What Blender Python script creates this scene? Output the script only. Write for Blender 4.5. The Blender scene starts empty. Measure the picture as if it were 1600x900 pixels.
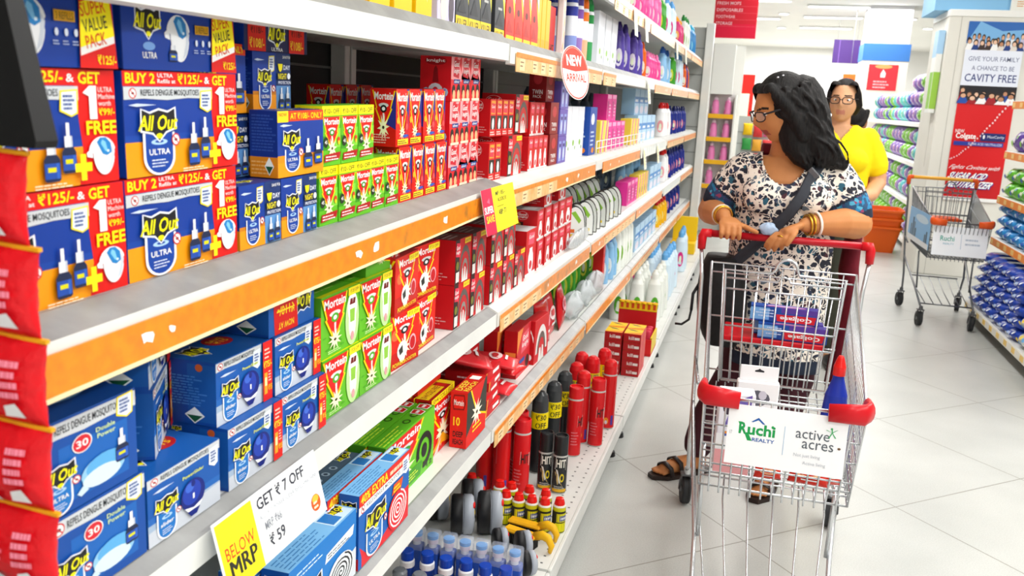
import bpy, math, random
from mathutils import Vector, Matrix, Euler

scene = bpy.context.scene
COL = scene.collection
PI = math.pi

# ------------------------------------------------------------------ camera
cam_data = bpy.data.cameras.new('camera')
cam = bpy.data.objects.new('camera', cam_data)
COL.objects.link(cam)
_f, _vx, _vy, _nx, _ny = 1387.0, 398.0, -278.0, -330.0, 6450.0   # vanishing points of the aisle and of the verticals
_Y = Vector((_vx, _vy, _f)).normalized()
_D = Vector((_nx, _ny, _f)); _D = (_D - _Y * _D.dot(_Y)).normalized()
_Z = -_D
_X = _Y.cross(_Z)
cam_right = Vector((_X.x, _Y.x, _Z.x)); cam_down = Vector((_X.y, _Y.y, _Z.y)); cam_fwd = Vector((_X.z, _Y.z, _Z.z))
CAM_H = 1.45
mw = Matrix.Identity(4)
for r in range(3):
    mw[r][0] = cam_right[r]; mw[r][1] = -cam_down[r]; mw[r][2] = -cam_fwd[r]
mw[2][3] = CAM_H
cam.matrix_world = mw
cam_data.sensor_width = 36.0
cam_data.lens = 36.0 * _f / 1600.0
cam_data.clip_start = 0.05
cam_data.dof.use_dof = True
cam_data.dof.focus_distance = 2.1
cam_data.dof.aperture_fstop = 8.0
scene.camera = cam

# ------------------------------------------------------------------ exposure, world, lamps
scene.view_settings.view_transform = 'Standard'
scene.view_settings.look = 'None'
scene.view_settings.gamma = 1.0
scene.view_settings.exposure = -0.27
scene.view_settings.use_curve_mapping = False
world = bpy.data.worlds.new('world'); scene.world = world
world.use_nodes = True
world.node_tree.nodes['Background'].inputs[0].default_value = (1, 1, 1, 1)
world.node_tree.nodes['Background'].inputs[1].default_value = 0.15

def area(name, loc, sx, sy, power, rot=(0, 0, 0), col=(1, 0.99, 0.97)):
    d = bpy.data.lights.new(name, 'AREA'); d.shape = 'RECTANGLE'; d.size = sx; d.size_y = sy
    d.energy = power; d.color = col
    o = bpy.data.objects.new(name, d); COL.objects.link(o); o.location = loc; o.rotation_euler = rot
    return o
CEIL = 3.2
for i, y in enumerate((-0.6, 2.4, 5.4, 8.6)):
    area('aisle_light', (0.55, y, CEIL - 0.06), 0.5, 2.2, 50)
for i, y in enumerate((-1.6, 1.2, 4.0)):  # added fill from above, brightens box fronts and the woman
    area('side_fill_light', (2.6, y, CEIL - 0.06), 0.5, 2.2, 88)
for i, y in enumerate((12.5, 16.5, 20.5, 24.5)):  # the farthest one is added to brighten the back wall
    area('hall_light', (1.0, y, CEIL - 0.06), 2.2, 2.4, (200, 230, 260, 330)[i])
for i, y in enumerate((6.0, 11.0)):
    area('hall_light', (3.6, y, CEIL - 0.06), 0.8, 3.0, 110)

# ------------------------------------------------------------------ materials
def lin(h):
    h = h.lstrip('#')
    out = []
    for i in (0, 2, 4):
        c = int(h[i:i + 2], 16) / 255.0
        out.append(c / 12.92 if c <= 0.04045 else ((c + 0.055) / 1.055) ** 2.4)
    return (out[0], out[1], out[2], 1.0)

MATS = {}
def mat(hexc, rough=0.45, metal=0.0, alpha=1.0, trans=0.0, var=0.0, vscale=30.0, bump=0.0, bscale=80.0, name=None, coat=0.0, emit=0.0):
    key = (hexc, rough, metal, alpha, trans, var, vscale, bump, bscale, coat, emit)
    if key in MATS: return MATS[key]
    m = bpy.data.materials.new(name or ('ink_' + hexc)); m.use_nodes = True
    nt = m.node_tree; b = nt.nodes['Principled BSDF']
    c = lin(hexc)
    b.inputs['Base Color'].default_value = c
    b.inputs['Roughness'].default_value = rough
    b.inputs['Metallic'].default_value = metal
    b.inputs['Alpha'].default_value = alpha
    b.inputs['Transmission Weight'].default_value = trans
    b.inputs['Coat Weight'].default_value = coat
    if not metal and not trans: b.inputs['Specular IOR Level'].default_value = .3
    if emit:
        b.inputs['Emission Color'].default_value = c; b.inputs['Emission Strength'].default_value = emit
    if var or bump:
        tc = nt.nodes.new('ShaderNodeTexCoord')
        if var:
            n = nt.nodes.new('ShaderNodeTexNoise'); n.inputs['Scale'].default_value = vscale; n.inputs['Detail'].default_value = 5
            nt.links.new(tc.outputs['Object'], n.inputs['Vector'])
            r = nt.nodes.new('ShaderNodeValToRGB')
            r.color_ramp.elements[0].position = 0.35; r.color_ramp.elements[1].position = 0.7
            r.color_ramp.elements[0].color = tuple(x * (1 - var) for x in c[:3]) + (1,)
            r.color_ramp.elements[1].color = tuple(min(1, x * (1 + var * 0.5)) for x in c[:3]) + (1,)
            nt.links.new(n.outputs['Fac'], r.inputs['Fac']); nt.links.new(r.outputs['Color'], b.inputs['Base Color'])
        if bump:
            n2 = nt.nodes.new('ShaderNodeTexNoise'); n2.inputs['Scale'].default_value = bscale; n2.inputs['Detail'].default_value = 4
            nt.links.new(tc.outputs['Object'], n2.inputs['Vector'])
            bp = nt.nodes.new('ShaderNodeBump'); bp.inputs['Strength'].default_value = bump; bp.inputs['Distance'].default_value = 0.01
            nt.links.new(n2.outputs['Fac'], bp.inputs['Height']); nt.links.new(bp.outputs['Normal'], b.inputs['Normal'])
    MATS[key] = m
    return m

WHITE, BLACK = 'f4f4f2', '121212'
YEL, RED, NAVY, ORG, GRN = 'ffe400', 'dc120c', '0a3896', 'f59a06', '62bd1c'

def ink(c): return c if not isinstance(c, str) else mat(c, 0.45)

# ------------------------------------------------------------------ mesh builder
class MB:
    def __init__(self):
        self.v = []; self.f = []; self.mi = []; self.sm = []; self.mats = []; self.M = None
    def mid(self, m):
        m = ink(m)
        if m not in self.mats: self.mats.append(m)
        return self.mats.index(m)
    def add(self, pts, faces, m, smooth=False):
        b = len(self.v); k = self.mid(m)
        if self.M is not None: pts = [self.M @ Vector(p) for p in pts]
        self.v.extend([tuple(p) for p in pts])
        for f in faces:
            self.f.append([i + b for i in f]); self.mi.append(k); self.sm.append(smooth)
        return self
    def poly(self, pts, m, smooth=False): return self.add(pts, [list(range(len(pts)))], m, smooth)
    def box(self, lo, hi, m, bev=0.0):
        (x0, y0, z0), (x1, y1, z1) = lo, hi
        if bev <= 0:
            P = [(x0, y0, z0), (x1, y0, z0), (x1, y1, z0), (x0, y1, z0), (x0, y0, z1), (x1, y0, z1), (x1, y1, z1), (x0, y1, z1)]
            F = [(0, 3, 2, 1), (4, 5, 6, 7), (0, 1, 5, 4), (1, 2, 6, 5), (2, 3, 7, 6), (3, 0, 4, 7)]
            return self.add(P, F, m)
        c = [(x0 + x1) / 2, (y0 + y1) / 2, (z0 + z1) / 2]; h = [(x1 - x0) / 2, (y1 - y0) / 2, (z1 - z0) / 2]
        b = min(bev, min(h) * 0.9)
        P = []; idx = {}
        for sx in (-1, 1):
            for sy in (-1, 1):
                for sz in (-1, 1):
                    s = (sx, sy, sz)
                    for ax in range(3):
                        p = [c[i] + s[i] * (h[i] - (0 if i == ax else b)) for i in range(3)]
                        idx[(s, ax)] = len(P); P.append(tuple(p))
        F = []
        def fix(q):
            a = Vector(P[q[0]]); n = (Vector(P[q[1]]) - a).cross(Vector(P[q[2]]) - a)
            cen = sum((Vector(P[i]) for i in q), Vector()) / len(q) - Vector(c)
            return q if n.dot(cen) > 0 else q[::-1]
        for ax in range(3):
            o = [i for i in range(3) if i != ax]
            for sg in (-1, 1):
                q = []
                for a_, b_ in ((-1, -1), (1, -1), (1, 1), (-1, 1)):
                    s = [0, 0, 0]; s[ax] = sg; s[o[0]] = a_; s[o[1]] = b_
                    q.append(idx[(tuple(s), ax)])
                F.append(fix(q))
        for ax in range(3):          # edges along axis ax
            o = [i for i in range(3) if i != ax]
            for a_ in (-1, 1):
                for b_ in (-1, 1):
                    s0 = [0, 0, 0]; s0[o[0]] = a_; s0[o[1]] = b_; s1 = list(s0); s0[ax] = -1; s1[ax] = 1
                    F.append(fix([idx[(tuple(s0), o[0])], idx[(tuple(s0), o[1])], idx[(tuple(s1), o[1])], idx[(tuple(s1), o[0])]]))
        for sx in (-1, 1):
            for sy in (-1, 1):
                for sz in (-1, 1):
                    F.append(fix([idx[((sx, sy, sz), k)] for k in range(3)]))
        return self.add(P, F, m)
    def rings(self, rings, m, cap0=True, cap1=True, smooth=True, closed=False):
        n = len(rings[0]); P = [p for r in rings for p in r]; F = []
        R = len(rings)
        for i in range(R if closed else R - 1):
            a = i * n; b = ((i + 1) % R) * n
            for j in range(n):
                F.append((a + j, a + (j + 1) % n, b + (j + 1) % n, b + j))
        if not closed:
            if cap0: F.append(tuple(range(n))[::-1])
            if cap1: F.append(tuple((R - 1) * n + j for j in range(n)))
        return self.add(P, F, m, smooth)
    def tube(self, path, r, m, n=6, closed=False, flat=1.0, smooth=True, up=None):
        path = [Vector(p) for p in path]; N = len(path)
        rr = r if isinstance(r, (list, tuple)) else [r] * N
        rings = []; prev = None
        for i, p in enumerate(path):
            if closed: t = path[(i + 1) % N] - path[i - 1]
            else: t = path[min(i + 1, N - 1)] - path[max(i - 1, 0)]
            if t.length < 1e-9: t = Vector((0, 0, 1))
            t.normalize()
            if up is not None: u = Vector(up)
            elif prev is None: u = Vector((0, 0, 1)) if abs(t.z) < 0.9 else Vector((1, 0, 0))
            else: u = prev
            u = u - t * u.dot(t)
            if u.length < 1e-6: u = Vector((1, 0, 0)) - t * t.x
            u.normalize(); prev = u; w = t.cross(u)
            rings.append([p + (u * math.cos(2 * PI * k / n) * flat + w * math.sin(2 * PI * k / n)) * rr[i] for k in range(n)])
        return self.rings(rings, m, smooth=smooth, closed=closed)
    def lathe(self, prof, m, n=20, c=(0, 0, 0), sy=1.0, cap=True):
        """prof: list of (r, z[, material]) ; the material of a point covers the band above it"""
        for i in range(len(prof) - 1):
            a, b = prof[i], prof[i + 1]
            mm = a[2] if len(a) > 2 else m
            if a[0] < 1e-6 and b[0] < 1e-6: continue
            R = [[(c[0] + q[0] * math.cos(2 * PI * k / n), c[1] + q[0] * sy * math.sin(2 * PI * k / n), c[2] + q[1]) for k in range(n)] for q in (a, b)]
            flat = abs(a[1] - b[1]) < 1e-5
            self.rings(R, mm, cap0=False, cap1=False, smooth=not flat)
        if cap:
            for q, fl in ((prof[0], True), (prof[-1], False)):
                if q[0] > 1e-5:
                    P = [(c[0] + q[0] * math.cos(2 * PI * k / n), c[1] + q[0] * sy * math.sin(2 * PI * k / n), c[2] + q[1]) for k in range(n)]
                    self.poly(P[::-1] if fl else P, m if fl or len(prof[-1]) < 3 else prof[-1][2])
        return self
    def ell(self, c, r, m, rot=None, nu=16, nv=10):
        R = rot.to_matrix() if rot is not None else Matrix.Identity(3)
        rings = []
        for i in range(1, nv):
            th = PI * i / nv
            rings.append([Vector(c) + R @ Vector((r[0] * math.sin(th) * math.cos(2 * PI * k / nu), r[1] * math.sin(th) * math.sin(2 * PI * k / nu), -r[2] * math.cos(th))) for k in range(nu)])
        return self.rings(rings, m)
    def mesh(self, name):
        me = bpy.data.meshes.new(name)
        me.from_pydata(self.v, [], self.f)
        for m in self.mats: me.materials.append(m)
        me.polygons.foreach_set('material_index', self.mi)
        me.polygons.foreach_set('use_smooth', self.sm)
        me.update()
        return me
    def build(self, name, parent=None, loc=None, rot=None):
        o = bpy.data.objects.new(name, self.mesh(name)); COL.objects.link(o)
        if parent: o.parent = parent
        if loc is not None: o.location = loc
        if rot is not None: o.rotation_euler = rot
        return o

def tag(o, label, cat, group=None):
    o['label'] = label; o['category'] = cat
    if group: o['group'] = group
    return o
def empty(name, loc, label, cat, group=None, rz=0.0):
    o = bpy.data.objects.new(name, None); COL.objects.link(o); o.location = loc; o.rotation_euler = (0, 0, rz)
    o.empty_display_size = 0.05
    return tag(o, label, cat, group)
def struct(o):
    o['kind'] = 'structure'; return o
KIDS = {}
def kid(o, p):
    o.parent = p; KIDS.setdefault(p.name, []).append(o); return o
def dup(src):
    c = src.copy(); COL.objects.link(c)
    for ch in KIDS.get(src.name, []):
        d = ch.copy(); COL.objects.link(d); kid(d, c)
        for g in KIDS.get(ch.name, []):
            e = g.copy(); COL.objects.link(e); kid(e, d)
    return c
ORD = ['first', 'second', 'third', 'fourth', 'fifth', 'sixth', 'seventh', 'eighth', 'ninth', 'tenth', 'eleventh', 'twelfth', 'thirteenth', 'fourteenth', 'fifteenth', 'sixteenth']

# ------------------------------------------------------------------ lettering and flat print
_TXT = {}
def glyphs(s, bold):
    key = (s, bold)
    if key not in _TXT:
        c = bpy.data.curves.new('t', 'FONT'); c.body = s; c.resolution_u = 2; c.offset = 0.0125 * bold
        o = bpy.data.objects.new('t', c)
        me = o.to_mesh()
        V = [(v.co.x, v.co.y) for v in me.vertices]; F = [list(p.vertices) for p in me.polygons]
        o.to_mesh_clear(); bpy.data.objects.remove(o); bpy.data.curves.remove(c)
        x0 = min(p[0] for p in V); x1 = max(p[0] for p in V); y0 = min(p[1] for p in V); y1 = max(p[1] for p in V)
        V = [((x - x0) / (x1 - x0), (y - y0) / (y1 - y0)) for x, y in V]
        _TXT[key] = (V, F)
    return _TXT[key]

class Art:
    """flat print on a face: u to the right, v up, both 0..1; each stroke lies a hair above the last"""
    STEP = 0.00009
    def __init__(self, mb, mapper, seg=1):
        self.mb = mb; self.mp = mapper; self.n = [1]; self.A = (1, 0, 0, 0, 1, 0); self.seg = seg
    def sub(self, u0, v0, u1, v1, rot=0.0, asp=1.0, skew=0.0):
        a = Art(self.mb, self.mp, self.seg); a.n = self.n
        du, dv = u1 - u0, v1 - v0
        if rot:
            c, s = math.cos(rot), math.sin(rot); cu, cv = (u0 + u1) / 2, (v0 + v1) / 2
            m = (du * c, -dv * s / asp, cu - du * c / 2 + dv * s / asp / 2, du * s * asp, dv * c, cv - du * s * asp / 2 - dv * c / 2)
        else: m = (du, skew * dv, u0, 0, dv, v0)
        A = self.A
        a.A = (A[0] * m[0] + A[1] * m[3], A[0] * m[1] + A[1] * m[4], A[0] * m[2] + A[1] * m[5] + A[2],
               A[3] * m[0] + A[4] * m[3], A[3] * m[1] + A[4] * m[4], A[3] * m[2] + A[4] * m[5] + A[5])
        return a
    def _pt(self, u, v, k):
        A = self.A
        return self.mp(A[0] * u + A[1] * v + A[2], A[3] * u + A[4] * v + A[5], k * self.STEP)
    def P(self, c, pts, layer=None):
        k = self.n[0]; self.n[0] += 1
        self.mb.poly([self._pt(u, v, k) for u, v in pts], c); return self
    def R(self, c, u0, v0, u1, v1):
        if self.seg <= 1: return self.P(c, [(u0, v0), (u1, v0), (u1, v1), (u0, v1)])
        k = self.n[0]; self.n[0] += 1
        n = max(1, int(abs(u1 - u0) * self.seg + 0.99))
        for i in range(n):
            a = u0 + (u1 - u0) * i / n; b = u0 + (u1 - u0) * (i + 1) / n
            self.mb.poly([self._pt(a, v0, k), self._pt(b, v0, k), self._pt(b, v1, k), self._pt(a, v1, k)], c)
        return self
    def E(self, c, cu, cv, ru, rv, n=18):
        return self.P(c, [(cu + ru * math.cos(2 * PI * i / n), cv + rv * math.sin(2 * PI * i / n)) for i in range(n)])
    def ring(self, c, cu, cv, ru, rv, w, a0=0.0, a1=360.0, n=24):
        k = self.n[0]; self.n[0] += 1
        for i in range(n):
            A = [math.radians(a0 + (a1 - a0) * j / n) for j in (i, i + 1)]
            q = [(cu + ru * math.cos(A[0]), cv + rv * math.sin(A[0])), (cu + ru * math.cos(A[1]), cv + rv * math.sin(A[1])),
                 (cu + ru * (1 - w) * math.cos(A[1]), cv + rv * (1 - w) * math.sin(A[1])), (cu + ru * (1 - w) * math.cos(A[0]), cv + rv * (1 - w) * math.sin(A[0]))]
            self.mb.poly([self._pt(u, v, k) for u, v in q], c)
        return self
    def spiral(self, c, cu, cv, ru, rv, turns=4.2, w=0.09, n=70):
        k = self.n[0]; self.n[0] += 1
        for i in range(n):
            q = []
            for j, s in ((i, 1), (i + 1, 1), (i + 1, 0), (i, 0)):
                t = j / n; a = 2 * PI * turns * t; r = 0.08 + 0.92 * t - (0 if s else w)
                q.append((cu + ru * r * math.cos(a), cv + rv * r * math.sin(a)))
            self.mb.poly([self._pt(u, v, k) for u, v in q[::-1]], c)
        return self
    def T(self, c, s, u0, v0, u1, v1, bold=1.0, skew=0.0):
        k = self.n[0]; self.n[0] += 1
        V, F = glyphs(s, bold)
        self.mb.add([self._pt(u0 + (u1 - u0) * (x + skew * (y - 0.5)), v0 + (v1 - v0) * y, k) for x, y in V], F, c); return self
    def lines(self, c, u0, v0, u1, v1, n, fill=0.45, seed=1):
        rd = random.Random(seed); h = (v1 - v0) / n
        k = self.n[0]; self.n[0] += 1
        for i in range(n):
            e = u0 + (u1 - u0) * rd.uniform(0.72, 1.0); y = v1 - h * (i + 1)
            x = u0
            while x < e - 0.01:
                w = (u1 - u0) * rd.uniform(0.06, 0.2); x2 = min(e, x + w)
                self.mb.poly([self._pt(x, y, k), self._pt(x2, y, k), self._pt(x2, y + h * fill, k), self._pt(x, y + h * fill, k)], c)
                x = x2 + (u1 - u0) * 0.025
        return self

def face_art(mb, o, U, V):
    o, U, V = Vector(o), Vector(U), Vector(V); N = U.cross(V).normalized()
    return Art(mb, lambda u, v, h: o + U * u + V * v + N * h)
def cyl_art(mb, r, z0, z1, a0, a1, c=(0, 0), seg=12):
    return Art(mb, lambda u, v, h: (c[0] + (r + 0.0003 + h) * math.cos(a0 + (a1 - a0) * u), c[1] + (r + 0.0003 + h) * math.sin(a0 + (a1 - a0) * u), z0 + (z1 - z0) * v), seg)

def carton(w, h, d, base, front=None, side=None, top=None, bev=0.0012, far=None, back=None):
    """w along the shelf, h up, d deep; the printed front looks at the aisle"""
    mb = MB(); mb.box((-d / 2, -w / 2, 0), (d / 2, w / 2, h), base, bev)
    if front: front(face_art(mb, (d / 2, -w / 2, 0), (0, w, 0), (0, 0, h)))
    if side: side(face_art(mb, (-d / 2, -w / 2, 0), (d, 0, 0), (0, 0, h)))
    if far: far(face_art(mb, (d / 2, w / 2, 0), (-d, 0, 0), (0, 0, h)))
    if top: top(face_art(mb, (d / 2, -w / 2, h), (0, w, 0), (-d, 0, 0)))
    return mb
# ------------------------------------------------------------------ printed faces
def shield(a, u0, v0, u1, v1, text=True):
    s = a.sub(u0, v0, u1, v1)
    s.P('e8ecf4', [(0.02, 0.98), (0.0, 0.3), (0.32, 0.22), (0.5, -0.02), (0.7, 0.24), (1.0, 0.36), (0.98, 1.02), (0.75, 0.9), (0.5, 0.98), (0.25, 0.88)])
    s.P('16161a', [(0.05, 0.94), (0.04, 0.35), (0.34, 0.27), (0.5, 0.03), (0.68, 0.29), (0.96, 0.4), (0.94, 0.96), (0.75, 0.84), (0.5, 0.92), (0.26, 0.82)])
    s.T('f8f000', 'All Out', -0.03, 0.33, 1.02, 0.78, 1.6, 0.06)
    s.E('f8f000', 0.5, 0.17, 0.09, 0.08, 10)
def drop(a, u0, v0, u1, v1, txt='ULTRA', body='0a3f9e'):
    s = a.sub(u0, v0, u1, v1)
    pts = [(0.5 + 0.5 * math.cos(t), 0.42 + 0.42 * math.sin(t)) for t in [math.radians(x) for x in range(-180, 1, 15)]]
    s.P('f2f5fa', [(0.0, 1.0)] + pts + [(1.0, 1.0), (0.5, 0.92)])
    pts = [(0.5 + 0.43 * math.cos(t), 0.44 + 0.39 * math.sin(t)) for t in [math.radians(x) for x in range(-180, 1, 15)]]
    s.P(body, [(0.07, 1.0)] + pts + [(0.93, 1.0), (0.5, 0.9)])
    s.E('a9cdf0', 0.5, 0.78, 0.26, 0.07, 12); s.E(body, 0.5, 0.79, 0.14, 0.035, 10)
    s.T(WHITE, txt, 0.17, 0.48, 0.83, 0.62, 1.2)
    s.lines('dfe9f8', 0.24, 0.2, 0.8, 0.42, 3, 0.35)
def nomoz(a, cu, cv, r, asp):
    a.E('c9202a', cu, cv, r, r * asp, 14); a.E(WHITE, cu, cv, r * 0.78, r * asp * 0.78, 14)
    a.E('2a2a2a', cu, cv, r * 0.4, r * asp * 0.25, 8)
    a.P('c9202a', [(cu - r * 0.6, cv + r * asp * 0.5), (cu - r * 0.45, cv + r * asp * 0.62), (cu + r * 0.6, cv - r * asp * 0.5), (cu + r * 0.45, cv - r * asp * 0.62)])
def badge(a, u0, v0, u1, v1, edge='f4e000'):
    s = a.sub(u0, v0, u1, v1)
    s.P(edge, [(0, 0.2), (0.6, -0.02), (0.95, 0.1), (1, 1), (0.08, 0.95)])
    s.P('dfe6f2', [(0.08, 0.24), (0.6, 0.04), (0.88, 0.15), (0.92, 0.94), (0.14, 0.89)])
    s.lines('35508f', 0.2, 0.25, 0.85, 0.85, 4, 0.6)
def machine(a, u0, v0, u1, v1):
    s = a.sub(u0, v0, u1, v1)
    s.P('f0f2f6', [(0.5 + 0.5 * math.cos(t) * (1.0 if math.sin(t) > 0 else 0.8) + (0.06 if math.sin(t) < 0 else 0), 0.58 + 0.42 * math.sin(t) * (1 if math.sin(t) > 0 else 1.38)) for t in [2 * PI * i / 26 for i in range(26)]])
    s.P('f0f2f6', [(0.12, 0.72), (-0.08, 0.6), (-0.06, 0.5), (0.14, 0.46)])
    s.P('cfd6e2', [(0.85, 0.75), (0.96, 0.6), (0.85, 0.2), (0.66, 0.06), (0.8, 0.4)])
    s.P('1f7fc4', [(0.42, 0.97), (0.3, 0.86), (0.5, 0.55), (0.66, 0.5), (0.84, 0.58), (0.82, 0.82), (0.64, 0.97)])
    s.P('7cc3ee', [(0.5, 0.92), (0.44, 0.82), (0.6, 0.62), (0.7, 0.6), (0.62, 0.86)])
    s.E('d9f0ff', 0.7, 0.62, 0.05, 0.035, 8)
def vial(a, u0, v0, u1, v1):
    s = a.sub(u0, v0, u1, v1)
    s.R('eef0f4', 0.4, 0.72, 0.6, 1.0); s.R('e4e7ee', 0.26, 0.52, 0.74, 0.74); s.R('c5cbd8', 0.62, 0.52, 0.74, 0.74)
    s.P('1a2547', [(0.05, 0.42), (0.22, 0.52), (0.78, 0.52), (0.95, 0.42), (0.95, 0.04), (0.85, 0), (0.15, 0), (0.05, 0.04)])
    s.R('1f4ba8', 0.08, 0.06, 0.92, 0.36); s.R('d7d400', 0.24, 0.19, 0.78, 0.28); s.R('2c5fc0', 0.7, 0.06, 0.86, 0.36)
def plus(a, cu, cv, ru, rv):
    a.P('ffe40a', [(cu - ru * .33, cv - rv), (cu + ru * .33, cv - rv), (cu + ru * .33, cv + rv), (cu - ru * .33, cv + rv)])
    a.P('ffe40a', [(cu - ru, cv - rv * .33), (cu + ru, cv - rv * .33), (cu + ru, cv + rv * .33), (cu - ru, cv + rv * .33)])
def mosquito_strip(a, v0, v1, u0=0.0, u1=1.0, word='REPELS DENGUE MOSQUITOES', bg='c9ced2', asp=1.7):
    a.P(bg, [(u0, v0), (u0 + (u1 - u0) * .2, v0 + .01), (u0 + (u1 - u0) * .45, v0 - .006), (u0 + (u1 - u0) * .7, v0 + .012), (u1, v0), (u1, v1), (u0, v1)])
    c = (v0 + v1) / 2
    nomoz(a, u0 + (u1 - u0) * 0.09, c, (v1 - v0) * 0.42 / asp, asp)
    a.T('30343a', word, u0 + (u1 - u0) * 0.17, v0 + (v1 - v0) * 0.22, u0 + (u1 - u0) * 0.83, v0 + (v1 - v0) * 0.8, 0.6)
def wings(a, u0, v0, u1, v1):
    a.P('c9d8f2', [(u0, (v0 + v1) / 2), (u0 + (u1 - u0) * .3, v1), (u1, (v0 + v1) / 2), (u0 + (u1 - u0) * .3, v0)])
def diamond(a, cu, cv, ru, rv):
    a.P('e9efe9', [(cu - ru, cv), (cu, cv - rv), (cu + ru, cv), (cu, cv + rv)]); a.P('0e5030', [(cu - ru * .8, cv), (cu, cv - rv * .85), (cu + ru * .8, cv)])

def f_value(a):
    a.R('1242a0', 0, 0.34, 1, 1); a.R(NAVY, 0, 0.4, 1, 1); a.R(ORG, 0, 0, 1, 0.335)
    a.R(RED, 0, 0.86, 0.78, 1)
    a.P(RED, [(0.72, 1), (0.765, 0.3), (0.73, 0), (1, 0), (1, 1)])
    a.T(YEL, 'BUY 2', 0.02, 0.885, 0.25, 0.985, 2); a.T(WHITE, 'ULTRA', 0.27, 0.945, 0.4, 0.985, .8); a.T(WHITE, 'Refills at', 0.27, 0.89, 0.42, 0.93, .8)
    a.T(YEL, '₹125/-', 0.44, 0.885, 0.66, 0.985, 1.6); a.T(WHITE, '&', 0.68, 0.89, 0.73, 0.96, 1); a.T(YEL, 'GET', 0.755, 0.875, 0.9, 0.98, 2)
    mosquito_strip(a, 0.735, 0.855, 0, 0.75); badge(a, 0.625, 0.6, 0.745, 0.83)
    a.P(WHITE, [(0.775, 0.8), (0.82, 0.86), (0.865, 0.86), (0.865, 0.57), (0.815, 0.57), (0.815, 0.77)])
    a.T('f6d9d6', 'ULTRA', 0.875, 0.805, 0.975, 0.85, .7); a.T('f6d9d6', 'Machine', 0.875, 0.745, 0.99, 0.79, .7); a.T('f6d9d6', 'worth', 0.875, 0.685, 0.96, 0.73, .7); a.T(YEL, '₹99/-', 0.875, 0.6, 0.985, 0.665, 1.4)
    a.T(YEL, 'FREE', 0.785, 0.435, 0.99, 0.555, 2.2)
    machine(a, 0.79, 0.07, 0.975, 0.415)
    wings(a, 0.02, 0.67, 0.24, 0.7); drop(a, 0.12, 0.002, 0.38, 0.42); shield(a, 0.1, 0.33, 0.4, 0.66)
    nomoz(a, 0.385, 0.34, 0.036, 1.75); vial(a, 0.49, 0.06, 0.6, 0.5); vial(a, 0.6, 0.12, 0.7, 0.55); plus(a, 0.735, 0.16, 0.055, 0.115)
    a.lines('fbe7c4', 0.43, 0.01, 0.68, 0.06, 2, .4)
def f_super(a):
    a.R(NAVY, 0, 0, 1, 1)
    shield(a, 0.1, 0.42, 0.31, 0.88); a.E('6f9ad6', .205, .33, .05, .06, 12); a.T(WHITE, 'ULTRA', 0.15, 0.16, 0.265, 0.25, 1.2)
    machine(a, 0.35, 0.13, 0.56, 0.8); vial(a, 0.36, 0.13, 0.44, 0.45)
    a.R('e0a500', 0.6, 0.55, 0.73, 0.68); a.T('5b4a00', '3 REFILLS', 0.61, 0.57, 0.72, 0.66, .5)
    for i in range(3): a.E('d6deee', 0.61 + i * .06, .42, .012, .05, 8); a.lines('b8c6e6', 0.585 + i * .06, 0.27, 0.635 + i * .06, .34, 2, .4)
    a.P(RED, [(0.76, 1), (0.745, 0), (1.0, 0), (0.97, 1)])
    a.P(WHITE, [(0.752, .15), (0.985, .33), (0.985, .42), (0.752, .25)])
    a.P('fff000', [(0.752, .25), (0.985, .42), (0.955, .96), (0.76, .8)])
    b = a.sub(0.765, 0.2, 0.975, 0.9, rot=0.2, asp=2.6)
    b.T('e04a10', 'SUPER', 0.03, .68, .86, .92, .8); b.T('1c1c1c', 'VALUE', 0.03, .4, .82, .63, .6); b.T('e04a10', 'PACK', 0.03, .12, .7, .35, .8)
    a.T(YEL, '₹125/-', 0.86, 0.05, 0.99, 0.17, 1.4)
def f_twin(a):
    a.R(NAVY, 0, .35, .6, 1); a.R('d07d10', 0, 0, .6, .36); a.R(ORG, 0, 0, .6, .3)
    a.R('17336e', .6, 0, 1, 1); a.R('5d92cc', .6, 0, 1, .45)
    wings(a, .04, .85, .3, .89); badge(a, .4, .68, .56, .95); shield(a, .12, .42, .47, .74); drop(a, .14, .04, .46, .46)
    nomoz(a, .51, .4, .05, 1.2)
    a.T(WHITE, 'SAVE ₹18', .76, .91, .97, .96, .7); a.P('f5e400', [(.63, .82), (.76, .82), (.74, .72), (.69, .68), (.65, .72)])
    a.T('eef3ff', 'DAY', .78, .72, .96, .8, .9); a.R('0e1a3a', .62, .55, .98, .67); a.T('f5e400', 'NIGHT', .63, .56, .86, .66, 1.4); a.E('eef3ff', .92, .615, .045, .055, 10)
    a.T('eef3ff', 'PROTECTION', .63, .48, .97, .53, .6); vial(a, .64, .02, .79, .42); vial(a, .8, .03, .95, .43)
def f_refill(a):
    a.R(NAVY, 0, .32, 1, 1); a.R('e58f0c', 0, 0, 1, .33); a.R(ORG, 0, 0, 1, .22)
    a.R('e6400f', 0, .84, 1, 1); a.R('ffd21a', 0, .83, .22, 1); a.T('b3300a', 'NOW', .03, .92, .19, .97, .8); a.T(YEL, 'AT ₹108/- ONLY', .26, .87, .97, .97, .9)
    wings(a, .04, .76, .3, .8); drop(a, .14, .06, .46, .42, body='0a3f9e'); shield(a, .1, .38, .46, .72); nomoz(a, .47, .36, .05, 1.3)
    vial(a, .52, .1, .73, .56); vial(a, .75, .14, .95, .58)
def s_refill(a):
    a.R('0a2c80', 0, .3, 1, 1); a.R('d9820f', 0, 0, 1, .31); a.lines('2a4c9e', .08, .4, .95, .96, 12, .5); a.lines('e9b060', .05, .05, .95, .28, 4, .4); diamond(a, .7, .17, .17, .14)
def t_blue(a): a.R('0c3590', 0, 0, 1, 1); a.R('0a2a78', .05, .1, .95, .9); shield(a, .3, .3, .65, .8)
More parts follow.
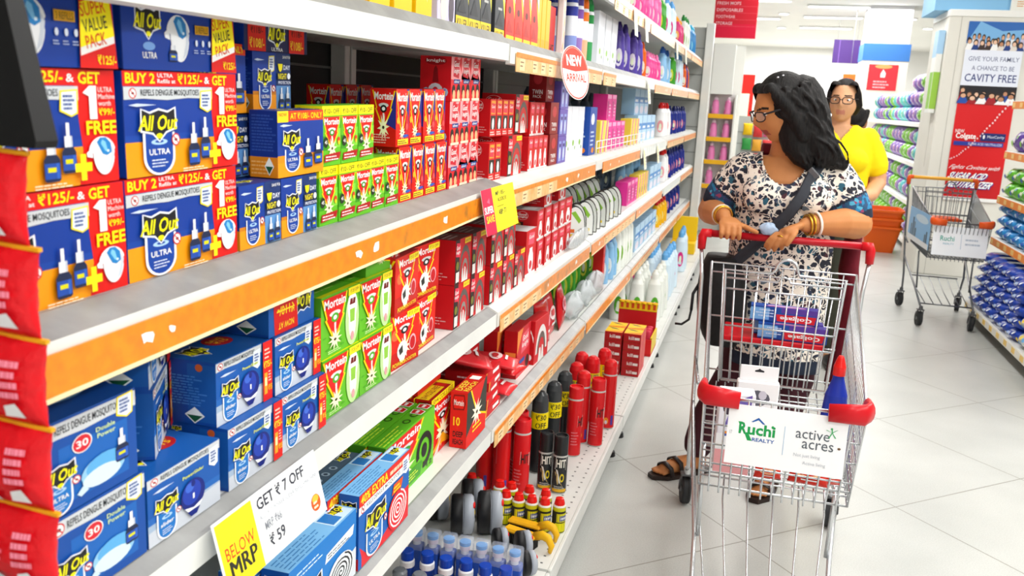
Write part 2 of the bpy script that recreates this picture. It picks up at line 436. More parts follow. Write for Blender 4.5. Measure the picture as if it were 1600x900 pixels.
def burst(a, cu, cv, r, asp, c='fdf7c8'):
    pts = []
    for i in range(20):
        k = r if i % 2 == 0 else r * .42
        pts.append((cu + k * math.cos(PI * i / 10 + .1), cv + k * asp * math.sin(PI * i / 10 + .1)))
    a.P(c, pts)
    a.E('3a3020', cu, cv, r * .2, r * asp * .13, 8)
def tri(a, u0, v0, u1, v1, text='Mortein', edge='ffd400', face=RED, ins='1b1b1b', leaf=None, asp=1.0, tskew=0):
    """red wedge pointing down with yellow lightning edges, name on top, insect burst at the tip"""
    s = a.sub(u0, v0, u1, v1)
    s.P(edge, [(-.06, 1), (.14, .55), (.08, .53), (.44, .04), (.56, .04), (.92, .53), (.86, .55), (1.06, 1)])
    s.P(face, [(.0, 1), (.19, .55), (.15, .53), (.47, .1), (.53, .1), (.85, .53), (.81, .55), (1.0, 1)])
    s.T('fdfdfd', text, .05, .76, .96, .96, 1.5)
    s.E('d8d8d8', .5, .62, .24, .06, 12); s.E(leaf or ins, .5, .53, .16, .1, 12); s.E('f3f3f3', .5, .53, .08, .05, 10)
    s.P('f7e9e2', [(.46, .42), (.54, .42), (.52, .1), (.48, .1)])
    burst(s, .5, .05, .3, (u1 - u0) / (v1 - v0) * asp)
def f_greenref(a):
    a.R(GRN, 0, 0, 1, 1); a.R('3f9a14', 0, .26, .3, .5); a.R('86d63a', .7, .3, 1, .62); a.R('fff000', 0, .84, 1, 1); a.T('1a1a10', '₹10/- OFF', .1, .87, .92, .96, .9)
    tri(a, .06, .26, .94, .82, leaf='2f8f1a', asp=.75); a.E('20301a', .17, .4, .13, .09, 12); a.T(WHITE, '45', .1, .37, .24, .43, 1); a.E('d93a1a', .86, .42, .08, .06, 8); a.E('f4d01a', .86, .38, .05, .04, 8)
    a.P('b01010', [(.06, .06), (.9, .1), (.96, .22), (.1, .19)]); a.lines('f6dede', .14, .09, .9, .19, 2, .45)
def s_greenref(a):
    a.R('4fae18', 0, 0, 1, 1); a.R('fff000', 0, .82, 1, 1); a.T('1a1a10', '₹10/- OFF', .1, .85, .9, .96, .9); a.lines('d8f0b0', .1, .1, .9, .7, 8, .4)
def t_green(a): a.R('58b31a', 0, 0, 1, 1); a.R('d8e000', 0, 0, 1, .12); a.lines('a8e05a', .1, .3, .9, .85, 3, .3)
def f_redref(a):
    a.R('e2170c', 0, 0, 1, 1); a.P('2b2a86', [(.82, 1), (.62, .55), (1, .1), (1, 1)])
    tri(a, .04, .2, .9, .97, asp=.5); a.P('c81424', [(.68, .2), (.98, .2), (.93, .5), (.82, .62), (.72, .5)]); a.E('f05050', .82, .34, .1, .06, 8); a.E('2a56b8', .7, .18, .2, .03, 10); a.E('ffb020', .12, .46, .1, .06, 10)
    a.R('ffd820', .1, .03, .92, .13); a.lines('6a2a10', .14, .05, .88, .12, 2, .5)
def s_redref(a):
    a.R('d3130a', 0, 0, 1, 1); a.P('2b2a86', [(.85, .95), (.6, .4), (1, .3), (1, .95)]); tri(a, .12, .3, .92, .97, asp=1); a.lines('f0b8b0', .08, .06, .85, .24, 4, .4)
def f_familyref(a):
    a.R('e4202a', 0, 0, 1, 1); a.P('f4a0a4', [(0, 1), (.3, 1), (1, .45), (1, .62), (.6, 1), (.9, 1), (0, .5)])
    b = a.sub(.2, .52, .8, .98); b.P('c8102a', [(0, .1), (.9, 0), (1, .9), (.1, 1)]); b.T(WHITE, 'Good', .12, .56, .9, .86, 1.2, .1); b.T(WHITE, 'knight', .1, .18, .92, .5, 1.2, .1)
    a.R('23448e', .25, .4, .85, .5); a.T(WHITE, 'silver', .3, .42, .78, .48, .8)
    a.E('1a1010', .25, .24, .16, .14, 10); a.E('f0b080', .28, .14, .13, .12, 10); a.E('1a1010', .72, .26, .17, .14, 10); a.E('f0b080', .7, .15, .14, .12, 10); a.R('f0d8c0', .1, 0, .9, .06)
def s_familyref(a):
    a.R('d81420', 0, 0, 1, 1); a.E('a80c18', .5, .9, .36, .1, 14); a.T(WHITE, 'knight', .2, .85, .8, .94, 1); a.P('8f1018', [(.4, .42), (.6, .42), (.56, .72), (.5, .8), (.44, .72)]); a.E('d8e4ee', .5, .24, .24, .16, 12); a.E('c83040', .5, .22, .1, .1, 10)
    a.E('9fc0dc', .2, .2, .12, .1, 8); a.E('9fc0dc', .8, .2, .12, .1, 8)
def f_slider(a, red=True):
    a.R('9fb4cc', 0, 0, 1, .45); a.R('1f63b4', 0, .32, 1, 1); a.R('0f55a8', 0, .42, 1, 1); a.P('c6ccd6', [(0, 0), (1, 0), (1, .3), (0, .22)])
    e = .82 if red else 1.0
    mosquito_strip(a, .85, .985, 0, e, asp=1.2); badge(a, e - .17, .62, e - .03, .93, 'e8f2fa')
    wings(a, .06, .74, .34, .78); drop(a, .1, .0, .36, .42, txt='slider', body='1870be'); shield(a, .08, .36, .38, .66); nomoz(a, .38, .32, .035, 1.2)
    a.T('e8f000', 'PowerSlider', .44, .7, .74, .75, .6)
    cu = .58
    a.E('0b1f78', cu, .4, .17, .24, 22); a.E('1a3aa8', cu - .02, .44, .13, .18, 20); a.E('3a64cc', cu - .05, .53, .06, .07, 14); a.E('0b1f78', cu, .57, .03, .05, 10)
    a.P('e8ecf6', [(cu - .13, .25), (cu - .08, .17), (cu + .08, .17), (cu + .13, .25), (cu, .2)]); a.P('0b1f78', [(cu - .09, .17), (cu + .09, .17), (cu + .04, .08), (cu - .04, .08)])
    a.R('f4f8ff', cu - .012, .34, cu + .012, .42)
    if red:
        a.R('e01a14', .82, 0, 1, 1); a.lines('ffd8c8', .85, .72, .97, .92, 3, .4); a.T('ffe020', '₹75/-', .83, .56, .99, .68, 1.3); a.R('f8a020', .84, .12, .9, .48); a.R('fff0b0', .85, .26, .89, .4); a.lines('ffd8c8', .92, .32, .98, .52, 4, .4); a.T('ffe020', '₹15', .915, .16, .99, .26, 1)
def f_slider_plain(a): f_slider(a, False)
def s_slider(a):
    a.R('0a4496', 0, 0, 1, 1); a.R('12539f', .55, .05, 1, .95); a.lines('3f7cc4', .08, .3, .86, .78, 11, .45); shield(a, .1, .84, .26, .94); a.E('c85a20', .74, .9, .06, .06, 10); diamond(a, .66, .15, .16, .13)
def t_slider(a):
    a.R('1456a4', 0, 0, 1, 1); shield(a, .12, .3, .4, .8); a.E('b01818', .68, .62, .18, .22, 16); a.T('f8c020', 'SAVE', .56, .62, .8, .72, .8); a.T('f8c020', '₹15', .58, .5, .78, .6, .8)
def f_slider_down(a):
    """the same pack lying head down"""
    b = Art(a.mb, lambda u, v, h: a.mp(1 - u, 1 - v, h), a.seg); b.n = a.n
    b.R('1a5cb0', 0, 0, 1, 1); shield(b, .08, .3, .4, .78); b.P('e01a14', [(.42, 0), (.92, 0), (.88, 1), (.38, 1)])
    b.T('ffe020', 'NOW AT', .47, .8, .8, .92, .9); b.T('ffe020', '₹110/-', .46, .5, .82, .68, 1); b.T('ffe020', '₹75/-', .44, .14, .84, .4, 1.3); b.R('ffe020', .46, .57, .84, .6)
def f_night(a):
    a.R('0d4a9e', 0, 0, 1, 1); a.R('1660b4', .2, .1, .9, .7); mosquito_strip(a, .8, .97, 0, 1, asp=1.2); badge(a, .78, .72, .97, .99)
    a.E(WHITE, .42, .66, .1, .1, 16); a.E('d02030', .42, .66, .09, .09, 16); a.T(WHITE, '30', .36, .62, .48, .7, 1.3)
    a.T('d8f0a0', 'Double', .56, .7, .76, .75, .7); a.T('d8f0a0', 'Power', .57, .63, .76, .68, .7)
    a.E('8fc4e8', .62, .28, .23, .16, 20); a.E('5aa8de', .64, .33, .2, .12, 18); a.E('cfe4f2', .6, .22, .2, .1, 18); a.P('c8e0f0', [(.4, .2), (.34, .14), (.38, .1), (.46, .14)])
    vial(a, .74, .26, .9, .62); drop(a, .04, .02, .3, .36, body='1870be'); shield(a, .02, .3, .34, .56); nomoz(a, .33, .32, .04, 1.1)
def t_night(a): a.R('0d4694', 0, 0, 1, 1); a.E('7ab4dc', .6, .5, .25, .16, 16); vial(a, .72, .4, .84, .8)
def f_greencombo(a):
    a.R('62b823', 0, 0, 1, 1)
    rd = random.Random(4)
    for i in range(16): a.E('4da31a', rd.uniform(.05, .6), rd.uniform(.05, .75), .05, .018, 8)
    a.E('bfe89a', .8, .45, .19, .45, 20); a.E('f5f7f0', .8, .66, .13, .26, 20); a.E('f5f7f0', .8, .38, .1, .26, 18); a.P('8ec63f', [(.73, .62), (.87, .62), (.86, .4), (.74, .4)])
    for k in (0, 1): a.P('701010', [(.72 + k * .08, .7), (.74 + k * .08, .8), (.8 + k * .08, .8), (.8 + k * .07, .7)])
    a.E('d8a0a0', .8, .16, .05, .08, 10); a.R('ffe61e', .68, .86, 1, .99); a.T('907010', '₹ 20 OFF', .74, .9, .96, .96, .8)
    tri(a, .02, .22, .62, .97, leaf='4aa81e', asp=1.0); a.lines('d8f0b0', .14, .06, .5, .12, 2, .4)
def s_green(a): a.R('4f9f1c', 0, 0, 1, 1); a.lines('33761a', .08, .15, .92, .9, 10, .5); a.R('f0f0e8', .3, .6, .6, .85)
def f_booster(a):
    a.R('df1e0c', 0, 0, 1, 1); a.R('c41208', 0, 0, 1, .3)
    a.E('e86a3a', .2, .62, .13, .1, 14)
    tri(a, .12, .3, .86, .97, asp=1.0); a.E('f6f2ea', .42, .3, .17, .17, 16); a.E('f6f2ea', .42, .18, .1, .1, 12); a.P('30302c', [(.3, .33), (.42, .4), (.44, .26), (.34, .22)])
    a.E('e8a8b0', .76, .36, .12, .15, 14); a.E('c01018', .76, .35, .09, .12, 12)
    a.T('f4e020', 'POWER', .1, .04, .46, .12, 1.2); a.T('f4e020', 'BOOSTER', .47, .045, .9, .11, .8)
    a.R('ffe61e', .55, .86, .98, .97); a.T('907010', '₹15 OFF', .6, .89, .94, .95, .8)
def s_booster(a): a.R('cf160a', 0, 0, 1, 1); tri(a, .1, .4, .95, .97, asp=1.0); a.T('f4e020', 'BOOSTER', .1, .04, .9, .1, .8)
def f_coil_machine(a):
    a.R('cc141c', 0, 0, 1, 1); a.R('2a1814', .0, 0, .26, 1); a.ring('5c5450', .62, .1, .4, .72, .2, 0, 180); a.ring('c02028', .62, .1, .3, .56, .2, 0, 180); a.ring('8a827c', .62, .1, .22, .42, .25, 0, 180)
    a.P('e8e4e0', [(.42, 0), (.46, .3), (.5, .32), (.54, .05), (.6, .34), (.66, .3), (.68, .02), (.76, .28), (.82, 0)])
    b = a.sub(.02, .6, .3, .94); b.P('d8304a', [(0, .1), (.9, 0), (1, .9), (.1, 1)]); b.T(WHITE, 'Good', .1, .52, .9, .8, 1); b.T(WHITE, 'knight', .06, .2, .94, .46, 1)
    a.E('7a7a30', .13, .42, .09, .1, 12); a.R('e8e4e0', .04, .05, .24, .28); a.R('ffd91e', .56, .86, .96, .98); a.T('806010', 'SAVE ₹10', .6, .89, .92, .95, .7)
def s_coil_machine(a):
    a.R('c8121a', 0, 0, 1, 1); b = a.sub(.1, .66, .6, .95); b.ring('e8b0b0', .5, .5, .5, .5, .08, n=20); b.T(WHITE, 'Good', .16, .5, .84, .78, .9); b.T(WHITE, 'knight', .1, .2, .9, .46, .9)
    a.R('3a1410', .06, .4, .4, .6); a.E('b08a30', .2, .5, .1, .09, 12); a.lines('e0a0a0', .08, .1, .9, .3, 3, .35)
def f_coil_blue(a):
    a.R('1560b4', 0, 0, 1, 1); a.P('dc2430', [(.02, .3), (.06, .14), (.06, 0), (1, 0), (1, .48), (.8, .46), (.56, .16), (.3, .05), (.14, .14)])
    a.R('f4f6fa', 0, .73, 1, .84); a.T('28303c', 'KILLS DENGUE MOSQUITOES', .14, .755, .8, .82, .5); nomoz(a, .07, .785, .035, 1.7); a.R('dc2414', 0, .84, 1, 1); a.T('ffe61e', '40% EXTRA', .03, .86, .54, .98, 1.6); a.lines('ffd0b0', .58, .88, .95, .97, 1, .6)
    badge(a, .84, .7, .98, .95, 'e8f2fa'); a.P('e0521a', [(.62, .56), (.82, .56), (.86, .7), (.66, .7)]); a.lines('ffe61e', .66, .58, .82, .68, 2, .5)
    drop(a, .13, .02, .44, .4, body='1870be'); shield(a, .12, .34, .5, .68); nomoz(a, .49, .38, .03, 1.7)
    a.E('dc2430', .74, .3, .2, .27, 24); a.spiral('f4f4f4', .74, .3, .2, .27)
def f_coil_ltblue(a):
    a.R('1a78c8', 0, 0, 1, 1); a.R('d6dce4', 0, 0, 1, .1); a.P('d6dce4', [(.45, 0), (1, 0), (1, .42), (.8, .36)]); a.lines('d8f0ff', .1, .8, .5, .92, 2, .3); a.P('eaf0f6', [(.5, .62), (.94, .66), (.96, .8), (.52, .74)]); a.lines('405060', .54, .66, .92, .74, 2, .4)
    drop(a, .05, .0, .4, .34, body='1870be'); shield(a, .04, .28, .46, .62); a.E('e6eaee', .74, .28, .21, .27, 24); a.spiral('1e2228', .74, .28, .2, .26)
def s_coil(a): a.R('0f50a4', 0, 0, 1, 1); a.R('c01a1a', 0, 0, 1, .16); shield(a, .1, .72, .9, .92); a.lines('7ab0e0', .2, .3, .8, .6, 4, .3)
def t_coil(a):
    a.R('7db8e6', 0, 0, 1, 1); a.lines('3478b8', .04, .1, .62, .9, 5, .3, 3); b = a.sub(.68, .08, .98, .95); b.R('cfe6f6', 0, 0, 1, 1); b.R('2a78c0', .05, .1, .5, .9); shield(b, .5, .25, 1, .9)
def t_coil_dark(a):
    a.R('4f6478', 0, 0, 1, 1)
    for i in range(5): a.E('a8bccc', .12 + i * .13, .4, .035, .22, 12); a.E('33485c', .12 + i * .13, .4, .02, .12, 8)
    shield(a, .78, .2, .98, .85)
def f_coil_green(a):
    a.R('64bc22', 0, 0, 1, 1); a.R('7ecc38', 0, 0, .5, .3); tri(a, .02, .34, .72, .97, leaf='2f8f1a', asp=1.3); a.ring('161616', .78, .4, .17, .3, .34, -100, 200, 26); a.E('161616', .78, .4, .06, .12, 12)
    a.P('3a9418', [(.3, .05), (.7, .05), (.74, .26), (.34, .3)]); a.lines('e0f040', .35, .1, .68, .24, 3, .35); a.T('2a5a10', '12', .84, .06, .96, .14, 1)
    a.E('f8e020', .04, .9, .05, .05, 10)
def t_coil_green(a):
    a.R('58b31e', 0, 0, 1, 1); a.lines('c6e83a', .02, .15, .5, .85, 3, .35, 5)
    for x in (.56, .72): a.E('245a10', x, .5, .05, .24, 12); a.E('58b31e', x, .5, .03, .14, 10)
    for x in (.8, .94):
        a.P('f6f6f6', [(x - .06, .15), (x + .03, .1), (x + .06, .5), (x + .03, .9), (x - .06, .85)]); a.P('cc1a14', [(x - .05, .2), (x + .025, .15), (x + .05, .5), (x + .025, .85), (x - .05, .8)]); a.R(WHITE, x - .035, .42, x + .03, .6)
def f_coil_red(a):
    a.R('e01a10', 0, 0, 1, 1); a.R('ffe61e', 0, .88, 1, 1); a.T('8a3010', '10+4 COILS FREE', .06, .9, .94, .98, .8); tri(a, .06, .3, .9, .87, asp=.8); burst(a, .5, .3, .3, .8, 'fff2d0'); a.P('f8a818', [(0, .05), (.5, .3), (.94, .02), (.5, .12)]); a.P('f4c8c0', [(.1, 0), (.45, .24), (.3, 0)])
def t_coil_red(a):
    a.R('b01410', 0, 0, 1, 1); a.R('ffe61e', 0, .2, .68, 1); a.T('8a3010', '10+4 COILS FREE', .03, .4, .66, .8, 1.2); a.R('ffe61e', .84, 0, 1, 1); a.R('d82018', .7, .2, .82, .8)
def f_deep(a):
    a.R('30342c', 0, 0, 1, 1); a.P('e01a10', [(0, .2), (.5, .5), (1, .28), (1, 0), (0, 0)]); a.P('d81a10', [(.2, 1), (.9, 1), (.5, .52)]); a.P('ffd400', [(.14, 1), (.2, 1), (.52, .5), (1, .32), (1, .28), (.48, .48)]); burst(a, .5, .5, .28, .9, 'fff6dc'); a.lines('f8e020', .3, .18, .8, .34, 2, .4)
def s_deep(a):
    a.R('d81a12', 0, 0, 1, 1); b = a.sub(.1, .68, .9, .97); b.P('8a0c0c', [(.1, 0), (.9, .05), (1, .5), (.9, 1), (.1, .95), (0, .5)]); b.P('e02018', [(.16, .1), (.84, .14), (.92, .5), (.84, .9), (.16, .86), (.08, .5)]); b.T(WHITE, 'Mortein', .14, .3, .86, .66, 1.2)
    a.T('ffd81e', '10', .2, .4, .6, .56, 1.8); a.T('141414', 'DEEP', .2, .2, .8, .3, 1.4); a.T('141414', 'REACH', .2, .06, .8, .16, 1.4)
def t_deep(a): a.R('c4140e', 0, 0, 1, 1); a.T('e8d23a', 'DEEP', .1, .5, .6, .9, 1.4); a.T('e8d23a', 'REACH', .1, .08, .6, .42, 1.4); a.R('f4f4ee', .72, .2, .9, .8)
def f_smallred(a):
    a.R('d4161a', 0, 0, 1, 1); a.R('f0a030', .15, .6, .85, .96); b = a.sub(.15, .62, .85, .9); b.P('d8304a', [(0, .1), (.9, 0), (1, .9), (.1, 1)]); b.T(WHITE, 'Good', .1, .5, .9, .8, 1); a.R('2a2420', .1, .2, .9, .56); a.E('e8e8e8', .5, .34, .2, .16, 10); a.lines('f0e0d8', .1, .04, .9, .16, 2, .5)
def f_whitered(a):
    a.R('d0141c', 0, 0, 1, 1); b = a.sub(.2, .66, .82, .94); b.P('f0506a', [(0, .1), (.9, 0), (1, .9), (.1, 1)]); b.T(WHITE, 'Good', .1, .5, .9, .8, 1); a.E('f4f4f6', .5, .3, .26, .28, 12); a.R('f4f4f6', .36, .44, .64, .6); a.E('c8202a', .5, .22, .14, .1, 10); a.R('f0e8e8', 0, 0, 1, .06)
def f_twinpack(a): a.R('8a0d14', 0, 0, 1, 1); a.T(WHITE, 'TWIN', .2, .22, .8, .36, 1.2); a.T(WHITE, 'PACK', .26, .1, .74, .19, .8); a.E('c03038', .5, .7, .26, .18, 14)
def f_purple(a):
    a.R('6a58b0', 0, 0, 1, 1)
    for x in (.25, .7): a.R('8fa0dc', x - .14, .08, x + .14, .82); a.E('c9d2f4', x, .36, .1, .2, 10); a.R('40307c', x - .1, .6, x + .1, .72)
def f_pinkbox(a): a.R('e8359a', 0, 0, 1, 1); a.R('f6a0cc', .1, .84, .9, .98); a.R('b81a78', .1, .1, .4, .75); a.lines('f8c8e4', .45, .2, .9, .7, 4, .4)
def f_yellowkill(a):
    a.R('f4c60a', 0, 0, 1, 1); a.R('2a1a48', .3, .6, .56, .86); a.P('fff4a0', [(.6, .3), (.95, .8), (1, .7), (.7, .2)]); a.T('2a2410', 'ALL OUT', .1, .44, .9, .54, 1); a.T('2a2410', 'KILLER', .2, .3, .8, .4, 1)
def f_lilac(a): a.R('cfc8e4', 0, 0, 1, 1); a.T('40384c', 'SPRAY', .4, .7, .9, .8, 1); a.lines('5a5266', .36, .52, .92, .62, 1, .5); a.E('30282c', .3, .34, .16, .2, 12); a.E('e8d8cc', .34, .2, .18, .16, 12); a.E('584c58', .78, .22, .15, .2, 12)
def f_blackspray(a): a.R('3a3c40', 0, 0, 1, 1); a.P('e8e038', [(.1, 1), (.3, 1), (1, .3), (1, .5)]); a.P('f0f0ea', [(.3, 1), (.5, 1), (1, .55), (1, .5)]); a.R('f0ce10', 0, 0, 1, .16); a.T('3a2c10', 'KILLER', .1, .03, .9, .13, 1); a.lines('c8c8c4', .3, .4, .8, .46, 1, .5); a.P('24262a', [(.1, .2), (.8, .2), (.5, .4)])
def f_redspray(a): a.R('e63a2c', 0, 0, 1, 1); a.P('f6d038', [(0, 1), (.3, 1), (1, .35), (1, .55)]); a.P('f8f0e6', [(.3, 1), (.9, 1), (1, .8), (1, .55)]); a.R('f0ce10', .1, 0, 1, .12); a.E('6a2018', .4, .45, .16, .05, 10); a.P('c02820', [(.1, .16), (.8, .16), (.4, .34)])
def f_white_leaf(a): a.R('eceef6', 0, 0, 1, 1); a.E('8abf3a', .4, .3, .14, .06, 10); a.E('6a9a28', .7, .2, .07, .04, 8)
def f_blueclean(a): a.R('1a4aa4', 0, 0, 1, 1); a.E('e8f0fa', .4, .75, .25, .12, 14); a.lines('cfe0f6', .2, .2, .8, .55, 4, .4); a.E('f08a20', .6, .1, .2, .06, 10)
def f_gray_pack(a): a.R('d8dcd8', 0, 0, 1, 1); a.lines('5a6a5a', .2, .5, .8, .8, 3, .4)
# ------------------------------------------------------------------ the setting
def floor_mat():
    m = bpy.data.materials.new('floor_tiles'); m.use_nodes = True; nt = m.node_tree; b = nt.nodes['Principled BSDF']
    N = nt.nodes.new; L = nt.links.new
    tc = N('ShaderNodeTexCoord'); mp = N('ShaderNodeMapping'); mp.inputs['Rotation'].default_value = (0, 0, math.radians(-42))
    a = math.radians(-42); T = 0.74
    ox, oy = -0.417, 3.48
    mp.inputs['Scale'].default_value = (1 / T, 1 / T, 1)
    rx = (ox * math.cos(a) - oy * math.sin(a)) / T; ry = (ox * math.sin(a) + oy * math.cos(a)) / T
    mp.inputs['Location'].default_value = (-rx, -ry, 0)
    # mapping node: scale, rotate, translate
    L(tc.outputs['Object'], mp.inputs['Vector'])
    sp = N('ShaderNodeSeparateXYZ'); L(mp.outputs['Vector'], sp.inputs[0])
    outs = []
    for k in (0, 1):
        r = N('ShaderNodeMath'); r.operation = 'ROUND'; L(sp.outputs[k], r.inputs[0])
        s = N('ShaderNodeMath'); s.operation = 'SUBTRACT'; L(sp.outputs[k], s.inputs[0]); L(r.outputs[0], s.inputs[1])
        ab = N('ShaderNodeMath'); ab.operation = 'ABSOLUTE'; L(s.outputs[0], ab.inputs[0]); outs.append(ab)
    mn = N('ShaderNodeMath'); mn.operation = 'MINIMUM'; L(outs[0].outputs[0], mn.inputs[0]); L(outs[1].outputs[0], mn.inputs[1])
    lt = N('ShaderNodeMath'); lt.operation = 'LESS_THAN'; lt.inputs[1].default_value = 0.0032; L(mn.outputs[0], lt.inputs[0])
    n = N('ShaderNodeTexNoise'); n.inputs['Scale'].default_value = 220; n.inputs['Detail'].default_value = 3; L(tc.outputs['Object'], n.inputs['Vector'])
    n2 = N('ShaderNodeTexNoise'); n2.inputs['Scale'].default_value = 2.2; n2.inputs['Detail'].default_value = 6; L(tc.outputs['Object'], n2.inputs['Vector'])
    mixn = N('ShaderNodeMath'); mixn.operation = 'ADD'; L(n.outputs['Fac'], mixn.inputs[0]); L(n2.outputs['Fac'], mixn.inputs[1])
    cr = N('ShaderNodeValToRGB'); cr.color_ramp.elements[0].position = .7; cr.color_ramp.elements[1].position = 1.3
    cr.color_ramp.elements[0].position = 0.35; cr.color_ramp.elements[1].position = 0.65
    hf = N('ShaderNodeMath'); hf.operation = 'MULTIPLY'; hf.inputs[1].default_value = .5; L(mixn.outputs[0], hf.inputs[0])
    cr.color_ramp.elements[0].color = lin('b1b3af'); cr.color_ramp.elements[1].color = lin('c8c9c5'); L(hf.outputs[0], cr.inputs['Fac'])
    mx = N('ShaderNodeMixRGB'); mx.inputs[2].default_value = lin('8a8880'); L(lt.outputs[0], mx.inputs[0]); L(cr.outputs['Color'], mx.inputs[1])
    L(mx.outputs[0], b.inputs['Base Color']); b.inputs['Roughness'].default_value = .32
    return m

mb = MB(); mb.box((-6, -2.5, -0.05), (9, 27, 0), floor_mat()); struct(mb.build('floor'))
ceil_m = mat('f3f1ea', .8, var=.04, vscale=.7, name='ceiling_board')
mb = MB(); mb.box((-6, -2.5, CEIL), (9, 27, CEIL + .1), ceil_m); struct(mb.build('ceiling'))
wall_m = mat('efeeea', .7, var=.03, vscale=1.5, name='painted_wall')
for nm, lo, hi in (('wall_back', (-6, 26.8, 0), (9, 27, CEIL)), ('wall_left', (-6.1, -2.5, 0), (-6, 27, CEIL)), ('wall_right', (9, -2.5, 0), (9.1, 27, CEIL)), ('wall_front', (-6, -2.6, 0), (9, -2.5, CEIL))):
    mb = MB(); mb.box(lo, hi, wall_m); struct(mb.build(nm))

# ceiling lamps one sees: recessed strips and downlights
lamp_m = mat('ffffff', .5, emit=3.0, name='lamp_glow')
def ceiling_strip(x, y, w, l, label, group):
    e = MB(); e.box((x - w / 2 - .03, y - l / 2 - .03, CEIL - .03), (x + w / 2 + .03, y + l / 2 + .03, CEIL - .001), 'e8e8e4', .004)
    o = tag(e.build('ceiling_light'), label, 'ceiling light', group)
    d = MB(); d.box((x - w / 2, y - l / 2, CEIL - .036), (x + w / 2, y + l / 2, CEIL - .03), lamp_m); kid(d.build('diffuser'), o)
for i, y in enumerate((13.2, 14.6, 16.2, 18.0, 20.2)):
    ceiling_strip(1.0, y, 1.0, .18, 'long recessed ceiling light over the far aisle, %s from the back wall' % ORD[4 - i], 'recessed strips over the far aisle')
for i, y in enumerate((15.5, 18.5)):
    ceiling_strip(-.25, y, .6, .2, 'recessed ceiling light behind the red hanging sign, the %s one' % ('nearer', 'farther')[i], 'recessed strips behind the sign')
for i, y in enumerate((11.3, 12.5, 14.0, 15.6, 17.6, 20.5)):
    e = MB(); e.lathe([(.09, -.02), (.11, 0)], 'e6e6e2', 16, (.12, y, CEIL - .002)); o = tag(e.build('downlight'), 'small round ceiling downlight above the walking aisle, %s from the back' % ORD[5 - i], 'downlight', 'row of round downlights')
    d = MB(); d.lathe([(.085, -.006), (.08, 0)], lamp_m, 16, (.12, y, CEIL - .024)); kid(d.build('diffuser'), o)
for i, (x, y) in enumerate(((2.35, 18.0), (2.9, 19.8))):
    e = MB(); e.lathe([(.09, -.02), (.11, 0)], 'e6e6e2', 16, (x, y, CEIL - .002)); o = tag(e.build('downlight'), 'round ceiling downlight right of the square pillar, the %s one' % ('lower', 'upper')[1 - i], 'downlight', 'downlights by the pillar')
    d = MB(); d.lathe([(.085, -.006), (.08, 0)], lamp_m, 16, (x, y, CEIL - .024)); kid(d.build('diffuser'), o)

# ------------------------------------------------------------------ gondola shelving along the left
XB = -1.14                       # back panel
XF = -0.65                       # shelf front edge
metal_w = mat('e2e3df', .35, var=.05, vscale=9, name='white_enamel')
metal_g = mat('969796', .4, var=.2, vscale=14, name='scuffed_grey_strip')
panel_g = mat('8a8c8b', .6, var=.06, vscale=6, name='grey_back_panel')
panel_shaded = mat('2b2c2d', .6, var=.06, vscale=6, name='shade_darkened_back_panel')  # near bays: the shade inside the shelves is put into the panel colour
def grimy(hexc, spot, name, lo=.6, hi=.68, sc=16):
    m = bpy.data.materials.new(name); m.use_nodes = True; nt = m.node_tree; b = nt.nodes['Principled BSDF']; N = nt.nodes.new; L = nt.links.new
    tc = N('ShaderNodeTexCoord'); n = N('ShaderNodeTexNoise'); n.inputs['Scale'].default_value = sc; n.inputs['Detail'].default_value = 6; L(tc.outputs['Object'], n.inputs['Vector'])
    r = N('ShaderNodeValToRGB'); r.color_ramp.elements[0].position = lo; r.color_ramp.elements[1].position = hi
    r.color_ramp.elements[0].color = lin(hexc); r.color_ramp.elements[1].color = lin(spot); L(n.outputs['Fac'], r.inputs['Fac'])
    n2 = N('ShaderNodeTexNoise'); n2.inputs['Scale'].default_value = 45; n2.inputs['Detail'].default_value = 5; L(tc.outputs['Object'], n2.inputs['Vector'])
    r2 = N('ShaderNodeValToRGB'); r2.color_ramp.elements[0].position = .3; r2.color_ramp.elements[1].position = .62
    r2.color_ramp.elements[0].color = (.62, .6, .58, 1); r2.color_ramp.elements[1].color = (1, 1, 1, 1); L(n2.outputs['Fac'], r2.inputs['Fac'])
    mx = N('ShaderNodeMixRGB'); mx.blend_type = 'MULTIPLY'; mx.inputs[0].default_value = .6; L(r.outputs['Color'], mx.inputs[1]); L(r2.outputs['Color'], mx.inputs[2])
    L(mx.outputs[0], b.inputs['Base Color']); b.inputs['Roughness'].default_value = .3
    return m
orange_m = grimy('f28c00', 'c07a28', 'orange_label_strip', .62, .72)
pale_or_m = grimy('f7c583', 'e9a85a', 'faded_label_strip', .5, .7, 20)
paper_m = mat('f2f0e6', .6, var=.05, vscale=25)

BAYS = [(0.62, 2.26), (2.27, 3.62), (3.63, 4.98), (4.99, 6.34), (6.35, 7.70), (7.71, 9.05)]
LV = {'C': 0.545, 'B': 0.885, 'A': 1.225, 'T': 1.59, 'U': 1.90}
def tilt(level, bay):
    """bay one was hung a little out of level"""
    if bay == 0 and level == 'A': return 1.207, 0.0185
    if bay == 0 and level == 'T': return 1.580, 0.010
    return LV[level], 0.0
def sz(level, y):
    bay = 0 if y < 2.265 else 1
    z, s = tilt(level, bay)
    return z + s * (y - .65) if bay == 0 else z

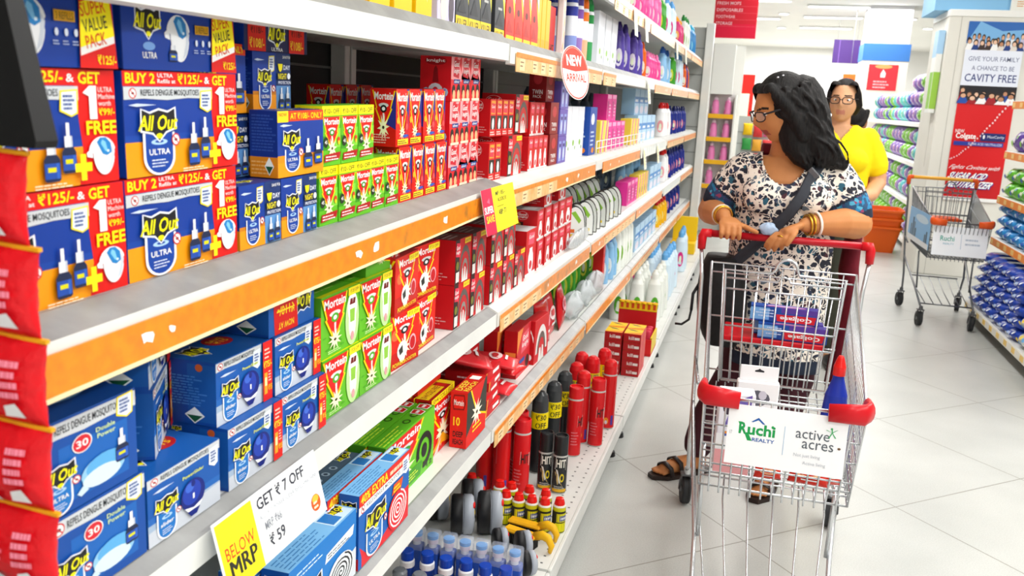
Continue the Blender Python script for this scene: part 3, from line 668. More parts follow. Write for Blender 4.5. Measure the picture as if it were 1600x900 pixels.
STRIPS = {  # level -> per bay list of (y0, y1, colour)
 'A': {0: [(.64, 2.25, 'o')], 1: [(2.29, 2.9, 'p'), (2.9, 3.6, 'o')], 2: [(3.78, 4.95, 'o')], 3: [(5.0, 6.3, 'w')], 4: [(6.4, 7.68, 'p')], 5: [(7.75, 9.03, 'o')]},
 'B': {1: [(2.29, 2.76, 'p'), (2.76, 3.6, 'o')], 2: [(3.65, 3.95, 'o'), (3.95, 4.95, 'p')], 3: [(5.0, 6.3, 'o')], 4: [(6.4, 7.68, 'w')], 5: [(7.75, 9.03, 'o')]},
 'C': {1: [(2.29, 3.6, 'p')], 2: [(3.65, 4.95, 'o')], 3: [(5.0, 6.3, 'p')], 4: [(6.4, 7.68, 'o')], 5: [(7.75, 9.03, 'o')]},
 'T': {1: [(2.32, 3.6, 'p')], 2: [(3.65, 3.95, 'p')], 3: [(5.4, 6.3, 'o')], 4: [(6.4, 7.68, 'o')], 5: [(7.75, 9.03, 'p')]},
 'U': {2: [(3.8, 4.95, 'p')], 3: [(5.0, 6.3, 'o')], 4: [(6.4, 7.68, 'p')], 5: [(7.75, 9.03, 'p')]},
}
rnd = random.Random(11)
def shelf_mesh(y0, y1, z0, z1, xb, xf, gw=.028, up=0.0, gray=True):
    mb = MB(); 
    def P(x, dz, e): return (x, (y0, y1)[e], (z0, z1)[e] + dz)
    prof = [(xb, 0), (xf - gw - .005, 0), (xf - gw, up), (xf, -.014), (xf, -.055), (xf - .012, -.058), (xf - .012, -.035), (xb, -.035)]
    n = len(prof)
    V = [P(x, d, e) for e in (0, 1) for x, d in prof]
    for i in range(n):
        j = (i + 1) % n
        m = metal_g if i in (1, 2) and gray else metal_w
        mb.poly([V[i], V[n + i], V[n + j], V[j]][::-1], m)
    mb.poly([V[i] for i in (0, 1, 7)][::-1] , metal_w); mb.poly([V[i] for i in (1, 2, 3, 4, 5, 6, 7)][::-1], metal_w)
    mb.poly([V[n + i] for i in (0, 1, 7)], metal_w); mb.poly([V[n + i] for i in (1, 2, 3, 4, 5, 6, 7)], metal_w)
    return mb
def strip_mesh(level, y0, y1, kind, bay):
    mb = MB(); z, s = tilt(level, bay)
    m = {'o': orange_m, 'p': pale_or_m, 'w': paper_m}[kind]
    f = lambda y: (z + s * (y - .65)) if bay == 0 else z
    def bar(ya, yb, t, b_, x0, x1, mm):
        V = [(x, y, f(y) + d) for x in (x0, x1) for y in (ya, yb) for d in (b_, t)]
        mb.add(V, [(0, 1, 3, 2), (4, 6, 7, 5), (0, 4, 5, 1), (2, 3, 7, 6), (1, 5, 7, 3), (0, 2, 6, 4)], mm)
    bar(y0, y1, -.026, -.074, XF + .0015, XF + .004, m)
    if kind == 'p':
        bar(y0, y1, -.024, -.036, XF + .004, XF + .0052, orange_m)
        yy = y0 + .03
        while yy < y1 - .1:
            bar(yy, yy + .055, -.038, -.07, XF + .004, XF + .005, mat('f4d3a4', .5)); bar(yy + .008, yy + .04, -.046, -.049, XF + .005, XF + .0055, '8a6a48'); bar(yy + .008, yy + .03, -.056, -.059, XF + .005, XF + .0055, '8a6a48'); yy += rnd.uniform(.09, .2)
    elif kind == 'o':
        bar(y0, y1, -.069, -.074, XF + .004, XF + .005, mat('f3e2b4', .4))
        for _ in range(3 if y1 - y0 < 1.5 else 8):          # torn paper left on the strip
            yc = rnd.uniform(y0 + .05, y1 - .05); w = rnd.uniform(.006, .022); k = 7
            mb.poly([(XF + .0046, yc + w * math.cos(t) * rnd.uniform(.5, 1.2), f(yc) - .046 + rnd.uniform(-.004, .004) + w * .45 * math.sin(t)) for t in [2 * PI * i / k for i in range(k)]], mat('f6f2ea', .6))
    else:
        yy = y0 + .05
        while yy < y1 - .12:
            bar(yy, yy + .06, -.022, -.058, XF + .004, XF + .005, mat('dfe6e6', .5)); yy += .1
    return mb

for bi, (y0, y1) in enumerate(BAYS):
    nm = ['nearest the camera', 'second from the camera', 'third from the camera', 'fourth from the camera', 'fifth from the camera', 'farthest, ending at the grey panel'][bi]
    g = empty('shelving_bay', (XB, (y0 + y1) / 2, 0), 'white metal store shelving bay with stocked shelves, %s' % nm, 'shelving')
    def sub(mb, name, parent=None):
        o = mb.build(name); p = parent or g
        o.parent = g
        o.matrix_parent_inverse = Matrix.Translation(-Vector((XB, (y0 + y1) / 2, 0)))
        return o
    mb = MB(); mb.box((XB - .03, y0, 0), (XB, y1, 2.15), panel_shaded if bi < 2 else panel_g)
    for k in range(1, 7): mb.box((XB, y0, k * .3), (XB + .004, y1, k * .3 + .006), '6c706e')
    sub(mb, 'back_panel')
    for yy in (y0 + .015, y1 - .015):
        mb = MB(); mb.box((XB + .001, yy - .014, 0), (XB + .045, yy + .014, 2.15), metal_w, .002); sub(mb, 'upright')
    for lv in 'CBATU':
        if lv == 'U' and bi < 1: pass
        z, s = tilt(lv, bi)
        za = z + s * (y0 - .65) if bi == 0 else z; zb = z + s * (y1 - .65) if bi == 0 else z
        sh = shelf_mesh(y0 + .002, y1 - .002, za, zb, XB + .046, XF, {'A': .046, 'T': .02, 'U': .02}.get(lv, .026), {'T': .009, 'U': .009, 'A': 0}.get(lv, 0), gray=(bi == 0 or lv in 'TC')).build('shelf')
        sh.parent = g; sh.matrix_parent_inverse = Matrix.Translation(-Vector((XB, (y0 + y1) / 2, 0)))
        for (a, b_, kd) in STRIPS.get(lv, {}).get(bi, []):
            st = strip_mesh(lv, a, b_, kd, bi).build('label_strip'); st.parent = sh
            st['label'] = {'o': 'orange label strip with torn paper bits', 'p': 'faded orange strip with price labels', 'w': 'clear strip with white price labels'}[kd]
    # deep base shelf with punched holes, on dark feet
    mb = MB(); xb, xf = XB + .046, -.455
    mb.box((xb, y0 + .002, .105), (xf - .012, y1 - .002, .135), metal_w); mb.box((xf - .012, y0 + .002, .07), (xf, y1 - .002, .135), metal_w, .003)
    if bi < 3:
        for r_ in (.035, .075):
            yy = y0 + .03
            while yy < y1 - .02:
                mb.box((xf - r_ - .005, yy, .1352), (xf - r_ + .002, yy + .006, .1356), '55585a'); yy += .042
    b_ = mb.build('base_shelf'); b_.parent = g; b_.matrix_parent_inverse = Matrix.Translation(-Vector((XB, (y0 + y1) / 2, 0)))
    for yy in (y0 + .1, y1 - .12):
        mb = MB(); mb.lathe([(.025, 0), (.022, .02), (.012, .022), (.012, .105)], '1e1e20', 10, (xf - .03, yy, 0)); f_ = mb.build('foot'); f_.parent = g; f_.matrix_parent_inverse = Matrix.Translation(-Vector((XB, (y0 + y1) / 2, 0)))
    mb = MB(); mb.box((XB + .046, y0 + .002, 0), (XB + .06, y1 - .002, .105), '3a3c3c'); k_ = mb.build('kick_panel'); k_.parent = g; k_.matrix_parent_inverse = Matrix.Translation(-Vector((XB, (y0 + y1) / 2, 0)))

# near end upright frame and far end panel
mb = MB(); mb.box((-.79, .575, 0), (-.735, .605, 2.15), mat('c9c8c0', .45, var=.1, vscale=8), .003); tag(mb.build('end_post'), 'pale metal post at the near end of the shelving, behind red sachets', 'post')
e = empty('shelving_end', (-.86, 9.1, 0), 'grey slatted end panel with white post closing the long shelving', 'panel')
mb = MB(); mb.box((-.34, -.02, 0), (.22, .02, 2.2), mat('a9aba8', .55, var=.06, vscale=5))
for k in range(1, 9): mb.box((-.34, -.024, k * .25), (.22, -.02, k * .25 + .008), '777a78')
kid(mb.build('slatted_board'), e)
mb = MB(); mb.box((.222, -.05, 0), (.30, .05, 2.24), metal_w, .004); kid(mb.build('post'), e)
# ------------------------------------------------------------------ cartons
class Prod:
    def __init__(self, name, cat, w, h, d, base, front=None, side=None, top=None, bev=.0012):
        self.name = name; self.cat = cat; self.w = w; self.h = h; self.d = d
        self.me = carton(w, h, d, base, front, side, top, bev).mesh(name)
def place(p, y, z, x, label, group=None, rz=0.0, rx=0.0, ry=0.0):
    """y: near edge, z: underside, x: printed front"""
    o = bpy.data.objects.new(p.name, p.me); COL.objects.link(o)
    if y < 2.26 and not rx: rx = math.atan(.0185) if 1.19 < z < 1.56 else (math.atan(.010) if z > 1.56 else 0)
    o.location = (x - p.d / 2, y + p.w / 2, z + 0.0008); o.rotation_euler = (rx, ry, rz)
    return tag(o, label, p.cat, group)
def run(p, n, y, z, x, pitch, label, where, group, start=0, jit=0.0, rnd_=random.Random(3)):
    """a row: each pack says which one it is"""
    for i in range(n):
        place(p, y + i * pitch, z(y + i * pitch + p.w / 2) if callable(z) else z, x - rnd_.uniform(0, jit), '%s, %s from left %s' % (label, ORD[i + start], where), group, rz=rnd_.uniform(-.5, .5) * jit * 6)

VB = Prod('value_pack_box', 'box', .226, .122, .15, NAVY, f_value, None, lambda a: a.R(RED, 0, 0, 1, 1))
SV = Prod('super_value_box', 'box', .222, .083, .15, NAVY, f_super, None, None)
DN = Prod('twin_refill_box', 'box', .112, .092, .045, NAVY, f_twin, s_refill, t_blue)
R1 = Prod('refill_box', 'box', .145, .1, .047, NAVY, f_refill, s_refill, t_blue)
def f_lying(a):
    a.R('1c2050', 0, 0, 1, 1); shield(a, .36, .1, .62, 1.2); a.T(WHITE, 'ULTRA', .4, .04, .58, .18, 1)
    for u in (.05, .68): a.R('d81c10', u, 0, u + .26, 1); a.T('f4c81e', '₹108/-', u + .02, .12, u + .24, .5, 1.3); a.T('3a0c08', '₹118/-', u + .04, .66, u + .22, .92, .8)
R2 = Prod('refill_box', 'box', .19, .039, .1, NAVY, f_lying, None, None)
GM = Prod('green_refill_box', 'box', .066, .099, .05, GRN, f_greenref, s_greenref, t_green)
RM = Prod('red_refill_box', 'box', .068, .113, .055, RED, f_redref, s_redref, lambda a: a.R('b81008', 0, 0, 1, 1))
FK = Prod('family_refill_box', 'box', .073, .1, .075, 'd81420', f_familyref, s_familyref)
A0 = lambda y: sz('A', y)
place(VB, .639, A0(.74), -.702, 'wide blue and orange value box, bottom left, against the red sachets', 'blue and orange value boxes')
place(VB, .868, A0(.98), -.702, 'wide blue and orange value box, bottom row, beside the narrow twin boxes', 'blue and orange value boxes')
place(VB, .634, A0(.74) + .1235, -.704, 'wide blue and orange value box in the middle row behind red sachets', 'blue and orange value boxes')
place(VB, .870, A0(.98) + .1235, -.701, 'wide blue and orange value box, middle row, reading BUY 2 in full', 'blue and orange value boxes')
place(SV, .636, A0(.74) + .247, -.700, 'flat blue SUPER VALUE PACK box beside the black hanger', 'super value packs')
place(SV, .874, A0(.98) + .247, -.703, 'flat blue SUPER VALUE PACK box, the fully visible one on the stack', 'super value packs')
run(DN, 2, 1.098, A0, -.70, .115, 'narrow blue DAY NIGHT twin box', 'at the shelf edge', 'blue twin refill boxes')
for i in range(2): place(DN, 1.10 + i * .118, A0(1.16 + i * .118), -.757, 'blue twin refill box in the hidden second row, %s' % ('left', 'right')[i], 'blue twin refill boxes')
place(DN, 1.10, A0(1.15) + .094, -.756, 'blue twin refill box in the gap beside the value boxes, lower one', 'blue twin refill boxes')
place(R1, 1.065, A0(1.15) + .188, -.757, 'blue and orange refill box in the gap beside the value boxes, upper', 'blue refill boxes')
place(R1, 1.203, A0(1.27) + .094, -.70, 'blue and orange refill box reading AT 108 ONLY, jutting forward', 'blue refill boxes')
place(DN, 1.221, A0(1.27) + .094, -.752, 'blue twin refill box hidden behind the jutting refill box', 'blue twin refill boxes')
place(DN, 1.221, A0(1.27) + .188, -.752, 'blue DAY NIGHT twin box standing on top of the refill stack', 'blue twin refill boxes')
place(R2, 1.20, A0(1.27) + .281, -.753, 'flat dark blue box with two red 108 price panels under the shelf', 'blue refill boxes')
run(GM, 5, 1.339, A0, -.70, .0677, 'green and yellow 10 OFF box', 'in lower row', 'green insect refill boxes', jit=.003)
run(GM, 3, 1.349, lambda y: A0(y) + .1, -.70, .0677, 'green and yellow 10 OFF box', 'in upper row', 'green insect refill boxes', jit=.003)
run(GM, 3, 1.36, A0, -.757, .068, 'green refill box', 'in hidden back row', 'green insect refill boxes')
run(RM, 4, 1.678, A0, -.70, .0705, 'red insect refill box', 'in lower row', 'red insect refill boxes', jit=.003)
run(RM, 4, 1.655, lambda y: A0(y) + .1145, -.70, .0735, 'red insect refill box', 'in upper row', 'red insect refill boxes', jit=.004)
run(RM, 4, 1.62, A0, -.9, .075, 'dim red refill box', 'deep in the shade', 'red insect refill boxes at the back')
run(RM, 3, 1.80, lambda y: A0(y) + .1145, -.92, .08, 'dim red refill box', 'on the shaded back row', 'red insect refill boxes at the back')
for c in range(2):
    for r_ in range(3):
        place(FK, 2.040 + c * .0755, A0(2.077 + c * .0755) + r_ * .1006, -.70 - .001 * r_, 'red box with family picture, %s column, %s' % (('second', 'third')[c], ('bottom', 'middle', 'top')[r_]), 'red family picture boxes')
for r_ in range(3): place(FK, 1.963, A0(1.98) + r_ * .1006, -.699, 'red box with family picture, first column, side showing, %s' % ('bottom', 'middle', 'top')[r_], 'red family picture boxes')

# ---- B level (knee-high to waist), bay one
PN = Prod('night_lamp_box', 'box', .15, .106, .11, '0d4a9e', f_night, s_slider, t_night)
PS = Prod('slider_machine_box', 'box', .142, .093, .1, '1f63b4', f_slider, s_slider, t_slider)
PP = Prod('slider_machine_box', 'box', .15, .09, .1, '1f63b4', f_slider_plain, s_slider, t_slider)
PD = Prod('slider_machine_box', 'box', .142, .086, .11, '1452a4', f_slider_down, s_slider, None)
GC = Prod('green_machine_box', 'box', .146, .109, .09, '5cae22', f_greencombo, s_green, t_green)
GL = Prod('green_machine_box', 'box', .15, .052, .1, '5cae22', lambda a: (a.R('5cae22', 0, 0, 1, 1), tri(a.sub(.5, .02, 1, .98, rot=-1.45, asp=1.5), .1, 0, .9, 1, leaf='2f8f1a')), s_green, t_green)
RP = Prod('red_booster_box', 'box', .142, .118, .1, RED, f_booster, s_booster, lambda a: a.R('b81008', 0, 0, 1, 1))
KM = Prod('coil_machine_box', 'box', .118, .11, .105, 'a80e14', f_coil_machine, s_coil_machine, lambda a: (a.R('6a1a14', 0, 0, 1, 1), a.lines('b8a8a0', .1, .2, .9, .8, 4, .4)))
zB = LV['B']
place(PN, .692, zB, -.672, 'blue night lamp box at the near shelf edge, lower of two', 'blue night lamp boxes')
place(PN, .683, zB + .107, -.673, 'blue night lamp box behind the red sachets, upper of two', 'blue night lamp boxes')
place(PP, .846, zB, -.672, 'blue and silver machine box on the shelf edge beside lamp boxes', 'blue machine boxes')
o = place(PS, .846, zB + .092, -.70, 'blue machine box turned sideways, lower of two, diamond mark showing', 'blue machine boxes', rz=.5); o.location = (-.778, .938, zB + .0925)
o = place(PS, .846, zB + .186, -.70, 'blue machine box turned sideways, upper of two, touching the orange strip', 'blue machine boxes', rz=.48); o.location = (-.780, .936, zB + .186)
place(PS, 1.02, zB, -.674, 'blue machine box with red stripe under the sharp-cornered upright box', 'blue machine boxes')
place(PS, 1.018, zB + .094, -.69, 'blue machine box with side text and red stripe, facing the camera corner', 'blue machine boxes')
place(PS, 1.1645, zB, -.674, 'blue machine box with 75 red stripe next to green boxes, bottom', 'blue machine boxes')
place(PS, 1.165, zB + .094, -.685, 'blue machine box under the upside-down box, beside green boxes', 'blue machine boxes')
place(PD, 1.156, zB + .188, -.69, 'blue machine box lying upside down with inverted red price panel', 'blue machine boxes')
for c in range(2):
    for r_ in range(2):
        place(GC, 1.31 + c * .149, zB + r_ * .11, -.68 - .003 * r_, 'green box with white plug machine, %s row, %s' % (('bottom', 'upper')[r_], ('next to the blue boxes', 'next to the red boxes')[c]), 'green machine boxes')
place(GL, 1.50, zB + .2195, -.69, 'green machine box lying flat on top of the green stack', 'green machine boxes')
place(GL, 1.40, zB + .2195, -.80, 'green machine box lying flat behind, with a white sticker', 'green machine boxes')
for c in range(2):
    for r_ in range(2):
        place(RP, 1.612 + c * .146, zB + r_ * .119, -.682 - .012 * c, 'red booster box with yellow lightning, %s row, %s' % (('bottom', 'upper')[r_], ('beside the green stack', 'beside the coil machine boxes')[c]), 'red booster boxes', rz=(-.06, .05, .04, -.05)[c * 2 + r_])
for c in range(2):
    for r_ in range(2):
        place(KM, 1.99 + c * .128, zB + r_ * .111, -.682, 'dark red machine box with grey arcs, %s row, column %s of the near bay' % (('bottom', 'upper')[r_], ('one', 'two')[c]), 'dark red coil machine boxes')
    place(KM, 1.93 + c * .13, zB + r_ * .111, -.80, 'dark red machine box in the back row, %s one' % ('left', 'right')[c], 'dark red coil machine boxes')
for c in range(3):
    for r_ in range(2 if c < 2 else 1):
        place(KM, 2.285 + c * .127, zB + r_ * .111, -.682, 'dark red machine box with grey arcs below the SUPER card, %s row, %s' % (('bottom', 'upper')[r_], ('left', 'middle', 'right')[c]), 'dark red coil machine boxes')

# ---- C level, bay one: coil boxes filed one behind the other
CB = Prod('blue_coil_box', 'box', .25, .155, .041, '1560b4', f_coil_blue, s_coil, t_coil)
CD = Prod('blue_coil_box', 'box', .25, .15, .041, '1560b4', f_coil_blue, s_coil, t_coil_dark)
CL = Prod('light_blue_coil_box', 'box', .25, .135, .05, '1a78c8', f_coil_ltblue, s_coil, t_coil)
CG = Prod('green_coil_box', 'box', .30, .152, .041, '5cb020', f_coil_green, s_green, t_coil_green)
CR = Prod('red_coil_box', 'box', .17, .158, .042, 'd01a10', f_coil_red, s_deep, t_coil_red)
CP = Prod('upright_coil_box', 'box', .168, .152, .046, 'd81a12', f_deep, s_deep, t_deep)
zC = LV['C']
place(CB, 1.425, zC, -.662, 'blue 40% EXTRA coil box with red spiral, frontmost at the edge', 'blue coil boxes')
for i, x in enumerate((-.708, -.754, -.80, -.846)):
    place((CB, CD, CD, CD)[i], 1.385 - i * .012, zC, x, 'blue coil box filed behind the front one, %s back' % ORD[i + 1], 'blue coil boxes')
place(CL, 1.168, zC, -.664, 'light blue coil box with black spiral half behind the BELOW MRP card', 'light blue coil boxes')
place(CL, 1.135, zC, -.722, 'light blue coil box behind the BELOW MRP card, second row', 'light blue coil boxes')
for i, x in enumerate((-.712, -.757, -.802, -.847)):
    place(CG, 1.662 - i * .004, zC, x, 'green coil box with black coil picture, %s in its file' % ORD[i], 'green coil boxes')
for i, x in enumerate((-.724, -.77, -.816)):
    place(CR, 1.972 - i * .004, zC, x, 'red and yellow 10+4 COILS box, %s in its file' % ORD[i], 'red and yellow coil boxes')
place(CP, 2.076, zC, -.664, 'upright red and black coil box with yellow 10 at the shelf corner', 'red and black coil boxes')
for i, (y, x, k, rz) in enumerate(((1.98, -.745, .16, .0), (1.99, -.905, .16, .2))):
    o = place(CP, y, zC + k, x, 'red and black coil box lying across the coil file, %s' % ('front one', 'rear one')[i], 'red and black coil boxes'); o.rotation_euler = (0, -PI / 2, .0); o.location = (x - .02, y + .084, zC + k + .024)
o = place(CP, 1.98, zC, -.7, 'red and black coil box on top of the lying ones', 'red and black coil boxes'); o.rotation_euler = (0, -PI / 2, .12); o.location = (-.80, 2.08, zC + .16 + .071)
def f_card36(a): a.R('1c3a80', 0, 0, 1, 1); a.R('b01a14', 0, .6, .55, 1); a.T('f4c81e', 'SAVE ₹36', .04, .7, .5, .92, 1.2); shield(a, .6, .3, .9, .8); a.E('d8503a', .3, .3, .1, .12, 10); drop(a, .2, .02, .42, .4)

MC = Prod('mosaic_coil_box', 'box', .15, .12, .05, '2c4f9a', f_card36, s_coil, t_coil)
for i in range(4): place(MC, .66 + i * .153 if i < 3 else .99, zC, -.665 if i < 3 else -.72, 'dark blue SAVE 36 coil box under the BELOW MRP card, %s' % ('leftmost', 'second', 'third', 'in the back row')[i], 'dark blue coil boxes')

# ---- T level: spray cartons
YK = Prod('insect_killer_carton', 'box', .088, .2, .06, 'f4c60a', f_yellowkill)
LS = Prod('shaving_spray_carton', 'box', .112, .2, .06, 'cfc8e4', f_lilac)
BS = Prod('black_spray_carton', 'box', .088, .2, .06, '3a3c40', f_blackspray)
RS = Prod('red_spray_carton', 'box', .086, .2, .06, 'e63a2c', f_redspray)
T0 = lambda y: sz('T', y)
run(YK, 5, 1.30, T0, -.70, .11, 'yellow insect killer carton', 'on top shelf', 'yellow killer cartons')
place(LS, 1.862, T0(1.918), -.70, 'lilac SPRAY carton with black figure on the top shelf', 'lilac carton')
run(BS, 3, 1.982, T0, -.70, .091, 'black and yellow spray carton', 'on top shelf', 'black spray cartons')
run(BS, 1, 2.285, T0, -.70, .09, 'black and yellow spray carton past the joint', 'on top shelf', 'black spray cartons')
run(RS, 4, 2.385, T0, -.70, .09, 'red and yellow spray carton', 'on top shelf', 'red spray cartons')
# ------------------------------------------------------------------ bottles, cans and packs
class Bott:
    """body mesh plus a cap child; copied for every bottle"""
    def __init__(self, name, cat, body, cap, capname='cap'):
        self.name, self.cat, self.capname = name, cat, capname
        self.b = body.mesh(name); self.c = cap.mesh(capname) if cap else None
def stand(p, x, y, z, label, group=None, rz=0.0, rx=0.0, ry=0.0):
    o = bpy.data.objects.new(p.name, p.b); COL.objects.link(o); o.location = (x, y, z + .0008); o.rotation_euler = (rx, ry, rz)
    if p.c:
        c = bpy.data.objects.new(p.capname, p.c); COL.objects.link(c); kid(c, o)
    return tag(o, label, p.cat, group)
def gl(h, r=.2, **k): return mat(h, r, **k)
def can(name, cat, r, h, body, cap, capfrac=.24, art=None, band=None, dome=False, capm=None):
    zc = h * (1 - capfrac)
    mb = MB(); mb.lathe([(r * .9, 0, 'c8c8c4'), (r, .004, gl(body)), (r, zc - .012, 'b8b8b4'), (r * .93, zc - .006, 'b8b8b4'), (r * .8, zc)], gl(body), 20)
    if band: mb.lathe([(r + .0006, band[0] * h, band[2]), (r + .0006, band[1] * h)], band[2], 20, cap=False)
    if art: art(mb, r, h)
    c = MB()
    if dome: c.lathe([(r * .95, zc - .006), (r * .95, zc + (h - zc) * .55), (r * .78, zc + (h - zc) * .85), (r * .4, h), (0, h)], gl(cap), 20)
    else: c.lathe([(r * .96, zc - .006), (r * .96, h - .004), (r * .9, h), (r * .8, h), (r * .78, h - .006), (0, h - .006)], gl(cap), 20)
    return Bott(name, cat, mb, c)
def art_hit(light):
    def f(mb, r, h):
        a = cyl_art(mb, r, .02 * h, .76 * h, -2.75, .45)
        a.P('c9b070', [(.2, .5), (.34, .2), (.62, .08), (.75, .02), (.5, .22), (.34, .44)]); a.P('d8d8d2', [(.24, .56), (.4, .24), (.6, .1), (.44, .3), (.33, .54)])
        b = a.sub(.2, .56, .7, .84); b.P('e6e2da', [(0, 0), (.94, -.06), (1, 1), (.06, 1.05)]); b.P('141414', [(.04, .06), (.9, .0), (.96, .94), (.1, .98)]); b.T('f0ece2', 'HIT', .12, .16, .92, .84, 1.8)
        a.ring('d8c020', .52, .36, .09, .1, .4); a.R('e0b020', .1, .02, .75, .09); a.lines('c8c8c4', .2, .1, .7, .18, 2, .4)
    return f
def art_band(text, c, tc, v0=.5, v1=.7):
    def f(mb, r, h):
        a = cyl_art(mb, r, 0, h, -3.1, .7); a.R(c, 0, v0, 1, v1)
        n = text.split('|')
        for i, t in enumerate(n): a.T(tc, t, .34, v1 - (v1 - v0) * (i + .9) / len(n), .68, v1 - (v1 - v0) * (i + .2) / len(n), 1.4)
    return f
HITS = can('black_spray_can', 'spray can', .0255, .205, '2a2c2e', '26282a', .3, art_hit(1))
HITT = can('tall_black_spray_can', 'spray can', .031, .30, '2a2c2e', '3a3c3e', .22, art_band('₹30|OFF', 'f0d800', '1c1c1c', .56, .76), dome=True)
REDC = can('red_spray_can', 'spray can', .029, .29, 'd81c20', 'dc2226', .18, lambda mb, r, h: (lambda a: (a.E('f0a020', .42, .12, .09, .05, 12), a.E('e8e0f0', .42, .1, .05, .03, 10), a.R('4a40a0', .6, .06, .7, .2), a.R('d83a40', .3, .4, .34, .7)))(cyl_art(mb, r, 0, h, -3.1, .5)), dome=True)
REDH = can('red_spray_can', 'spray can', .029, .27, 'd41a20', 'd82026', .14, lambda mb, r, h: (lambda a: (a.P('e6e2da', [(.5, .5), (.84, .48), (.84, .68), (.52, .7)]), a.T('181818', 'HIT', .54, .52, .82, .66, 1.8), a.lines('e07078', .3, .2, .6, .45, 5, .4)))(cyl_art(mb, r, 0, h * .86, -3.1, .5)))
SUPR = can('red_spray_can', 'spray can', .031, .28, 'd41a20', 'dc2026', .22, art_band('SUPER|SAVER|PACK', 'f0d800', '22306a', .5, .76), dome=True)
def mini_art(mb, r, h):
    a = cyl_art(mb, r, .03 * h, .84 * h, -3.1, .9); a.R('2a2a1c', 0, .0, 1, 1); a.R('e8e000', .25, .04, .95, .45); a.R('d8d020', .3, .5, .8, .9); a.R('3a50a0', .42, .55, .8, .8); a.R('e8e8e8', .45, .62, .75, .72)
MINI = Bott('small_lubricant_can', 'spray can', MB().lathe([(.0145, 0, 'd8d820'), (.0165, .003), (.0165, .098, 'd8d6cc'), (.0165, .1, 'd8d6cc'), (.012, .106)], gl('c8c420'), 18), MB().lathe([(.0135, .101), (.013, .112), (.0105, .124), (.0105, .127), (.007, .129), (0, .129)], gl('dc1a14'), 14))
_m = MB(); _m.lathe([(.0145, 0, 'd8d820'), (.0165, .003), (.0165, .098, 'd8d6cc'), (.0165, .1, 'd8d6cc'), (.012, .106)], gl('c8c420'), 18); mini_art(_m, .0165, .1); MINI.b = _m.mesh('small_lubricant_can')
for me_ in (MINI.b, MINI.c): me_.transform(Matrix.Diagonal((1.24, 1.24, .86, 1)))

zb0 = .1356
GB = 'insect spray cans on the base shelf'
stand(HITS, -.606, 2.80, zb0, 'short black spray can with white lettering, left one of the short front pair', GB, rz=.1)
stand(HITS, -.552, 2.79, zb0, 'short black spray can with white lettering, right one of the short front pair', GB, rz=.05)
for i, (x, y) in enumerate(((-.665, 2.93), (-.645, 3.06), (-.635, 3.20), (-.73, 2.86))):
    stand(HITT, x, y, zb0, 'tall black spray can with yellow 30 OFF band, %s from the front' % ORD[i], GB, rz=(.0, .1, .2, -.1)[i])
for i, (x, y) in enumerate(((-.735, 2.70), (-.672, 2.72), (-.80, 2.72), (-.70, 2.79))):
    stand(REDH if i % 2 else REDC, x, y, zb0, 'red spray can behind the red-capped small cans, %s from left' % ORD[(1, 2, 0, 3)[i]], GB, rz=-.2 * i)
for i, (x, y, p) in enumerate(((-.575, 3.13, REDH), (-.575, 3.27, REDC), (-.513, 3.26, REDH), (-.502, 3.47, REDC))):
    stand(p, x, y, zb0, 'red spray can right of the black pair, %s from left' % ORD[i], GB, rz=(.3, .1, -.2, 0)[i])
for i, (x, y) in enumerate(((-.63, 3.40), (-.585, 3.52), (-.56, 3.66), (-.64, 3.56))):
    stand(SUPR, x, y, zb0, 'red spray can with yellow SUPER SAVER band, %s from the front' % ORD[i], GB, rz=.1 * i)
for i, (x, y, t_) in enumerate(((-.66, 2.50, 'front row, first from left'), (-.617, 2.495, 'front row, second from left'), (-.575, 2.495, 'front row, third from left'), (-.533, 2.495, 'front row, fourth from left'), (-.70, 2.565, 'rear row, first from left'), (-.66, 2.565, 'rear row, second from left'), (-.60, 2.56, 'rear row, third from left'), (-.545, 2.555, 'rear row, fourth from left'), (-.94, 2.55, 'back corner in the shade'), (-.80, 2.58, 'standing before the red cans'))):
    stand(MINI, x, y, zb0, 'small red-capped can in the %s' % t_ if i < 8 else 'small red-capped can, %s' % t_, 'small red-capped cans')
stand(MINI, -.490, 2.51, zb0, 'small yellow red-capped can standing alone at the shelf edge', 'small red-capped cans', rz=.2)

# blue-capped bottles and clear-capped bottles near the frame's bottom edge
clearm = mat('e6ecf8', .15, alpha=.22, name='clear_plastic')
def sq_ring(w, d, z, c=.25, n=5):
    pts = []
    for sx, sy, a0 in ((1, 1, 0), (-1, 1, 90), (-1, -1, 180), (1, -1, 270)):
        for k in range(n):
            a = math.radians(a0 + 90 * k / (n - 1)); r = min(w, d) * c
            pts.append((sx * (w - r) + r * math.cos(a), sy * (d - r) + r * math.sin(a), z))
    return pts
bmb = MB(); bmb.rings([sq_ring(.017, .014, z) for z in (0, .003, .075)] + [sq_ring(.015, .012, .082)], gl('2a4ea6')); bmb.lathe([(.009, .082), (.009, .094)], 'e8e8ee', 12)
bmb.lathe([(.012, .094, 'd8c8d8'), (.012, .106, 'e8eaf2'), (.013, .108), (.013, .118), (0, .118)], gl('4a94d8'), 14)
cmb = MB(); cmb.rings([sq_ring(.0175, .0145, .07), sq_ring(.0175, .0145, .122), sq_ring(.0155, .0125, .128)], clearm, cap0=False)
for mb_ in (bmb, cmb): mb_.v = [(x * 1.22, y * 1.22, z) for x, y, z in mb_.v]
CLR = Bott('clear_capped_bottle', 'bottle', bmb, cmb, 'clear_cover')
BLU = GRY = None
BLU = Bott('blue_capped_bottle', 'bottle', MB().lathe([(.019, 0), (.02, .004), (.02, .075, 'eceef2'), (.02, .09, 'eceef2'), (.015, .097)], gl('1c3c8c'), 18), MB().lathe([(.0175, .094), (.0175, .116), (.016, .119), (0, .119)], gl('1440a8'), 18))
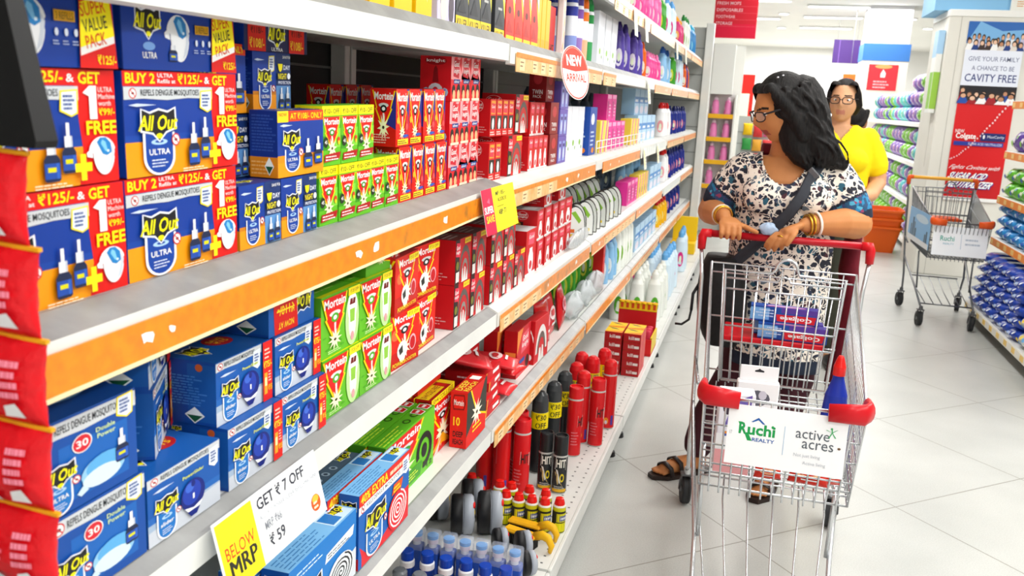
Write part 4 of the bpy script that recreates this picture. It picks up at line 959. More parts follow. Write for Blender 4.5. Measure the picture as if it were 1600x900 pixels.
GRY = Bott('grey_topped_bottle', 'bottle', MB().lathe([(.02, 0), (.021, .004), (.021, .08), (.018, .09)], gl('c8201c'), 18), MB().lathe([(.0195, .088), (.0195, .098), (.015, .104), (0, .105)], gl('70747a'), 18))
for i in range(7): stand(CLR, -.815 + i * .0478, 2.137 - i * .0015, zb0, 'small bottle under a clear square cover, %s from left' % ORD[i], 'clear-covered bottles')
for i in range(6): stand(BLU, -.80 + i * .0545, 2.03 + (i % 2) * .006, zb0, 'bottle with a dark blue round cap, %s from left' % ORD[i], 'blue-capped bottles')
for i in range(5): stand(GRY, -.79 + i * .054, 1.955, zb0, 'red bottle with a grey top at the bottom edge, %s from left' % ORD[i], 'grey-topped bottles')

# grey and black shoe polish pads in clear shells
def pad_mesh():
    mb = MB(); n = 20
    def ring(y, s): return [(s * .052 * math.cos(2 * PI * k / n) * (1 if math.cos(2 * PI * k / n) > 0 else .8), y, .062 + s * .062 * math.sin(2 * PI * k / n)) for k in range(n)]
    mb.rings([ring(-.03, .9), ring(-.024, 1.0), ring(.002, 1.0)], '1a1a1c'); mb.rings([ring(.0, .94), ring(.008, .94)], '8a8e96')
    mb.rings([ring(.006, 1.0), ring(.03, .98), ring(.036, .86)], gl('a8aeb8'))
    for k in range(4): mb.tube([(-.02 + .013 * k + .004 * math.cos(t), .0365, .06 + .03 * math.sin(t)) for t in [2 * PI * i / 12 for i in range(12)]], .0015, 'd8dce4', 5, closed=True)
    for k, c in enumerate(('d82018', 'e8c820', 'e8e8e8')): mb.ell((.02, .034, .10 - k * .022), (.018, .006, .011), c, nu=10, nv=6)
    return mb.mesh('polish_pad')
PADM = pad_mesh()
def pad(x, y, z, rz, s, label, rx=0.0, ry=0.0):
    o = bpy.data.objects.new('polish_pad', PADM); COL.objects.link(o); o.location = (x, y, z); o.rotation_euler = (rx, ry, rz); o.scale = (s, s, s); return tag(o, label, 'polish pad', 'round polish pads')
pad(-.872, 2.445, zb0 + .001, -1.15, 1.03, 'black and grey round polish pad, leftmost, half in shade')
pad(-.768, 2.385, zb0 + .001, -1.2, 1.03, 'black and grey round polish pad left of the big front one')
pad(-.775, 2.505, zb0 + .001, -1.15, 1.01, 'black and grey round polish pad behind the front two')
pad(-.692, 2.42, zb0 + .001, -1.2, 1.1, 'black and grey round polish pad, frontmost, beside the brushes')
pad(-.625, 2.315, zb0 + .001, -1.0, .62, 'small grey polish pad under the yellow brush handle, left')
pad(-.555, 2.315, zb0 + .001, -1.0, .66, 'small grey polish pad under the yellow brush handle, right')
pad(-.515, 2.22, zb0 + .001, -.9, .6, 'small grey polish pad lying beside the clear-covered bottles')

def brush(x, y, z, rz, label):
    t = empty('shoe_brush', (x, y, z), label, 'brush', 'black brushes with yellow handles', rz); t.scale = (.85, .8, 1.15)
    mb = MB(); mb.box((-.02, -.075, .026), (.02, .06, .038), 'f0b018', .005)
    kid(mb.build('brush_back'), t)
    mb = MB(); mb.tube([(0, .05, .034), (0, .085, .044), (0, .11, .04), (0, .125, .022), (0, .118, .004)], [.012, .013, .013, .012, .008], 'f0b818', 8); kid(mb.build('handle'), t)
    mb = MB()
    for i in range(5):
        for j in range(14): mb.lathe([(.0048, 0), (.004, .027)], '141414', 5, (-.016 + i * .008, -.07 + j * .0095, 0))
    kid(mb.build('bristles'), t)
    return t
brush(-.572, 2.385, zb0 + .0015, -1.85, 'black brush with curved yellow handle, front one on the base shelf')
brush(-.575, 2.447, zb0 + .0015, -1.75, 'black brush with yellow edge, behind the front brush')
tr = empty('polish_tray', (-.73, 2.262, zb0 + .0005), 'black cardboard tray with a yellow corner under the polish pads', 'tray', None, .2)
mb = MB(); mb.box((-.13, -.03, 0), (.1, -.024, .03), '161618', .001); kid(mb.build('tray_wall'), tr)
mb = MB(); mb.box((.102, -.032, 0), (.107, .05, .036), 'e8b818', .001); mb.ell((.1075, .0, .02), (.001, .012, .008), 'c01818', nu=10, nv=6); kid(mb.build('tray_end'), tr)

# stacked red cartons with yellow tops, red display tray, white leaf bottles ...
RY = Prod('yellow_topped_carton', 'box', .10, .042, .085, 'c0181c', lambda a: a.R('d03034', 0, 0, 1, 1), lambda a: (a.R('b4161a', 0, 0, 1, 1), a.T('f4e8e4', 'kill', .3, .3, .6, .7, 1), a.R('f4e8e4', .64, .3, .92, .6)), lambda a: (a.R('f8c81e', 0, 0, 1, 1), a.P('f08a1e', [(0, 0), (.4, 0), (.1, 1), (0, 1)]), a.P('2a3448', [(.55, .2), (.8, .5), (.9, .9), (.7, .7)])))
for c in range(2):
    for q in range(2):
        for k in range(5):
            place(RY, 4.20 + q * .105, zb0 + k * .0432, -.472 - c * .094, 'flat red carton with yellow top, %s column, %s stack, %s up' % (('aisle-side', 'wall-side')[c], ('front', 'rear')[q], ORD[k]), 'yellow-topped red cartons')
def leafbottle(bc, cc, lc, h=.27, r=.036):
    m = MB(); m.lathe([(r * .92, 0), (r, .006), (r * .95, h * .45), (r * .82, h * .62), (r * .8, h * .72), (r * .42, h * .84)], gl(bc), 16, sy=.62)
    a = Art(m, lambda u, v, hh: ((r + .001 + hh) * math.cos(-2.1 + 1.7 * u), .62 * (r + .001 + hh) * math.sin(-2.1 + 1.7 * u), h * (.08 + .45 * v)), 6)
    a.E(lc, .45, .5, .3, .4, 12); a.E('e8f4d8', .45, .5, .12, .2, 10)
    c = MB(); c.lathe([(r * .44, h * .82), (r * .44, h * .92), (r * .3, h * .96), (r * .22, h), (0, h)], gl(cc), 12, sy=.8)
    return m, c
def mkb(name, bc, cc, lc, h=.27, r=.036, cat='bottle'):
    m, c = leafbottle(bc, cc, lc, h, r); return Bott(name, cat, m, c)
WL = mkb('white_cleaner_bottle', 'f0f4ee', '2a8a3a', '7aba2a'); BL = mkb('blue_cleaner_bottle', 'd8ecfa', '5aa0e0', 'e02a8a', .26); PKB = mkb('magenta_cleaner_bottle', 'e0308a', '8a2060', 'f4b0d8', .25)
GRB = mkb('green_cleaner_bottle', '3f9e2c', 'e8e8e0', 'd8e040', .25); LBB = mkb('pale_blue_bottle', '8ec0e8', '2a60b8', 'f0f6fc', .24); NVB = mkb('navy_bottle', '1e2c86', '16205e', 'e88a9a', .22)
DGB = mkb('grey_blue_bottle', '46586a', '3a4856', '6a7c8c', .27, .042); WRB = mkb('red_capped_white_bottle', 'f2f2f4', 'd42020', 'f0a0a8', .24, .045); YLB = mkb('yellow_bottle', 'f4b818', 'd42020', 'f8e080', .2)
PUR = mkb('purple_bottle', '5a48a4', '3a2a78', 'e8e0f4', .24); ORB = mkb('orange_bottle', 'e8641c', 'c84a14', 'f8e8d8', .2, .03)
rb = random.Random(21)
def brow(p, n, x, y, z, dy, desc, where, group, jit=.006, start=0):
    for i in range(n):
        stand(p, x + rb.uniform(-jit, jit), y + i * dy, z, '%s, %s from the near end %s' % (desc, ORD[i + start], where), group, rz=rb.uniform(-.1, .1))
WLB = mkb('white_cleaner_bottle', 'f0f4ee', 'eef2ec', '5aae2a', .318, .05); BLB = mkb('blue_cleaner_bottle', 'd8ecfa', '6ab0ea', 'e02a8a', .34, .05)
brow(WLB, 4, -.55, 5.42, zb0, .115, 'white cleaner bottle with green leaf, front row', 'on base shelf', 'white leaf bottles')
brow(WLB, 4, -.655, 5.38, zb0, .115, 'white cleaner bottle with green leaf, second row', 'on base shelf', 'white leaf bottles')
brow(WLB, 4, -.76, 5.34, zb0, .115, 'white cleaner bottle with green leaf, third row', 'on base shelf', 'white leaf bottles')
brow(PKB, 3, -.79, 6.05, zb0, .11, 'magenta cleaner bottle behind white ones', 'on base shelf', 'magenta bottles')
brow(BLB, 5, -.56, 6.05, zb0, .12, 'pale blue capped bottle', 'at the base shelf edge', 'blue bottles on the base')
brow(BLB, 5, -.67, 6.08, zb0, .12, 'pale blue capped bottle in the back row', 'on base shelf', 'blue bottles on the base')
t = empty('yellow_display', (-.60, 8.2, zb0 + .0008), 'yellow cardboard display behind the blue bottles at shelf end', 'display')
mb = MB(); mb.box((-.12, -.1, 0), (.1, .1, .1), 'f4c81a', .003); kid(mb.build('carton'), t)
mb = MB(); mb.box((-.12, .08, .1), (.1, .1, .32), 'fcd21a', .002); kid(mb.build('header'), t)
brow(BLB, 3, -.56, 7.2, zb0, .13, 'blue bottle before the yellow display', 'on base shelf', 'blue bottles on the base')
o = tag(MB().ell((0, 0, .02), (.03, .05, .02), gl('9ad0ec'), nu=14, nv=8).build('soap_packet', None, (-.5, 4.95, zb0)), 'light blue packet lying alone on the base shelf edge', 'packet')
# red display tray with yellow back card and packets
t = empty('freshener_tray', (-.56, 4.72, zb0 + .0006), 'red display tray with scalloped yellow back holding pink packets', 'display')
mb = MB(); mb.box((-.12, -.13, 0), (.1, .12, .012), 'c8181c'); mb.box((-.12, -.13, .012), (.1, -.122, .09), 'd81e20'); mb.box((.092, -.122, .012), (.1, .12, .1), 'e0c018'); kid(mb.build('tray'), t)
mb = MB(); mb.box((-.12, .112, .012), (.092, .12, .24), 'd02024')
for k in range(7): mb.lathe([(.017, -.004), (.017, .004)], 'f8d020', 14, (-.105 + k * .0305, .116, .235))
mb.box((-.12, .108, .19), (.092, .112, .24), 'f8d020')
for k in range(7): mb.box((-.11 + k * .03, .1065, .2), (-.095 + k * .03, .108, .23), 'd8501c')
kid(mb.build('back_card'), t)
PKT = MB(); PKT.rings([[(.02 * c_ * math.cos(a), .006 * c_ * math.sin(a), z) for a in [2 * PI * i / 12 for i in range(12)]] for z, c_ in ((0, .6), (.01, 1), (.07, 1.05), (.1, .7), (.115, .9), (.118, .2))], gl('e0405a', .25)); PKT.ell((0, -.004, .05), (.012, .004, .02), 'f4d0d4', nu=10, nv=6)
PKT = PKT.mesh('freshener_packet')
for r_ in range(3):
    for i in range(5):
        o = bpy.data.objects.new('freshener_packet', PKT); COL.objects.link(o); o.location = (-.65 + i * .04, 4.635 + r_ * .055, zb0 + .0135); o.rotation_euler = (rb.uniform(-.1, .1), 0, rb.uniform(-.3, .3))
        tag(o, 'pink freshener packet in the red tray, %s row, %s from left' % (('front', 'middle', 'back')[r_], ORD[i]), 'packet', 'pink freshener packets')

# ---- A level beyond the joint
CB2 = Prod('red_machine_box', 'box', .15, .115, .105, 'b01018', f_coil_machine, s_coil_machine)
SR = Prod('small_red_refill_box', 'box', .055, .1, .05, 'd4161a', f_smallred, s_coil_machine)
WR = Prod('white_printed_red_box', 'box', .062, .105, .05, 'd0141c', f_whitered, s_coil_machine)
TP = Prod('twin_pack_box', 'box', .12, .106, .06, '8a0d14', f_twinpack, f_twinpack)
PU = Prod('purple_refill_pack', 'box', .13, .095, .05, '6a58b0', f_purple, None)
WF = Prod('white_leaf_carton', 'box', .12, .2, .06, 'eceef6', f_white_leaf, None)
BC2 = Prod('blue_cleaner_carton', 'box', .15, .2, .07, '1a4aa4', f_blueclean, f_blueclean)
PK = Prod('pink_carton', 'box', .13, .13, .07, 'e8359a', f_pinkbox, None)
LBX = Prod('pale_blue_pack', 'box', .2, .155, .08, 'a8cdec', lambda a: (a.R('b4d6f0', 0, 0, 1, 1), a.R('3f8ad0', 0, .45, 1, .7), a.lines('f0f8ff', .1, .5, .9, .66, 1, .6), a.E('e8e4f4', .5, .2, .4, .16, 14)), None)
YP = Prod('yellow_pink_pack', 'box', .1, .14, .06, 'f4d84a', lambda a: (a.R('f8e060', 0, 0, 1, 1), a.P('e83a9a', [(.2, 0), (.5, 0), (.8, 1), (.5, 1)]), a.E('8aba3a', .75, .3, .15, .15, 10)), None)
zA = LV['A']; GA = 'red cartons on the middle shelf'
run(SR, 2, 2.285, zA, -.70, .06, 'small red and black box', 'right after the shelf joint', GA)
place(CB2, 2.47, zA, -.70, 'red machine box with grey arcs standing on the middle shelf', GA)
run(WR, 4, 2.70, zA, -.70, .064, 'red box with white bottle print', 'in lower row', GA)
place(TP, 2.985, zA, -.70, 'dark red TWIN PACK box in the lower row', GA)
run(SR, 4, 2.33, zA + .116, -.715, .06, 'small red and orange box', 'in upper row', GA)
run(SR, 2, 2.33, zA, -.78, .06, 'small red and orange box', 'holding the upper row from behind', GA)
place(CB2, 2.60, zA + .118, -.72, 'red machine box in the upper row of the middle shelf', GA)
run(WR, 3, 2.76, zA + .1065, -.715, .064, 'red box with white bottle print', 'in upper row', GA)
place(TP, 2.975, zA + .1075, -.70, 'dark red TWIN PACK box in the upper row', GA)
place(TP, 2.975, zA + .215, -.72, 'dark red TWIN PACK box on top near the NEW ARRIVAL disc', GA)
for k in range(3): place(PU, 3.12, zA + k * .096, -.70, 'purple bottle twin pack in a stack of three, %s' % ('bottom', 'middle', 'top')[k], 'purple packs')
run(SR, 5, 2.3, zA + .0, -.98, .09, 'dim red box', 'at the dark back', 'dim boxes at the back'); run(SR, 5, 2.35, zA + .101, -.98, .09, 'dim red box upper row', 'at the dark back', 'dim boxes at the back')
run(WF, 3, 3.30, zA, -.72, .125, 'white and green carton', 'beside the purple packs', 'white leaf cartons')
place(BC2, 3.70, zA, -.70, 'dark blue carton beside the white and green cartons', 'blue cartons')
run(YP, 2, 3.95, zA, -.70, .11, 'yellow and green pack', 'beside the blue carton', 'yellow packs on the middle shelf')
run(PK, 4, 4.25, zA, -.72, .14, 'pink carton', 'on middle shelf', 'pink cartons')
run(PK, 2, 4.32, zA + .131, -.74, .14, 'pink carton, upper', 'on middle shelf', 'pink cartons')
run(YP, 3, 4.9, zA, -.70, .11, 'yellow and pink pack', 'past the pink cartons', 'yellow packs on the middle shelf')
run(LBX, 4, 5.3, zA, -.72, .22, 'pale blue pack', 'on middle shelf', 'pale blue packs')
run(LBX, 3, 5.4, zA + .156, -.76, .22, 'pale blue pack, upper', 'on middle shelf', 'pale blue packs')
brow(DGB, 8, -.95, 3.6, zA, .24, 'dark grey-blue bottle', 'behind the packs, middle shelf', 'grey-blue bottles')
brow(WRB, 3, -.73, 6.5, zA, .2, 'white bottle with red cap', 'on middle shelf', 'red-capped white bottles')
brow(NVB, 6, -.73, 7.2, zA, .24, 'navy bottle', 'at far end of middle shelf', 'navy bottles')
# wire fence in front of the pink cartons
t = empty('shelf_fence', (-.675, 4.5, zA), 'low white wire fence along the pink cartons', 'fence')
mb = MB()
for z in (.03, .06): mb.tube([(0, -.75, z), (0, .75, z)], .002, 'f2f2f0', 6)
for k in range(13): mb.tube([(0, -.75 + k * .125, .0015), (0, -.75 + k * .125, .062)], .002, 'f2f2f0', 6)
kid(mb.build('wires'), t)

# ---- B level beyond the joint
BW = Prod('red_white_box', 'box', .105, .1, .08, 'd0141c', f_whitered, s_coil_machine, lambda a: (a.R('c8c4c4', 0, 0, 1, 1), a.R('e8e8e8', .2, .2, .8, .8)))
BG = Prod('tall_red_white_box', 'box', .13, .15, .09, 'c8121a', f_whitered, s_coil_machine, lambda a: a.R('d8d4d4', 0, 0, 1, 1))
place(BG, 2.70, zB, -.69, 'tall red and white box beside the dark machine boxes', 'red and white boxes')
for c in range(5):
    for r_ in range(2 + (c % 2)):
        place(BW, 2.84 + c * .112, zB + r_ * .1008, -.69 - .004 * r_, 'red and white bottle-print box, column %s from left, %s' % (ORD[c], ('bottom', 'second', 'third')[r_]), 'red and white boxes', rz=rb.uniform(-.06, .06))
def dpack(col, edge):
    mb = MB(); n = 12
    pr = [(-.045, 0), (.045, 0)] + [(.045 * math.cos(t), .06 + .085 * math.sin(t)) for t in [PI * i / n for i in range(n + 1)]]
    mb.rings([[(x, y, z) for x, z in pr] for y in (-.014, .014)], edge, smooth=False)
    a = Art(mb, lambda u, v, h: (-.045 + .09 * u, -.0142 - h, .145 * v))
    a.P(col, [(.04, .02), (.96, .02)] + [(.5 + .46 * math.cos(t), .41 + .56 * math.sin(t)) for t in [PI * i / n for i in range(n + 1)]])
    a.P('8ac03a', [(.5, .85), (.8, .6), (.7, .5), (.3, .8)]); a.R('f0d020', .2, .12, .8, .2); a.R('e06a2a', .3, .24, .5, .34)
    return mb.mesh('blister_pack')
DP = [dpack('f0f2ee', '22262a'), dpack('e8ece6', '3a3028')]
for i in range(11):
    o = bpy.data.objects.new('blister_pack', DP[i % 2]); COL.objects.link(o); o.location = (-.715 + rb.uniform(-.01, .01), 3.55 + i * .1, zB + .001); o.rotation_euler = (0, 0, rb.uniform(.1, .5))
    tag(o, 'rounded white blister pack with dark rim, %s in the file along the shelf' % ORD[i], 'blister pack', 'white blister packs')
for i in range(6):
    o = bpy.data.objects.new('blister_pack', DP[i % 2]); COL.objects.link(o); o.location = (-.83 + rb.uniform(-.01, .01), 3.9 + i * .13, zB + .001); o.rotation_euler = (0, 0, rb.uniform(.1, .5)); o.scale = (1, 1, 1.25)
    tag(o, 'taller rounded white blister pack in the back file, %s' % ORD[i], 'blister pack', 'white blister packs')
run(PK, 3, 4.95, zB, -.70, .14, 'magenta carton', 'past the blister packs', 'pink cartons')
brow(DGB, 7, -.95, 4.2, zB, .24, 'dark grey-blue bottle', 'behind packs, waist-high shelf', 'grey-blue bottles')
run(YP, 4, 5.4, zB, -.70, .12, 'yellow and pink pack', 'on waist-high shelf', 'yellow packs')
run(LBX, 3, 5.95, zB, -.70, .22, 'pale blue pack', 'on waist-high shelf', 'pale blue packs')
brow(LBB, 5, -.845, 5.6, zB, .18, 'pale blue bottle', 'on waist-high shelf', 'pale blue bottles')
brow(WRB, 2, -.72, 6.75, zB, .2, 'white bottle with red cap', 'on waist-high shelf', 'red-capped white bottles')
brow(NVB, 6, -.72, 7.2, zB, .24, 'navy bottle', 'at far end of waist-high shelf', 'navy bottles')
def pouch(w, h, t, col, col2, name='pouch'):
    mb = MB(); R = []
    for k in range(9):
        v = k / 8; th = t * (math.sin(PI * min(1, max(0, v))) ** .6) + .0015; ww = w * (1 - .08 * math.sin(PI * v))
        R.append([(th * math.sin(a) * (1 + .15 * math.sin(5 * a + k)), ww / 2 * math.cos(a), h * v) for a in [2 * PI * i / 16 for i in range(16)]])
    mb.rings(R, col)
    a = Art(mb, lambda u, v, hh: (t * (math.sin(PI * (.2 + .6 * v)) ** .6) * math.sqrt(max(.02, 1 - (2 * u - 1) ** 2 * .6)) * 1.16 + .002 + hh, w * .8 * (u - .5), h * (.2 + .6 * v)), 4)
    a.E(col2, .5, .6, .4, .28, 14); a.E(col, .5, .62, .22, .14, 12); a.R(WHITE, .3, .1, .8, .2)
    return mb
CLB = mat('dfe6ea', .12, alpha=.55, bump=.6, bscale=40, name='clear_film')
def lump(nm, lab, x, y, z, r, m, cat='bag', seed=1):
    mb = MB(); rd = random.Random(seed); R = []
    ph = [rd.uniform(0, 6) for _ in range(6)]
    for i in range(1, 14):
        th = PI * i / 14
        R.append([((r[0] * (1 + .16 * math.sin(3 * a + ph[0] + 4 * th) + .09 * math.sin(7 * a + ph[1])) * math.sin(th) * math.cos(a)), (r[1] * (1 + .14 * math.sin(4 * a + ph[2] - 3 * th)) * math.sin(th) * math.sin(a)), max(0.0, r[2] - r[2] * (1 + .12 * math.sin(5 * a + ph[3])) * math.cos(th))) for a in [2 * PI * k / 24 for k in range(24)]])
    mb.rings(R, m); return tag(mb.build(nm, None, (x, y, z + .001)), lab, cat)
lump('clear_plastic_bag', 'crumpled clear plastic bag on the waist-high shelf edge', -.668, 3.46, zB, (.014, .2, .03), CLB)

# ---- C level beyond the joint
FL = Prod('flat_red_carton', 'box', .15, .026, .12, 'c01018', lambda a: (a.R('c8141c', 0, 0, 1, 1), a.R(WHITE, .5, .3, .9, .7), a.P('f0c020', [(.0, 0), (.05, 0), (.12, 1), (.07, 1)])), lambda a: (a.R('b01016', 0, 0, 1, 1), a.lines('f0d0d0', .3, .3, .8, .7, 1, .5)), lambda a: (a.R('d01820', 0, 0, 1, 1), a.E('e03848', .4, .5, .2, .2, 14), a.R(WHITE, .66, .2, .9, .5)))
for k in range(6): place(FL, 2.46 + (k % 2) * .006, zC + k * .0268, -.80 - (k % 3) * .004, 'flat red carton in the rear pile past the joint, %s from bottom' % ORD[k], 'flat red cartons', rz=.05 * (k % 2))
for k in range(5): place(FL, 2.30 + (k % 2) * .006, zC + k * .0268, -.682 - (k % 3) * .004, 'flat red carton in the pile at the joint, %s from bottom' % ORD[k], 'flat red cartons', rz=.06 * (k % 2))
RCB = Prod('red_mosquito_card_box', 'box', .17, .16, .045, 'c8141c', lambda a: (a.R('d0202a', 0, 0, 1, 1), a.P('f08a3a', [(0, .5), (.4, 1), (0, 1)]), a.P('e85a6a', [(.3, .45), (.9, .5), (.85, .9), (.35, .85)]), a.T(WHITE, 'Good', .4, .7, .8, .82, 1.2), a.T(WHITE, 'knight', .36, .54, .84, .67, 1.2), a.R('2a4a9a', .2, .25, .6, .34), a.E('3a1a14', .8, .18, .14, .14, 12)), lambda a: (a.R('b81018', 0, 0, 1, 1), a.R('e88a3a', .1, .3, .9, .55), a.R('2a4a9a', .2, .1, .8, .24)))
run(RCB, 1, 2.695, zC, -.70, .2, 'upright red mosquito box', 'behind the red packet pile', 'upright red boxes'); place(RCB, 2.665, zC, -.76, 'upright red box in second row behind the packet pile', 'upright red boxes'); place(RCB, 2.64, zC, -.93, 'upright red box leaning in the shaded row', 'upright red boxes')
ARC = Prod('red_arc_box', 'box', .17, .155, .04, 'c8141c', lambda a: (a.R('d01a22', 0, 0, 1, 1), a.ring('e8e4e2', .5, .2, .4, .62, .25, 0, 180), a.ring('6a5a54', .5, .2, .3, .46, .3, 0, 180), a.P('e8e4e0', [(.3, 0), (.36, .3), (.46, .3), (.5, .05), (.56, .34), (.64, .3), (.7, 0)])), lambda a: (a.R('c01018', 0, 0, 1, 1), a.E(WHITE, .5, .16, .3, .08, 12), a.P(WHITE, [(.3, .8), (.7, .7), (.9, .5), (.9, .62), (.5, .86)])))
place(ARC, 2.875, zC, -.682, 'red box with grey arc print at the lower shelf edge', 'upright red boxes', rz=-.05)
PCH = [pouch(.15, .17, .018, gl('cc1820', .25), 'f0a0b0').mesh('red_pouch'), pouch(.14, .16, .018, gl('d82c34', .25), 'f4d8d8').mesh('red_pouch')]
def pch(i, x, y, z, rx, ry, rz, lab):
    o = bpy.data.objects.new('red_pouch', PCH[i % 2]); COL.objects.link(o); o.location = (x, y, z); o.rotation_euler = (rx, ry, rz); return tag(o, lab, 'pouch', 'red pouches')
for i in range(3): pch(i, -.715 - .012 * (i % 2), 3.13 + i * .157, zC + .003, .0, -.12, .1 * (i % 3 - 1), 'red refill pouch standing right of the arc box, %s' % ORD[i])
pch(1, -.69, 2.36, zC + .152, -.1, -1.35, .5, 'crumpled red pouch tossed on the front carton pile')
pch(0, -.78, 2.53, zC + .18, .15, -1.3, -.3, 'crumpled red pouch tossed on the rear carton pile')
for q in (pch(1, -.662, 2.53, zC + .02, 0, -1.42, .0, 'flat red pouch lying at the shelf edge beside the carton pile'), pch(0, -.664, 2.615, zC + .057, 0, -1.42, -.1, 'red pouch slumped before the upright red box'), pch(1, -.662, 2.56, zC + .095, .1, -1.42, .1, 'crumpled red pouch on top of the two flat ones')): q.scale = (.8, .8, .8)
for i, (y, s) in enumerate(((3.62, 3), (3.88, 8), (4.13, 5))):
    lump('clear_bag', 'clear bag of white refills on lower shelf, %s from left' % ORD[i], -.705, y, zC, (.04, .1, .055), CLB, 'bag', s)
brow(GRB, 4, -.81, 3.75, zC, .13, 'green and yellow bottle', 'on lower shelf', 'green bottles')
BAR = Prod('tall_red_carton', 'box', .05, .23, .05, 'cc1a14', lambda a: a.lines('e85a50', .2, .1, .8, .9, 5, .5), None)
place(BAR, 4.29, zC, -.70, 'tall narrow red carton among the green bottles', None)
brow(LBB, 3, -.72, 4.40, zC, .13, 'pale blue bottle', 'on lower shelf', 'pale blue bottles'); brow(GRB, 3, -.82, 4.4, zC, .15, 'green bottle in second row', 'on lower shelf', 'green bottles')
brow(WL, 5, -.72, 4.8, zC, .11, 'white and green bottle', 'on lower shelf', 'white leaf bottles')
run(LBX, 5, 5.45, zC, -.70, .22, 'white and blue pack', 'on lower shelf', 'pale blue packs')
brow(YLB, 4, -.72, 6.7, zC, .14, 'yellow bottle with red cap', 'on lower shelf', 'yellow bottles')
brow(NVB, 5, -.74, 7.4, zC, .26, 'navy bottle', 'at far end of lower shelf', 'navy bottles')

# ---- T level beyond the red cartons
YT = Prod('yellow_tube_pack', 'box', .055, .17, .04, 'f2b410', lambda a: (a.R('f6bc14', .05, .02, .95, .98), a.R('e8a808', .1, .0, .9, .25)), None)
run(YT, 3, 2.76, LV['T'], -.71, .06, 'plain yellow upright pack', 'on top shelf', 'yellow packs on top shelf')
RDX = Prod('dark_red_carton', 'box', .1, .16, .05, 'c01818', lambda a: (a.R('c8201c', 0, 0, 1, 1), a.T('181818', 'HIT', .4, .06, .9, .24, 1.5)), None)
place(RDX, 2.95, LV['T'], -.72, 'dark red carton on the top shelf behind the hanging pack', None)
place(BS, 2.95, LV['T'], -.80, 'black carton behind the yellow packs on top shelf', 'black spray cartons')
hp = empty('hanging_pack', (-.72, 3.14, LV['T'] + .001), 'tall pale pink pack with yellow flowers above the NEW ARRIVAL disc', 'pack', None, .15)
mb = MB(); mb.box((-.012, -.045, 0), (.012, .045, .27), 'ead8d4', .004); a = face_art(mb, (.012, -.045, 0), (0, .09, 0), (0, 0, .27)); a.P('f0b0a8', [(0, .1), (.5, 0), (.9, .3), (.2, .6)])
for k in range(5): a.E('f0d020', .3 + .1 * (k % 3), .15 + .15 * k, .12, .05, 10)
a.E('c8ccd0', .5, .86, .3, .1, 14); kid(mb.build('card'), hp)
SPR = {}
def spray(bc, cc, ring_, h=.26):
    k = (bc, cc)
    if k not in SPR:
        mb = MB(); mb.lathe([(.024, 0, bc), (.026, .004, bc), (.026, h * .35, 'eceef6'), (.026, h * .62, ring_), (.026, h * .75, 'eceef6'), (.024, h * .8)], gl(bc), 16); c = MB(); c.lathe([(.0235, h * .79), (.0235, h * .9), (.017, h * .97), (.012, h), (0, h)], gl(cc), 16); SPR[k] = Bott('air_freshener_can', 'spray can', mb, c)
    return SPR[k]
cols = [('8a9ad8', '2a3a98', '2a3494'), ('9a78c0', '4a3a88', '7a4aa0'), ('f0b890', 'e86a14', 'e8741c'), ('3a9a58', '18803a', '148038')]
for i, (b_, c_, r_) in enumerate(cols):
    stand(spray(b_, c_, r_), -.73, 3.34 + i * .105, LV['T'], ['blue and violet', 'purple', 'orange', 'green'][i] + ' ringed freshener can on the top shelf', 'freshener cans')
    stand(spray(b_, c_, r_), -.80, 3.36 + i * .105, LV['T'], ['blue and violet', 'purple', 'orange', 'green'][i] + ' ringed freshener can in the second row', 'freshener cans')
WLC = Prod('white_freshener_carton', 'box', .15, .23, .06, 'eceef6', f_white_leaf, None)
run(WLC, 3, 3.80, LV['T'], -.71, .17, 'tall white carton with green leaf', 'on top shelf', 'white freshener cartons')
place(Prod('blue_topped_carton', 'box', .18, .26, .06, 'd8e4f6', lambda a: (a.R('e4ecf8', 0, 0, 1, .65), a.R('2a5ab8', 0, .65, 1, 1)), None), 3.75, LV['T'], -.79, 'white carton with blue top behind the leaf cartons')
brow(PUR, 2, -.72, 4.42, LV['T'], .14, 'purple and orange bottle', 'on top shelf', 'purple bottles'); brow(ORB, 1, -.735, 4.62, LV['T'], .1, 'orange bottle beside the purple ones', 'on top shelf', 'orange bottles')
brow(PUR, 2, -.72, 4.85, LV['T'], .16, 'purple grey bottle', 'past the joint on top shelf', 'purple bottles', start=2); brow(ORB, 1, -.71, 5.2, LV['T'], .1, 'orange and green bottle past the purple ones', 'on top shelf', 'orange bottles')
PKS = mkb('pink_bottle', 'ea4a94', 'f07ab0', 'f8d0e0', .17, .04)
brow(PKS, 4, -.725, 5.55, LV['T'], .12, 'small pink bottle', 'on top shelf', 'pink bottles')
brow(NVB, 5, -.84, 5.4, LV['T'], .2, 'navy bottle in the second row', 'on top shelf', 'navy bottles')
brow(LBB, 3, -.72, 6.2, LV['T'], .2, 'pale blue bottle', 'on top shelf', 'pale blue bottles'); brow(GRB, 2, -.72, 6.85, LV['T'], .16, 'green bottle', 'on top shelf', 'green bottles'); brow(BL, 3, -.72, 7.2, LV['T'], .18, 'blue bottle', 'on top shelf', 'blue bottles on top')
brow(ORB, 2, -.71, 7.8, LV['T'], .3, 'orange bottle', 'at far end of top shelf', 'orange bottles'); brow(NVB, 1, -.71, 7.96, LV['T'], .3, 'dark bottle between orange ones', 'at far end of top shelf', 'navy bottles')
